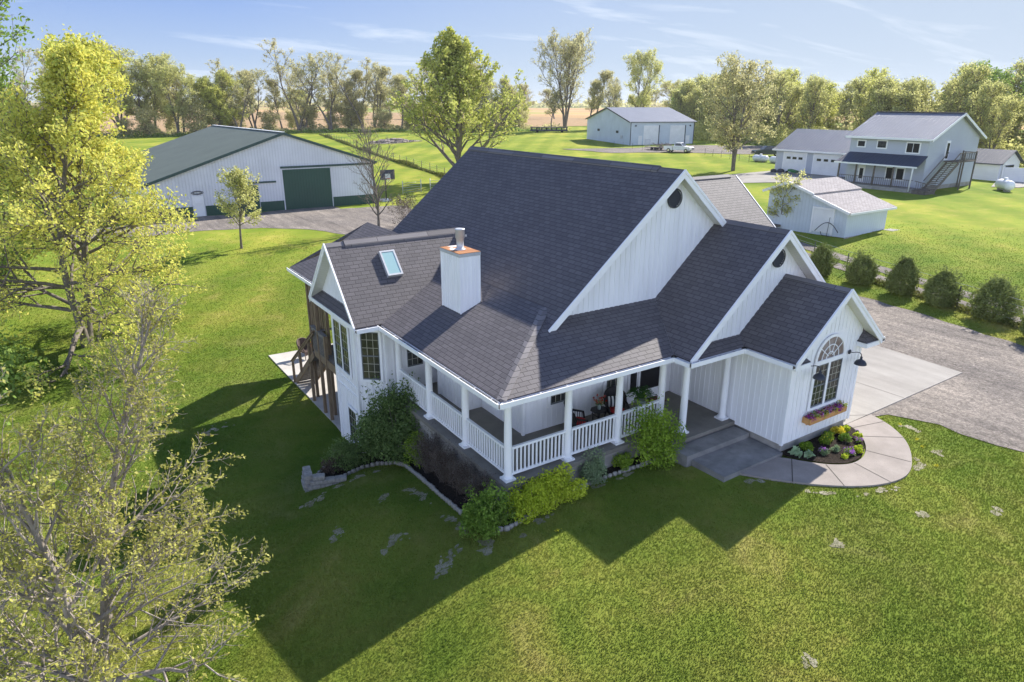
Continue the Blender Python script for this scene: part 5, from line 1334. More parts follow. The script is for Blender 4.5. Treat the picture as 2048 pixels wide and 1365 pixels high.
# ================================================================ trees near the house
tree('yard_tree', (-9.5, 0.55, -2.35), 'near tree with many pale twigs and small yellow-green buds at the left edge', 'bark_pale', 'lf_near', 0.08, seed=11, leaf_kw=dict(aspect=.55), thin_top=1.05,
     height=9.1, r0=0.14, first=0.07, limbs=76, limb_len=2.72, limb_ang=66, ang_top=22, kids_=(10, 7), ratio=(0.52, 0.42), ang=(42, 45), up_=0.18, crook=0.13, env='cone', leaf_n=7, leaf_jit=0.035, stems=2, stem_spread=6, minr=0.0055)
tree('maple_tree', (-8.4, 28.2, -2.6), 'tall broad maple with yellow-green spring leaves left of the barn', 'bark', 'lf_maple', 0.16, seed=21,
     height=14.6, r0=0.30, first=0.09, limbs=60, limb_len=5.8, limb_ang=80, ang_top=12, kids_=(9, 7), ratio=(0.5, 0.45), ang=(45, 50), up_=0.08, crook=0.12, env='cone', leaf_n=14, leaf_jit=0.16, stems=2, stem_spread=8, minr=0.014)
tree('maple_tree', (-13.0, 33.0, -2.5), 'darker green tall tree behind the yellow-green maple at the left edge', 'bark', 'lf_dark', 0.19, seed=22,
     height=17.0, r0=0.4, first=0.12, limbs=36, limb_len=5.8, limb_ang=62, ang_top=18, kids_=(8, 6), ratio=(0.5, 0.45), ang=(40, 45), up_=0.45, crook=0.1, env='oval', leaf_n=15, leaf_jit=0.16, minr=0.014)
tree('young_tree', (3.44, 44.6, -1.45), 'small young tree with pale green leaves on the lawn before the barn', 'bark', 'lf_spring', 0.17, seed=23,
     height=5.3, r0=0.1, first=0.32, limbs=20, limb_len=2.0, limb_ang=52, ang_top=20, kids_=(6, 4), ratio=(0.5, 0.45), up_=0.3, crook=0.1, env='oval', leaf_n=8, leaf_jit=0.12, minr=0.012)
tree('bare_tree', (15.6, 45.2, -1.2), 'leafless grey twiggy tree by the barn corner in front of the hoop', 'bark', 'lf_spring', 0.1, seed=24, leafs=False,
     height=8.3, r0=0.13, first=0.12, limbs=30, limb_len=2.6, limb_ang=48, ang_top=18, kids_=(6, 5), ratio=(0.5, 0.45), up_=0.35, crook=0.08, env='oval', leaf_n=3, leaf_jit=0.1, minr=0.014)
for i, (x, y, s_) in enumerate(((17.4, 44.0, 1.0), (18.9, 45.3, .8))):
    tree('bare_shrub', (x, y, -1.15), ('low twiggy leafless shrub on the gravel right of the bare tree', 'smaller leafless shrub at the gravel edge near the roof line')[i], 'bark_pale', 'lf_brown', .1, cat='shrub', seed=40 + i, height=2.4 * s_, r0=.05, first=.05, limbs=18, limb_len=1.5, limb_ang=60, ang_top=25, kids_=(5, 4), up_=.2, leaf_n=2, minr=.009)
tree('cottonwood_tree', (39.5, 73.0, -0.77), 'tall cottonwood with fresh light green leaves rising behind the main roof', 'bark', 'lf_cotton', 0.42, seed=25,
     height=16.6, r0=0.36, first=0.08, limbs=54, limb_len=10.2, limb_ang=52, ang_top=16, kids_=(8, 6), ratio=(0.36, 0.4), ang=(40, 45), up_=0.4, crook=0.08, env='cone', leaf_n=7, leaf_jit=0.22, minr=0.03)
tree('yard_tree', (72.8, 52.8, 0.6), 'double-trunked tree with thin olive leaves standing before the grey neighbour garage', 'bark', 'lf_olive', 0.26, seed=26,
     height=12.0, r0=0.30, first=0.22, limbs=40, limb_len=5.2, limb_ang=66, ang_top=22, kids_=(7, 5), ratio=(0.5, 0.45), up_=0.25, crook=0.1, env='round', leaf_n=9, leaf_jit=0.2, stems=2, stem_spread=6, minr=0.02)
tree('yard_tree', (40.6, 21.2, 0.25), 'small tree with loose pale leaves beside the grey shed wall', 'bark', 'lf_spring', 0.15, seed=27,
     height=3.3, r0=0.09, first=0.25, limbs=16, limb_len=1.8, limb_ang=60, ang_top=35, kids_=(6, 4), up_=0.25, crook=0.12, env='vase', leaf_n=7, leaf_jit=0.12, stems=2, stem_spread=12, minr=0.01)

# row of evergreens
EV = [((30.6, 10.9), 1.72, 1.05, 'rounded evergreen in the driveway row, farthest and partly behind the front gable'), ((30.6, 8.45), 1.7, 1.2, 'second rounded evergreen from the far end of the driveway row'), ((30.55, 5.95), 1.85, 1.12, 'middle pointed evergreen of the five in the driveway row'), ((30.15, 3.5), 1.8, 1.25, 'fourth evergreen of the driveway row, left of the largest'), ((29.75, .85), 1.95, 1.5, 'largest and nearest full evergreen of the driveway row'), ((28.2, -1.75), 1.7, 1.2, 'evergreen cut by the right edge of the frame')]
for i, ((x, y), hgt, rad, lab) in enumerate(EV):
    o = thing('evergreen_shrub', (x, y, hz(x, y)), lab, 'evergreen', 'evergreens lining the gravel drive'); r_ = np.random.default_rng(60 + i)
    n = 9500; u = r_.random(n); z = u * hgt; prof = .8 * rad * np.sin(np.pi * np.clip(.15 + .80 * u, 0, 1)) ** .7 * (1 - .42 * u); a = r_.uniform(0, 2 * np.pi, n); hgt_ = [1, .93, 1.08, .97, 1.0, 1][i]
    lob = 1 + .13 * np.sin(a * (3 + i % 3) + z * 4 + i) + .12 * np.sin(a * 9 - z * 7) + .1 * np.sin(a + i * 2)
    rr = prof * lob * np.sqrt(r_.uniform(.35, 1.05, n)); P = np.stack([rr * np.cos(a) + .12 * z * math.sin(i * 2.1), rr * np.sin(a) + .1 * z * math.cos(i * 1.7), z * hgt_ + .08], 1)
    ex = []
    for _ in range(110):
        a1 = r_.uniform(0, 6.28); z1 = r_.uniform(.3, 1.0) * hgt; r1 = .8 * rad * math.sin(math.pi * min(1, .15 + .8 * (z1 / hgt))) ** .7 * (1 - .42 * z1 / hgt)
        for t in np.linspace(.85, 1.3, 10): ex.append([r1 * t * math.cos(a1), r1 * t * math.sin(a1), z1 + (t - .85) * .8])
    P = np.concatenate([P, np.array(ex) + r_.normal(0, .03, (len(ex), 3))])
    leaves('foliage', P, .12, 'lf_arbor', o, i, aspect=.4)
    W = Wood(); W.add([[0, 0, -.1], [0, 0, hgt * .4]], [.07, .05], 7); W.build('stem', 'bark_dark', o)
# ================================================================ green-roofed barn
def gable_bld(o, c, a, b, Lx, Ly, zg, ze, apex_t, zr, wall_m, roof_m, over=0.35, ridge='y', thick=0.12, names=('wall', 'roof'), left_z=None):
    """c near corner (x,y); a unit dir of the front face, b unit dir into depth. ridge 'b': gable on the front face; ridge 'a': eave on the front face"""
    a = Vector((*a, 0)); b = Vector((*b, 0)); c = Vector((*c, 0)); z = Vector((0, 0, 1))
    P = lambda u, v, h_: c + a * u + b * v + z * h_
    m = MB()
    if ridge == 'b':
        zl = left_z if left_z is not None else ze
        fr = [(0, zg), (Lx, zg), (Lx, ze), (apex_t, zr), (0, zl)]
        for v, s_ in ((0, 1), (Ly, -1)):
            q = [P(u, v, h_) for u, h_ in fr]; uv = [(u, h_) for u, h_ in fr]; m.face(q[::s_], uv[::s_])
        for u, h_, s_ in ((0, zl, -1), (Lx, ze, 1)):
            q = [P(u, 0, zg), P(u, Ly, zg), P(u, Ly, h_), P(u, 0, h_)]; uv = [(0, zg), (Ly, zg), (Ly, h_), (0, h_)]; m.face(q[::s_], uv[::s_])
        w = m.build(names[0], wall_m, o)
        r = MB()
        sl = (zr - ze) / (Lx - apex_t); sl2 = (zr - zl) / apex_t
        for (u0, z0, u1, z1, s_) in ((-over, zl - sl2 * over, apex_t, zr, 1), (Lx + over, ze - sl * over, apex_t, zr, -1)):
            q = [P(u0, -over, z0), P(u1, -over, z1), P(u1, Ly + over, z1), P(u0, Ly + over, z0)]
            dl = math.hypot(u1 - u0, z1 - z0); uv = [(0, 0), (0, dl), (Ly + 2 * over, dl), (Ly + 2 * over, 0)]
            t_ = thick; q2 = [p - z * t_ for p in q]
            up_ = [p + z * 0.03 for p in q]
            r.face(up_[::-s_], uv[::-s_]); r.face([p - z * t_ for p in up_][::s_], uv[::s_])
            for i in range(4): r.face([up_[i], up_[i] - z * t_, up_[(i + 1) % 4] - z * t_, up_[(i + 1) % 4]][::-s_] if s_ < 0 else [up_[i], up_[(i + 1) % 4], up_[(i + 1) % 4] - z * t_, up_[i] - z * t_], [(0.1, 0)] * 4)
        return w, r.build(names[1], roof_m, o), P
    else:
        for v, s_ in ((0, 1), (Ly, -1)):
            q = [P(0, v, zg), P(Lx, v, zg), P(Lx, v, ze), P(0, v, ze)]; uv = [(0, zg), (Lx, zg), (Lx, ze), (0, ze)]; m.face(q[::s_], uv[::s_])
        for u, s_ in ((0, -1), (Lx, 1)):
            fr = [(0, zg), (Ly, zg), (Ly, ze), (apex_t, zr), (0, ze)]
            q = [P(u, v, h_) for v, h_ in fr]; m.face(q[::s_], [(v, h_) for v, h_ in fr][::s_])
        w = m.build(names[0], wall_m, o); r = MB()
        for (v0, v1, s_) in ((-over, apex_t, 1), (Ly + over, apex_t, -1)):
            sl = (zr - ze) / (apex_t if s_ > 0 else Ly - apex_t); z0 = ze - sl * over
            q = [P(-over, v0, z0), P(Lx + over, v0, z0), P(Lx + over, v1, zr), P(-over, v1, zr)]; dl = math.hypot(v1 - v0, zr - z0)
            uv = [(0, 0), (Lx + 2 * over, 0), (Lx + 2 * over, dl), (0, dl)]; up_ = [p + z * 0.03 for p in q]
            r.face(up_[::s_], uv[::s_]); r.face([p - z * thick for p in up_][::-s_], uv[::-s_])
            for i in range(4):
                k = [up_[i], up_[i] - z * thick, up_[(i + 1) % 4] - z * thick, up_[(i + 1) % 4]]; r.face(k[::s_], [(0.1, 0)] * 4)
        return w, r.build(names[1], roof_m, o), P

def panel(o, P, u0, u1, z0, z1, v, name, mat, t=0.04, face='a'):
    """flat panel standing t proud of a face; face 'a' is the front (v const)"""
    m = MB()
    q = [(u0, z0), (u1, z0), (u1, z1), (u0, z1)]
    if face == 'a':
        A = [P(u, v - t, z) for u, z in q]; Bk = [P(u, v - 0.002, z) for u, z in q]
    else:
        A = [P(v - t if face == 'l' else v + t, u, z) for u, z in q]; Bk = [P(v, u, z) for u, z in q]
    uv = [(u, z) for u, z in q]
    m.face(A, uv)
    for i in range(4): m.face([A[i], Bk[i], Bk[(i + 1) % 4], A[(i + 1) % 4]], [(0.1, 0.05)] * 4)
    return m.build(name, mat, o)

barn = thing('barn', (11, 70, -1.2), 'long white metal barn with green roof, green wainscot and large green sliding door', 'barn')
w, r, P = gable_bld(barn, (-1.5, 62.3), (0.999, -0.02), (-0.055, 0.9985), 23.75, 27.0, -1.6, 3.50, 14.0, 6.75, 'barn_wall', 'barn_roof', 0.3, 'b', left_z=2.1)
for u0, u1 in ((0, 4.4), (5.6, 8.6), (11.0, 13.5), (18.75, 23.75)): panel(barn, P, u0, u1, -1.6, -0.18, 0, 'wainscot', 'barn_green', 0.03)
sd = panel(barn, P, 13.55, 18.7, -1.22, 3.0, 0, 'sliding_door', 'barn_green', 0.09)
panel(sd, P, 13.45, 13.54, -1.2, 3.1, 0, 'door_trim', 'barn_wall', 0.1); panel(sd, P, 18.71, 18.80, -1.2, 3.1, 0, 'door_trim', 'barn_wall', 0.1); panel(sd, P, 13.45, 18.8, 3.02, 3.1, 0, 'door_trim', 'barn_wall', 0.1)
panel(barn, P, 13.4, 23.95, 3.14, 3.34, 0, 'door_rail', 'green_trim', 0.14)
panel(barn, P, 8.7, 10.9, -1.22, 1.62, 0, 'small_sliding_door', 'barn_green', 0.08); panel(barn, P, 8.2, 12.8, 1.75, 1.92, 0, 'door_rail', 'green_trim', 0.12)
md = panel(barn, P, 4.45, 5.5, -1.2, 0.86, 0, 'entry_door', 'white', 0.08); panel(md, P, 4.7, 5.25, 0.15, 0.6, 0, 'pane', 'tank', 0.095)
m = MB()  # scrollwork sign above the door: an open oval of bars
for k, (rx, rz) in enumerate(((0.55, 0.17), (0.42, 0.10))):
    m.tube([P(4.98 + rx * math.cos(t / 12 * math.pi), -0.09, 1.17 + rz * math.sin(t / 12 * math.pi)) for t in range(25)], 0.025, 5, cap=False)
m.build('sign', 'dark_trim', barn)
for f0, f1 in ((-0.32, 14.0), (24.05, 14.0)):
    z0 = (2.1 - (6.75 - 2.1) / 14 * .3) if f0 < 0 else 3.5 - .325 * .3
    MB().beam(P(f0, -0.33, z0 - .07), P(f1, -0.33, 6.75 - .07), 0.04, 0.26).build('rake_trim', 'green_trim', barn)
panel(barn, P, 23.6, 23.75, -1.6, 3.45, 0, 'corner_trim', 'green_trim', 0.06)
MB().beam(P(14, -0.3, 6.82), P(14, 27.3, 6.82), 0.35, 0.05).build('ridge_cap', 'tank', barn)

# ================================================================ pale metal workshop
shop = thing('workshop', (105, 110, 0.7), 'pale metal workshop with low grey roof and two white overhead doors in the distance', 'workshop')
th = R(-20); A_ = (math.cos(th), math.sin(th)); B_ = (-math.sin(th), math.cos(th))
w, r, P = gable_bld(shop, (101, 105), A_, B_, 15.5, 29.0, 0.2, 5.75, 14.5, 8.6, 'shop_wall', 'grey_roof', 0.4, 'a')
for u0 in (3.2, 9.6):
    dd = panel(shop, P, u0, u0 + 3.6, 0.7, 4.9, 0, 'overhead_door', 'white', 0.05); panel(dd, P, u0 + 3.62, u0 + 3.8, 0.7, 4.95, 0, 'door_trim', 'dark_trim', 0.08)
for u0 in (2.0, 13.6): panel(shop, P, u0, u0 + .9, .7, 2.7, 0, 'entry_door', 'white', .04)
for v in (7.0, 19.5): panel(shop, P, v, v + 1.5, 3.0, 3.55, 0, 'window', 'black', 0.05, 'l')
for u in (0.0, 15.35): panel(shop, P, u, u + .15, .5, 5.7, 0, 'corner_trim', 'dark_trim', .06)
MB().beam(P(0, -.05, 5.62), P(15.5, -.05, 5.62), .08, .2).build('eave_trim', 'dark_trim', shop)
for a0, b0 in (((-.4, 5.7 - .08), (14.5, 8.55)), ((29.4, 5.62), (14.5, 8.55))): MB().beam(P(-.42, a0[0], a0[1]), P(-.42, b0[0], b0[1]), .06, .25).build('rake_trim', 'dark_trim', shop)
for u in (1.2, 14.4): MB().lathe(P(u, -.2, 4.7), [(.12, 0), (.18, .1), (.1, .3)], 8).build('wall_lamp', 'dark_trim', shop)
MB().box(P(-.15, 4.2, 1.9), P(-.01, 4.2, 1.9) + Vector((0.1, .7, .7))).build('meter_box', 'galv', shop)

# ================================================================ neighbour's house
nb = thing('neighbor_house', (74, 29, 0.8), 'two-storey pale blue-grey house with ribbed metal roof, front porch and outside stair', 'house')
w, r, P = gable_bld(nb, (69.0, 33.5), (0, -1), (1, 0), 8.7, 10.8, 0.3, 6.3, 5.4, 8.75, 'lap', 'grey_roof', 0.5, 'a')
# P(u along front to the right, v depth, z)
panel(nb, P, 0, 8.7, 0.3, 0.95, 0, 'foundation', 'concrete', 0.03); panel(nb, P, 0, 10.8, 0.3, 1.3, 8.7, 'foundation', 'concrete', 0.03, 'r')
def far_window(o, P, u, z, w, h, v=0, face='a', mull=1, glass='black'):
    f = panel(o, P, u - .1, u + w + .1, z - .1, z + h + .1, v, 'window', 'white_vinyl', .05, face)
    if face == 'a':
        for i in range(mull): panel(f, P, u + w * i / mull + .03, u + w * (i + 1) / mull - .03, z + .03, z + h - .03, v, 'pane', glass, .065, face)
    return f
far_window(nb, P, 0.9, 5.12, .85, .62); far_window(nb, P, 3.2, 5.08, 1.0, .75, glass='glass'); far_window(nb, P, 6.45, 4.75, 1.35, 1.0, mull=2)
panel(nb, P, 1.45, 2.25, 1.25, 3.1, 0, 'porch_door', 'white_vinyl', .06); far_window(nb, P, 1.6, 1.6, .5, 1.2, mull=1)
far_window(nb, P, 4.7, 1.85, .75, 1.2); far_window(nb, P, 5.85, 1.85, .8, 1.2)
ed = panel(nb, P, 3.6, 4.4, 3.95, 5.95, 8.7, 'upper_door', 'white_vinyl', .06, 'r'); panel(ed, P, 3.75, 4.25, 4.1, 5.7, 8.7, 'pane', 'glass', .075, 'r')
MB().beam(P(-.45, -.48, 6.12), P(9.15, -.48, 6.12), .06, .22).build('gutter', 'white_vinyl', nb)
for v0 in (-.5, 11.3): MB().beam(P(9.22, v0, 6.05), P(9.22, 5.4, 8.68), .06, .24).build('rake_trim', 'white_vinyl', nb)
MB().beam(P(-.5, 5.4, 8.82), P(9.2, 5.4, 8.82), .4, .06).build('ridge_cap', 'dark_trim', nb)
# porch
m = MB(); q = [P(-.3, -2.15, 3.5), P(9.0, -2.15, 3.5), P(8.8, 0.0, 4.5), P(.1, 0.0, 4.5)]; uv = [(0, 0), (9.3, 0), (9.1, 2.4), (.4, 2.4)]
m.face(q, uv); m.face([p - Vector((0, 0, .12)) for p in q][::-1], uv)
for i in range(4): m.face([q[i], q[i] - Vector((0, 0, .12)), q[(i + 1) % 4] - Vector((0, 0, .12)), q[(i + 1) % 4]])
m.build('porch_roof', 'navy_roof', nb)
MB().beam(P(-.3, -2.2, 3.42), P(9.0, -2.2, 3.42), .1, .16).build('gutter', 'white_vinyl', nb)
MB().box(P(8.8, -2.0, .5), P(0, 0, 1.18)).build('porch_floor', 'concrete', nb)
for u in (.15, 2.2, 4.3, 6.4): MB().box(P(u, -2.0, 1.18), P(u + .14, -1.86, 3.4)).build('porch_post', 'grey_wood2', nb)
MB().tube([P(8.6, -2.15, 3.3), P(8.55, -2.1, 2.9), P(8.5, -2.1, .9)], .07, 6).build('downpipe', 'white_vinyl', nb)
def far_rail(o, pts, z, h=.9, step=.22):
    m = MB()
    for a, b in zip(pts[:-1], pts[1:]):
        a = Vector(a); b = Vector(b); m.beam(a + Vector((0, 0, h)), b + Vector((0, 0, h)), .07, .06); m.beam(a + Vector((0, 0, .12)), b + Vector((0, 0, .12)), .05, .05)
        n = int((b - a).length / step)
        for i in range(1, n): c = a + (b - a) * i / n; m.beam(c + Vector((0, 0, .1)), c + Vector((0, 0, h)), .03)
    return m.build('railing', 'grey_wood2', o)
far_rail(nb, [P(.2, -1.93, 1.18), P(8.7, -1.93, 1.18)], 1.18)
# outside stair with upper landing
stt = thing('outside_stair', (73, 23.6, .8), 'weathered wooden stair climbing the side of the blue-grey house to the upper door', 'stair')
S_ = lambda x, y, z: (x, y, z)
MB().box((72.3, 23.1, 3.78), (76.2, 24.6, 3.9)).build('landing', 'grey_wood2', stt)
for (x, y) in ((73.6, 23.15), (76.1, 23.15), (76.1, 24.5)): MB().box((x - .06, y - .06, .7), (x + .06, y + .06, 4.85)).build('post', 'grey_wood2', stt)
far_rail(stt, [(72.4, 23.15, 3.85), (76.1, 23.15, 3.85), (76.1, 24.5, 3.85)], 3.85)
m = MB()
for i in range(15): x = 68.6 + 3.9 * i / 15; m.box((x, 23.2, 1.2 + 2.6 * i / 15), (x + .3, 24.3, 1.25 + 2.6 * i / 15))
m.build('treads', 'grey_wood2', stt)
for y in (23.15, 24.35):
    MB().beam((68.5, y, 1.1), (72.5, y, 3.75), .06, .28).build('stringer', 'grey_wood2', stt); MB().beam((68.4, y, 2.05), (72.5, y, 4.75), .07, .08).build('handrail', 'grey_wood2', stt)
MB().box((66.6, 23.1, .6), (68.6, 24.5, 1.2)).build('lower_landing', 'grey_wood2', stt)
far_rail(stt, [(66.7, 23.1, 1.2), (68.6, 23.1, 1.2)], 1.2); far_rail(stt, [(66.7, 22.0, .8), (66.7, 24.4, 1.2)], 1.2)
# attached garage
ga = thing('neighbor_garage', (79, 41, .9), 'lower pale garage wing with two white overhead doors attached to the blue-grey house', 'garage')
w, r, P = gable_bld(ga, (75.0, 47.6), (0, -1), (1, 0), 14.0, 9.0, 0.4, 3.95, 4.5, 6.35, 'lap', 'grey_roof', 0.45, 'a')
for u0, w_ in ((1.3, 3.3), (5.8, 3.6)):
    d_ = panel(ga, P, u0 - .15, u0 + w_ + .15, .9, 3.55, 0, 'overhead_door', 'white_vinyl', .05)
    panel(d_, P, u0, u0 + w_, .9, 3.42, 0, 'door_panel', 'white', .07)
    for k in range(3): panel(d_, P, u0 + .45 + k * (w_ - .6) / 3, u0 + .45 + k * (w_ - .6) / 3 + .6, 2.65, 2.95, 0, 'pane', 'glass', .09)
MB().beam(P(-.4, -.45, 3.75), P(14, -.45, 3.75), .06, .2).build('gutter', 'white_vinyl', ga)
# small white outbuilding and vinyl fence further right
ob = thing('outbuilding', (90, 27, .8), 'low white outbuilding with dark ribbed roof beyond the blue-grey house', 'outbuilding')
w, r, P = gable_bld(ob, (87.6, 31.5), (0, -1), (1, 0), 6.3, 5.2, .5, 3.0, 2.6, 4.35, 'lap_white', 'navy_roof', .35, 'a')
far_window(ob, P, 2.3, 2.0, .9, .5, mull=3, glass='glass')
f = panel(ob, P, 1.2, 3.6, 1.6, 2.6, 6.3, 'window', 'dark_trim', .05, 'r'); panel(f, P, 1.5, 3.3, 1.7, 2.45, 6.3, 'pane', 'glass', .07, 'r')
vf = thing('vinyl_fence', (89, 20, .8), 'tall white vinyl privacy fence running right from the white outbuilding', 'fence')
for i in range(7):
    y0 = 25.0 - i * 2.4; x0 = 88.2 + i * .45
    MB().box((x0 - .09, y0 - .09, .5), (x0 + .09, y0 + .09, 2.62)).build('fence_post', 'white_vinyl', vf)
    m = MB(); m.slab([(x0 - .02, y0 - .12, .75), (x0 + .43, y0 - 2.28, .75), (x0 + .43, y0 - 2.28, 2.48), (x0 - .02, y0 - .12, 2.48)], .05); m.build('fence_panel', 'lap_white', vf)

# ================================================================ little grey shed by the lane
sh = thing('shed', (42.8, 19, .2), 'small grey-white garden shed with stepped brown shingle roof beside the lane', 'shed')
def fpoly(pts, mat, name, parent=sh):
    m = MB(); m.face(pts); return m.build(name, mat, parent)
X0, X1, Y0, Y1 = 40.2, 45.6, 15.45, 22.4
m = MB()
fr = [(Y0, .28), (Y0, 2.25), (18.25, 3.12), (20.5, 3.82), (Y1, 3.12), (Y1, .0)]
m.face([(X0, y, z) for y, z in fr][::-1], [(y, z) for y, z in fr][::-1]); m.face([(X1, y, z) for y, z in fr], [(y, z) for y, z in fr])
m.face([(X0, Y0, .28), (X1, Y0, .28), (X1, Y0, 2.25), (X0, Y0, 2.25)], [(X0, 0), (X1, 0), (X1, 2), (X0, 2)]); m.face([(X1, Y1, 0), (X0, Y1, 0), (X0, Y1, 3.1), (X1, Y1, 3.1)])
m.build('wall', 'shop_wall', sh)
m = MB(); m.slab([(39.85, 15.1, 2.19), (46.1, 15.1, 2.19), (46.1, 18.35, 3.2), (39.85, 18.35, 3.2)], .12); m.build('lower_roof', 'old_shingle', sh)
m = MB(); m.slab([(39.8, 18.2, 3.27), (46.3, 18.2, 3.27), (46.3, 20.5, 3.98), (39.8, 20.5, 3.98)], .12); m.slab([(39.8, 22.8, 3.12), (39.8, 20.51, 3.98), (46.3, 20.51, 3.98), (46.3, 22.8, 3.12)], .12); m.build('upper_roof', 'old_shingle', sh)
for a0, b0 in (((15.1, 2.16), (18.3, 3.16)), ((18.2, 3.24), (20.5, 3.95)), ((22.8, 3.08), (20.5, 3.95))): MB().beam((39.82, a0[0], a0[1] - .05), (39.82, b0[0], b0[1] - .05), .05, .2).build('rake_trim', 'white', sh)
MB().box((39.9, 15.02, 2.0), (46.1, 15.09, 2.16)).build('gutter', 'white', sh)
dr_ = thing_d = MB().box((40.12, 16.6, .42), (40.19, 18.15, 2.15)).build('shed_door', 'white', sh)
MB().box((40.1, 16.45, .3), (40.19, 16.59, 2.3)).build('door_trim', 'white_vinyl', sh); MB().box((40.1, 18.16, .3), (40.19, 18.3, 2.3)).build('door_trim', 'white_vinyl', sh); MB().box((40.1, 16.6, 2.16), (40.19, 18.15, 2.3)).build('door_trim', 'white_vinyl', sh)
MB().box((40.15, 15.39, -.2), (46.4, 15.44, .3)).build('footing', 'concrete', sh)
MB().box((45.3, 14.6, .1), (46.7, 15.38, .42)).build('step', 'concrete', sh)
# old hay rake with large curved tines leaning by the shed
hk = thing('hay_rake', (39.7, 16.6, .3), 'rusty old farm rake with a big curved hoop in front of the shed', 'farm tool')
MB().tube([(39.7, 15.7 + 1.9 * i / 12, .3 + 1.0 * math.sin(math.pi * (.12 + .8 * i / 12))) for i in range(13)], .03, 6).build('hoop', 'dark_trim', hk)
MB().tube([(39.65, 16.55, .2), (39.7, 16.5, 1.7)], .02, 5).build('shaft', 'dark_trim', hk); MB().tube([(39.5, 16.2, .35), (39.5, 16.9, .35), (39.5, 17.0, .6)], .03, 5).build('frame', 'dark_trim', hk)
o = thing('utility_cart', (40.3, 24.3, .1), 'low dark flat cart standing at the left end of the shed', 'cart')
MB().box((39.6, 20.9, .35), (40.1, 22.6, .5)).build('bed', 'grey_wood2', o); 
for y in (21.2, 22.3): MB().lathe((0, 0, -.05), [(.2, 0), (.2, .1)], 12).v and None
for y in (21.2, 22.3):
    m = MB(); m.lathe((0, 0, -.05), [(.18, 0), (.2, .02), (.2, .08), (.18, .1)], 12); m.v = [Vector((p.z + 39.6, p.x + y, p.y + .3)) for p in m.v]; m.build('wheel', 'rubber', o)

# ================================================================ gas tanks
def tank(a, b, r, label, group=None):
    a = Vector(a); b = Vector(b); d = (b - a).normalized(); o = thing('propane_tank', (a + b) / 2 - Vector((0, 0, r)), label, 'gas tank', group)
    m = MB(); prof = [(0, .02), (.08, .45 * r), (.2, .75 * r), (.42, .97 * r), (.55, r)]
    L = (b - a).length; pts = []; rad = []
    for t, rr in prof: pts.append(a + d * t * r * 1.6); rad.append(rr)
    for t, rr in prof[::-1]: pts.append(b - d * t * r * 1.6); rad.append(rr)
    m.tube(pts, rad, 20); m.build('vessel', 'tank', o)
    c = (a + b) / 2; m = MB(); m.lathe(c + Vector((0, 0, r * .93)), [(.2, 0), (.2, .2), (.15, .25)], 14); m.build('valve_dome', 'tank', o)
    for k in (.25, .75):
        q = a + (b - a) * k; m = MB(); s_ = Vector((-d.y, d.x, 0)); m.beam(q - s_ * r * .6 - Vector((0, 0, r * .95)), q + s_ * r * .6 - Vector((0, 0, r * .95)), .15, r * .5); m.build('cradle', 'concrete', o)
tank((76.6, 19.3, 1.45), (78.6, 21.4, 1.45), .55, 'white propane tank alone on the grass right of the blue-grey house')
tank((87.8, 61.2, 1.3), (87.3, 58.0, 1.3), .5, 'white propane tank, left one of the pair by the dark pickup', 'pair of white tanks')
tank((87.2, 57.5, 1.3), (86.6, 54.0, 1.3), .52, 'white propane tank, right one of the pair beside the garage', 'pair of white tanks')

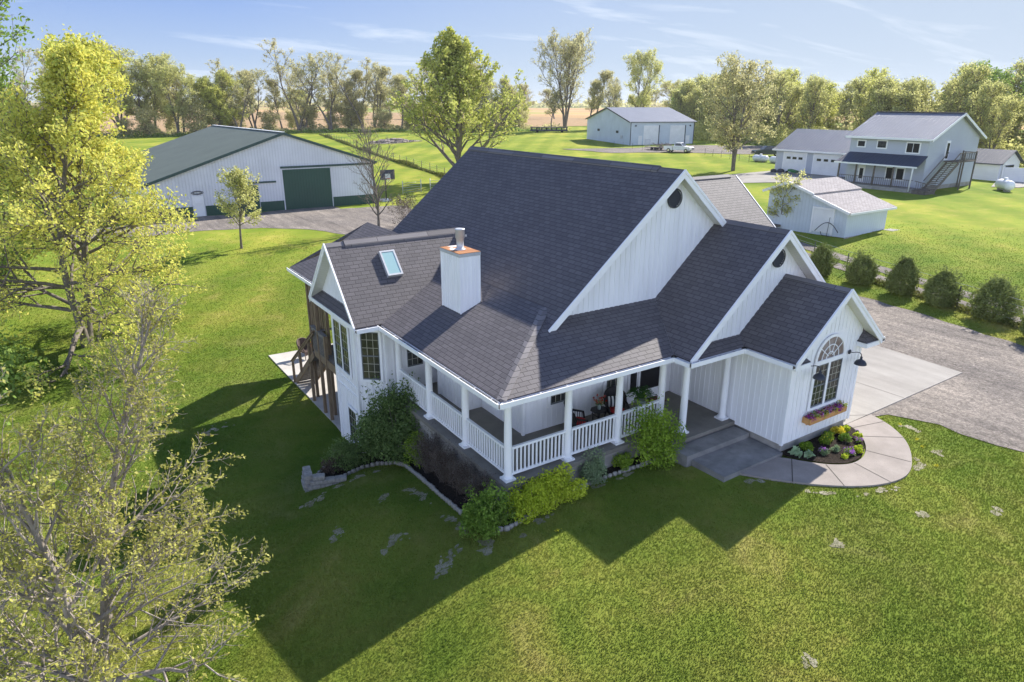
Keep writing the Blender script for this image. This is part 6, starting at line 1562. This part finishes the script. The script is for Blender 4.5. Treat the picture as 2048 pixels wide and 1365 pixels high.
# ================================================================ vehicles
def pickup(name, loc, rz, label, paint, cat='pickup truck'):
    """length along local x, front at +x; 5.6 m long"""
    o = thing(name, loc, label, cat); o.rotation_euler[2] = rz; o['_o'] = (0, 0, 0)
    def prof(m, pts, y0, y1, ins=0.0):
        k = len(pts); A = [Vector((x, y0, z)) for x, z in pts]; B2 = [Vector((x, y1, z)) for x, z in pts]
        m.face(A); m.face(B2[::-1])
        for i in range(k): m.face([A[(i + 1) % k], A[i], B2[i], B2[(i + 1) % k]])
    m = MB(); prof(m, [(-2.75, .55), (-2.75, 1.12), (-.75, 1.12), (-.75, 1.15), (1.15, 1.17), (2.5, 1.05), (2.72, .9), (2.75, .5), (2.2, .42), (-2.5, .45)], -.95, .95); m.build('body', paint, o)
    m = MB(); c = [(-.7, 1.16), (-.55, 1.78), (.55, 1.80), (1.25, 1.17)]
    A = [Vector((x, -.88 if z < 1.3 else -.72, z)) for x, z in c]; B2 = [Vector((x, .88 if z < 1.3 else .72, z)) for x, z in c]
    m.face(A[::-1]); m.face(B2)
    for i in range(4): m.face([A[i], A[(i + 1) % 4], B2[(i + 1) % 4], B2[i]])
    m.build('cab', paint, o)
    m = MB(); m.face([(.62, -.68, 1.74), (1.2, -.82, 1.22), (1.2, .82, 1.22), (.62, .68, 1.74)]); m.v = [p + Vector((.02, 0, .015)) for p in m.v]; m.build('windshield', 'glass', o)
    for s_ in (-1, 1):
        m = MB(); q = [(-.52, s_ * .82, 1.27), (1.0, s_ * .845, 1.25), (.5, s_ * .745, 1.70), (-.46, s_ * .745, 1.70)]; m.face(q); m.v = [p + Vector((0, s_ * .03, 0)) for p in m.v]; m.build('side_window', 'glass', o)
        MB().box((2.70, s_ * .78 - .12, .72), (2.765, s_ * .78 + .12, .92)).build('headlight', 'chrome', o)
    m = MB(); m.box((-2.68, -.82, .9), (-.85, .82, 1.125)); m.build('bed', 'dark_trim', o)
    MB().box((2.72, -.85, .42), (2.86, .85, .6)).build('bumper', 'chrome', o); MB().box((2.73, -.55, .66), (2.765, .55, .92)).build('radiator_grille', 'dark_trim', o)
    for x in (-1.75, 1.75):
        for s_ in (-1, 1):
            m = MB(); m.lathe((0, 0, -.12), [(.30, 0), (.38, .03), (.38, .21), (.30, .24)], 20); m.v = [Vector((p.x + x, p.z + s_ * .86, p.y + .38)) for p in m.v]; wh = m.build('wheel', 'rubber', o)
            m = MB(); m.lathe((0, 0, -.125), [(.2, 0), (.21, .01), (.21, .24), (.2, .25)], 14); m.v = [Vector((p.x + x, p.z + s_ * .86, p.y + .38)) for p in m.v]; m.build('rim', 'chrome', wh)
    return o
pickup('pickup_truck', (94.0, 83.5, .66), R(-68), 'white pickup truck parked beside the pale workshop', 'truck')
pickup('pickup_truck', (98.2, 66.2, .8), R(150), 'dark green pickup half hidden behind the thin-leaved tree', 'dark_truck')
tr = thing('utility_trailer', (95.2, 90.5, .62), 'loaded flat trailer with a mesh tailgate hitched behind the white pickup', 'trailer'); tr.rotation_euler[2] = R(-78); tr['_o'] = (0, 0, 0)
MB().box((-2.4, -.95, .5), (2.2, .95, .62)).beam((2.2, 0, .55), (3.3, 0, .5), .1).build('bed', 'grey_wood2', tr)
m = MB(); m.box((-2.45, -.95, .62), (-2.40, -.88, 2.0)); m.box((-2.45, .88, .62), (-2.40, .95, 2.0)); m.box((-2.45, -.95, 1.95), (-2.4, .95, 2.02))
for i in range(9): m.box((-2.44, -.85 + i * .2, .62), (-2.42, -.83 + i * .2, 1.96))
m.build('tailgate', 'galv', tr)
for s_ in (-1, 1):
    for x in (-.6, .2):
        m = MB(); m.lathe((0, 0, -.1), [(.26, 0), (.33, .03), (.33, .17), (.26, .2)], 16); m.v = [Vector((p.x + x, p.z + s_ * 1.05, p.y + .33)) for p in m.v]; m.build('wheel', 'rubber', tr)
o = thing('scrap_load', (95.4, 89.3, 1.25), 'heap of brown timber and branches loaded on the trailer', 'load')
r_ = np.random.default_rng(3); W = Wood()
for i in range(60): p = r_.uniform([-1.2, -1.4, .0], [1.2, 1.4, .8]); W.add([p, p + r_.normal(0, .5, 3) * [1, 1, .3]], [.06, .04], 4)
W.build('timber', 'bark', o)
# wheelbarrow and odds by the garage
wbr = thing('wheelbarrow', (73.3, 43.4, .85), 'green wheelbarrow standing in front of the grey garage door', 'wheelbarrow')
m = MB(); m.slab([(72.9, 42.9, 1.35), (73.7, 42.9, 1.35), (73.75, 44.0, 1.5), (72.85, 44.0, 1.5)], .25); m.build('tray', 'green_paint', wbr)
for x in (73.0, 73.6): MB().beam((x, 42.2, 1.35), (x, 44.3, .95), .05).build('handle', 'grey_wood2', wbr)
m = MB(); m.lathe((0, 0, -.05), [(.2, 0), (.2, .1)], 12); m.v = [Vector((p.z + 73.3, p.x + 44.4, p.y + 1.05)) for p in m.v]; m.build('wheel', 'rubber', wbr)
for i, (x, y, s_) in enumerate(((74.2, 46.0, .5), (74.0, 47.0, .42))):
    o = thing('rock', (x, y, .85), ('dark rounded rock by the garage corner, the larger one', 'smaller dark rock left of the green wheelbarrow')[i], 'rock')
    m = MB(); m.lathe((x, y, .85), [(s_ * .8, 0), (s_, s_ * .3), (s_ * .8, s_ * .8), (s_ * .3, s_)], 9); m.build('rock', 'dark_trim', o)

# basketball hoop
bh = thing('basketball_hoop', (23.7, 63.2, -1.2), 'free-standing basketball hoop with smoked backboard right of the barn', 'basketball hoop')
MB().tube([(23.9, 62.6, -1.2), (23.9, 62.5, 1.2), (23.75, 62.0, 1.8)], .08, 8).build('pole', 'dark_trim', bh)
bb = MB().box((23.0, 61.75, 1.35), (24.75, 61.81, 2.45)).build('backboard', 'hoopboard', bh); MB().box((23.55, 61.74, 1.5), (24.2, 61.745, 2.0)).build('target_square', 'galv', bb)
MB().tube([(23.87 + .23 * math.cos(t * .5236), 61.45 + .23 * math.sin(t * .5236), 1.5) for t in range(13)], .015, 5, cap=False).build('rim', 'orange', bh)
m = MB()
for i in range(10): a = i * .628; m.tube([(23.87 + .22 * math.cos(a), 61.45 + .22 * math.sin(a), 1.49), (23.87 + .13 * math.cos(a + .5), 61.45 + .13 * math.sin(a + .5), 1.1)], .007, 3)
m.build('net', 'tank', bh)
MB().box((23.3, 62.3, -1.25), (24.5, 63.6, -1.02)).build('base', 'galv', bh)

# fence lines: steel posts carrying wire
def wire_fence(name, pts, step, h, label, wires=(0.35, 0.7, 1.05, 1.35), pr=.035, mat='post'):
    P0 = []
    for a, b in zip(pts[:-1], pts[1:]):
        a = Vector(a); b = Vector(b); n = max(1, round((b - a).length / step))
        for i in range(n): P0.append(a + (b - a) * i / n)
    P0.append(Vector(pts[-1]))
    o = thing(name, (P0[0].x, P0[0].y, hz(P0[0].x, P0[0].y)), label, 'fence')
    zz = [hz(p.x, p.y) for p in P0]; proto = None
    for p, z in zip(P0, zz):
        if proto is None: proto = MB().tube([(0, 0, -.3), (0, 0, h)], pr, 5).build('fence_post', mat, o, origin=(0, 0, 0)); q = proto
        else: q = proto.copy(); COL.objects.link(q)
        q.location = (p.x - P0[0].x, p.y - P0[0].y, z - zz[0])
    m = MB()
    for w_ in wires: m.tube([(p.x, p.y, z + w_) for p, z in zip(P0, zz)], .008, 3, cap=False)
    m.build('wire', 'galv', o)
    return o
wire_fence('wire_fence', [(66, 212), (54.2, 154), (47, 115), (42.0, 87), (39.0, 74), (36.5, 64)], 4.6, 1.45, 'long wire fence on thin steel posts crossing the meadow beyond the barn', pr=.05)
wire_fence('wire_fence', [(35.6, 19.5), (32.3, 10.3), (29.2, -1.0), (26, -13)], 3.9, 1.25, 'thin wire fence on steel posts between the evergreens and the two-track lane')
wire_fence('wire_fence', [(85.5, 60.2), (93.0, 76.0), (92.5, 92), (95.5, 104)], 3.6, 1.2, 'thin wire fence in front of the workshop yard', pr=.03)
# tubular gate panels by the hoop
for i, (x0, y0, x1, y1) in enumerate(((27.6, 66.0, 30.4, 66.6), (31.4, 66.0, 33.6, 65.2), (34.6, 64.6, 36.5, 64.2))):
    o = thing('pipe_gate', ((x0 + x1) / 2, (y0 + y1) / 2, hz(x0, y0)), ('galvanised pipe gate nearest the basketball hoop', 'middle galvanised pipe gate in the meadow corner', 'galvanised pipe gate nearest the main roof')[i], 'gate')
    z = hz(x0, y0); m = MB()
    for k in range(5): m.tube([(x0, y0, z + .3 + .28 * k), (x1, y1, z + .3 + .28 * k)], .02, 5)
    for t in (0, 1): m.tube([(x0 + (x1 - x0) * t, y0 + (y1 - y0) * t, z - .1), (x0 + (x1 - x0) * t, y0 + (y1 - y0) * t, z + 1.7)], .045, 6)
    m.build('gate', 'galv', o)
# rubble heap in the meadow
rb = thing('rubble_pile', (67.5, 158, -.2), 'low heap of burnt rubble and ash in the middle of the meadow', 'rubble pile')
r_ = np.random.default_rng(12); m = MB()
for i in range(70):
    a = r_.uniform(0, 6.28); e = r_.uniform(0, 1) ** .6; x = 67.5 + 6.5 * e * math.cos(a); y = 158 + 4 * e * math.sin(a); s_ = r_.uniform(.35, .9) * (1.1 - .5 * e); z = -.25 + (1 - e) * .7
    m.box((x - s_, y - s_ * .7, z - .3), (x + s_, y + s_ * .7, z + s_ * .5), Matrix.Rotation(r_.uniform(0, 3), 3, 'Z') @ Matrix.Rotation(r_.uniform(-.5, .5), 3, 'X'))
m.build('rubble', 'rubble', rb)
drape('bare_soil', blob(68, 158, 8, 4.4, .2, n=24, seed=77, var=.2), 'soil', .08, 2)
# long dark cattle feeder beside the windbreak
fd = thing('hay_wagon', (128, 170, .5), 'long dark farm wagon parked under the trees left of the workshop', 'wagon')
MB().box((122, 171, 1.0), (134, 173.5, 1.4), Matrix.Rotation(R(-40), 3, 'Z')).build('bed', 'dark_trim', fd)
MB().box((122, 171, 2.0), (134, 173.5, 2.25), Matrix.Rotation(R(-40), 3, 'Z')).build('top_rail', 'grey_wood2', fd)
for t in np.linspace(-5.6, 5.6, 8):
    c = (128 + t * math.cos(R(-40)), 172.2 + t * math.sin(R(-40))); MB().box((c[0] - .15, c[1] - .15, 1.4), (c[0] + .15, c[1] + .15, 2.0)).build('stake', 'dark_trim', fd)
for t in (-4, 4):
    c = (127.3 + t * math.cos(R(-40)), 171 + t * math.sin(R(-40))); m = MB(); m.lathe((0, 0, -.15), [(.5, 0), (.5, .3)], 12); m.v = [Vector((p.z + c[0], p.x + c[1], p.y + .95)) for p in m.v]; m.build('wheel', 'rubber', fd)
# utility pole
up_ = thing('utility_pole', (127, 86, .9), 'tall wooden utility pole with transformer standing before the woods', 'utility pole')
MB().tube([(127, 86, 0), (127, 86, 12.2)], [.2, .13], 8).build('pole', 'grey_wood2', up_); MB().tube([(126.6, 85.7, 7.9), (126.6, 85.7, 9.1)], .28, 10).build('transformer', 'galv', up_); MB().beam((126.2, 84.6, 11.6), (127.8, 87.4, 11.6), .12).build('crossarm', 'grey_wood2', up_)

# ================================================================ trees beyond
protos = {}
def proto_tree(key, loc, label, **kw):
    o = tree(kw.pop('name', 'windbreak_tree'), loc, label, **kw); protos[key] = o; return o
GW = 'trees of the windbreak along the far field'; GD = 'trees of the wood behind the workshop and houses'
def wb_loc(px):  # distance along the windbreak
    pts = [(-62, 262), (-5, 248), (34.9, 240), (85, 236), (124.7, 196.5), (139, 182)]
    L = [0]; 
    for a, b in zip(pts[:-1], pts[1:]): L.append(L[-1] + math.hypot(b[0] - a[0], b[1] - a[1]))
    s_ = px * L[-1]
    for i in range(len(pts) - 1):
        if s_ <= L[i + 1] + 1e-6:
            t = (s_ - L[i]) / (L[i + 1] - L[i]); return (pts[i][0] + (pts[i + 1][0] - pts[i][0]) * t, pts[i][1] + (pts[i + 1][1] - pts[i][1]) * t)
    return pts[-1]
kinds = [
 dict(label='tall crooked tree with bare dark limbs and thin grey-green tips in the far windbreak', wood_mat='bark_dark', leaf_m='lf_olive', leaf_size=.42, height=25, r0=.65, first=.30, limbs=16, limb_len=9.5, limb_ang=58, ang_top=25, kids_=(6, 5), ratio=(.5, .42), up_=.3, crook=.17, env='vase', leaf_n=11, leaf_jit=.4, stems=2, stem_spread=9, minr=.05),
 dict(label='full spring-green tree with dark forked trunk in the far windbreak', wood_mat='bark_dark', leaf_m='lf_spring', leaf_size=.46, height=24, r0=.6, first=.25, limbs=24, limb_len=8.5, limb_ang=60, ang_top=28, kids_=(7, 5), ratio=(.5, .45), up_=.25, crook=.13, env='round', leaf_n=16, leaf_jit=.45, stems=2, stem_spread=8, minr=.05),
 dict(label='slender open tree with small leaf tufts in the far windbreak', wood_mat='bark_dark', leaf_m='lf_olive', leaf_size=.4, height=23, r0=.42, first=.38, limbs=18, limb_len=5.5, limb_ang=45, ang_top=20, kids_=(6, 4), ratio=(.5, .45), up_=.35, crook=.14, env='oval', leaf_n=13, leaf_jit=.4, minr=.05),
 dict(label='broad bright yellow-green tree in the far windbreak', wood_mat='bark', leaf_m='lf_bright', leaf_size=.46, height=20, r0=.5, first=.18, limbs=26, limb_len=8, limb_ang=65, ang_top=30, kids_=(7, 5), ratio=(.5, .45), up_=.2, crook=.12, env='round', leaf_n=17, leaf_jit=.45, minr=.05)]
rgw = random.Random(5)
seq = [(0.00, 1, 1.05), (.045, 3, 1.0), (.09, 0, .95), (.14, 1, .95), (.18, 3, .95), (.225, 0, .92), (.27, 2, .9), (.305, 0, 1.0), (.345, 1, 1.08), (.39, 1, 1.0), (.43, 2, .95), (.455, 3, .95), (.50, 0, .85), (.535, 2, .98), (.575, 0, 1.12), (.62, 0, 1.02), (.66, 2, .95), (.69, 0, .98), (.735, 2, 1.0), (.76, 2, .92), (.80, 0, .88), (.85, 2, 1.0), (.90, 3, .8), (.95, 2, .72), (.985, 2, .62)]
seq += [(t + .022, k, s_ * .82) for t, k, s_ in seq[:19]] 
made = {}
for i, (t, k, s_) in enumerate(seq):
    x, y = wb_loc(t); x += rgw.uniform(-3, 3); y += rgw.uniform(-5, 5)
    if k not in made:
        kw = dict(kinds[k]); made[k] = tree('windbreak_tree', (x, y, hz(x, y)), kw.pop('label'), kw.pop('wood_mat'), kw.pop('leaf_m'), kw.pop('leaf_size'), group=GW, seed=100 + k, **kw); c = made[k]
    else: c = copy_tree(made[k], (x, y, hz(x, y)), rgw.uniform(0, 6.28))
    s_ *= .9; c.scale = (s_ * 1.06, s_ * 1.06, s_ * rgw.uniform(.9, 1.03))
# lower scrubby trees between and behind them
kw = dict(wood_mat='bark', leaf_m='lf_olive', leaf_size=.5, height=9, r0=.18, first=.1, limbs=22, limb_len=4, limb_ang=62, ang_top=35, kids_=(6, 4), ratio=(.5, .45), up_=.2, crook=.14, env='round', leaf_n=8, leaf_jit=.6, stems=3, stem_spread=18, minr=.035)
s0 = None
for i in range(30):
    t = (i + rgw.uniform(-.4, .4)) / 30; t = min(max(t, 0), .93)
    x, y = wb_loc(t); y += rgw.uniform(-9, 14); x += rgw.uniform(-4, 4)
    if s0 is None: s0 = tree('scrub_tree', (x, y, hz(x, y)), 'low olive-green scrubby tree filling the gaps under the far windbreak', group='scrub under the windbreak', seed=140, **kw); c = s0
    else: c = copy_tree(s0, (x, y, hz(x, y)), rgw.uniform(0, 6.28))
    s_ = rgw.uniform(.5, 1.0); c.scale = (s_ * 1.1, s_ * 1.1, s_)
# individual trees round the workshop
t0 = tree('windbreak_tree', (141.5, 181.5, .45), 'tallest vase-shaped tree left of the workshop, its fine limbs fanned against the sky', 'bark_dark', 'lf_olive', .42, seed=171, height=25, r0=.6, first=.22, limbs=30, limb_len=12, limb_ang=38, ang_top=14, kids_=(8, 6), ratio=(.42, .4), up_=.35, crook=.09, env='oval', leaf_n=9, leaf_jit=.4, stems=3, stem_spread=11, minr=.05)
for i_, (x_, y_, k_, s_) in enumerate(((112, 205, 2, .62), (119, 201, 0, .6), (128, 193, 2, .7), (134, 197, 3, .5), (148, 177, 2, .66), (155, 172, 0, .55), (160, 176, 2, .6))):
    c_ = copy_tree(made[k_], (x_, y_, hz(x_, y_)), i_ * 1.3, s_)
for i_ in range(16):      # second, farther belt behind the field
    t_ = (i_ + rgw.uniform(-.3, .3)) / 15; x_ = 60 + 330 * t_; y_ = 480 - 230 * t_; k_ = rgw.choice([1, 2, 3, 1]); s_ = rgw.uniform(.55, .85)
    c_ = copy_tree(made[k_], (x_, y_, hz(x_, y_) - .5), rgw.uniform(0, 6), None, 'hazy tree of the farther belt beyond the tan field'); c_.scale = (s_ * 1.5, s_ * 1.5, s_); c_['group'] = 'trees of the farther belt beyond the tan field'
t1 = copy_tree(made[1], (180, 187, .4), 2.2, 1.0, 'rounded grey-green tree standing alone against the sky behind the workshop roof'); t1.scale = (.8, .8, .98)
t2 = copy_tree(made[2], (150, 175, .4), .4, .8, 'small slender tree between the tall one and the workshop')
# wood on the right
gk = [dict(label='bright yellow-green tree in the wood behind the houses', wood_mat='bark', leaf_m='lf_bright', leaf_size=.36, height=12.6, r0=.3, first=.15, limbs=24, limb_len=5.4, limb_ang=60, ang_top=25, kids_=(7, 5), ratio=(.5, .45), up_=.3, crook=.12, env='vase', leaf_n=9, leaf_jit=.3, minr=.035),
      dict(label='olive-green tree with visible grey limbs in the wood behind the houses', wood_mat='bark_dark', leaf_m='lf_spring', leaf_size=.34, height=13.6, r0=.32, first=.2, limbs=24, limb_len=5.0, limb_ang=48, ang_top=20, kids_=(7, 5), ratio=(.5, .45), up_=.35, crook=.1, env='oval', leaf_n=7, leaf_jit=.3, stems=2, stem_spread=8, minr=.035),
      dict(label='darker green full tree in the wood behind the houses', wood_mat='bark', leaf_m='lf_dark', leaf_size=.38, height=12.4, r0=.34, first=.15, limbs=26, limb_len=6, limb_ang=65, ang_top=30, kids_=(7, 5), ratio=(.5, .45), up_=.2, crook=.1, env='round', leaf_n=11, leaf_jit=.3, minr=.035)]
front = [(150, 134), (141, 122), (134, 110), (131, 98), (130, 88), (129, 78), (127, 68), (124, 59), (121, 50), (119, 42), (117, 34), (116, 26), (114, 18), (113, 10), (112, 2), (111, -6)]
mg = {}
for row in range(4):
    for i, (x, y) in enumerate(front):
        if row == 3 and i % 2: continue
        d = math.hypot(x + 8, y + 13); ux, uy = (x + 8) / d, (y + 13) / d
        off = row * 11 + rgw.uniform(-3.5, 3.5); xx = x + ux * off + rgw.uniform(-2.5, 2.5); yy = y + uy * off + rgw.uniform(-4, 4)
        k = rgw.choice([0, 1, 1, 1, 1, 2] if row else [0, 1, 1, 1])
        if i > 10: k = rgw.choice([0, 2, 2, 1, 0])
        sc_ = rgw.uniform(.72, 1.0) * (1 + .035 * row)
        if k not in mg:
            kw = dict(gk[k]); mg[k] = tree('wood_tree', (xx, yy, hz(xx, yy)), kw.pop('label'), kw.pop('wood_mat'), kw.pop('leaf_m'), kw.pop('leaf_size'), group=GD, seed=200 + k, **kw); c = mg[k]
        else: c = copy_tree(mg[k], (xx, yy, hz(xx, yy)), rgw.uniform(0, 6.28))
        c.scale = (sc_ * 1.05, sc_ * 1.05, sc_)
        if row < 3 and rgw.random() < .55:
            nx = front[min(i + 1, len(front) - 1)]; c2 = copy_tree(mg[rgw.choice(list(mg))], None, rgw.uniform(0, 6.28)); x2 = xx + (nx[0] - x) * .5 + rgw.uniform(-2, 2); y2 = yy + (nx[1] - y) * .5; c2.location = (x2, y2, hz(x2, y2)); s2 = sc_ * rgw.uniform(.75, .98); c2.scale = (s2, s2, s2)
            for p_ in mg:
                if mg[p_].children[0].data == c2.children[0].data: c2['label'] = mg[p_]['label']
# brushy undergrowth, too dense to count
def brush(name, pts, n, hgt, depth, size, mat, label, seed):
    r_ = np.random.default_rng(seed); P_ = np.array(pts, float); seg = np.linalg.norm(np.diff(P_, axis=0), axis=1); cum = np.r_[0, np.cumsum(seg)]
    t = r_.random(n) * cum[-1]; x = np.interp(t, cum, P_[:, 0]); y = np.interp(t, cum, P_[:, 1]); x += r_.normal(0, depth, n) * .5; y += r_.normal(0, depth, n)
    top = hgt * (.55 + .35 * np.sin(x * .35 + seed) * np.sin(y * .27) + .25 * np.sin(x * 1.1 + 2))
    z = H(x, y) + np.abs(r_.random(n)) ** 1.2 * np.clip(top, .3, None)
    return tag(leaves(name, np.stack([x, y, z], 1), size, mat, None, seed), label, 'undergrowth', kind='stuff')
WBL = [wb_loc(t) for t in np.linspace(0, 1, 14)]
brush('undergrowth', WBL, 20000, 2.6, 3.0, .65, 'lf_olive', 'olive undergrowth along the foot of the far windbreak', 1)
brush('undergrowth', [(x - 2, y - 5) for x, y in WBL], 16000, 1.4, 1.2, .5, 'lf_dark', 'dark grassy strip in front of the far windbreak', 2)
brush('undergrowth', [(x - 4, y - 2) for x, y in front], 30000, 4.5, 2.6, .45, 'lf_spring', 'leafy undergrowth at the edge of the right-hand wood', 3)
brush('undergrowth', [(x + 12, y + 5) for x, y in front], 24000, 6.5, 4, .6, 'lf_olive', 'shadowy undergrowth deeper in the right-hand wood', 4)
brush('fence_growth', [(66, 212), (54.2, 154), (47, 115), (42.0, 87), (39.0, 74), (36.5, 64)], 16000, .8, .28, .25, 'lf_weed', 'strip of rough dry grass growing along the meadow fence', 5)
brush('fence_growth', [(31.9, 9.6), (30.9, 5.2), (29.8, 1.0), (27, -9)], 6000, .42, .22, .12, 'lf_weed', 'rough weeds along the evergreen row', 6)
brush('undergrowth', [(-12, 24), (-14, 30), (-16, 38)], 9000, 1.8, 1.6, .2, 'lf_dark', 'dark leafy undergrowth beneath the maples at the left edge', 7)
# distant woods on the horizon
brush('far_woods', [(-900, 1200), (-200, 1500), (300, 1400), (700, 1200), (1200, 900), (1500, 300)], 22000, 14, 30, 7, 'lf_olive', 'thin line of distant woods on the horizon', 8)

# ================================================================ light haze in the air
hm = bpy.data.materials.new('hazebox'); hm.use_nodes = True; hn = hm.node_tree.nodes; hn.clear()
ho = hn.new('ShaderNodeOutputMaterial'); hv = hn.new('ShaderNodeVolumePrincipled'); hv.inputs['Color'].default_value = (.86, .91, 1, 1); hv.inputs['Density'].default_value = 0.00012; hv.inputs['Anisotropy'].default_value = 0.3
hm.node_tree.links.new(hv.outputs[0], ho.inputs['Volume'])
M['haze'] = hm
MB().box((-2600, -2600, -12), (2600, 2600, 42)).build('haze', 'haze', None, kind='stuff')
for o in bpy.data.objects:
    if '_o' in o: del o['_o']
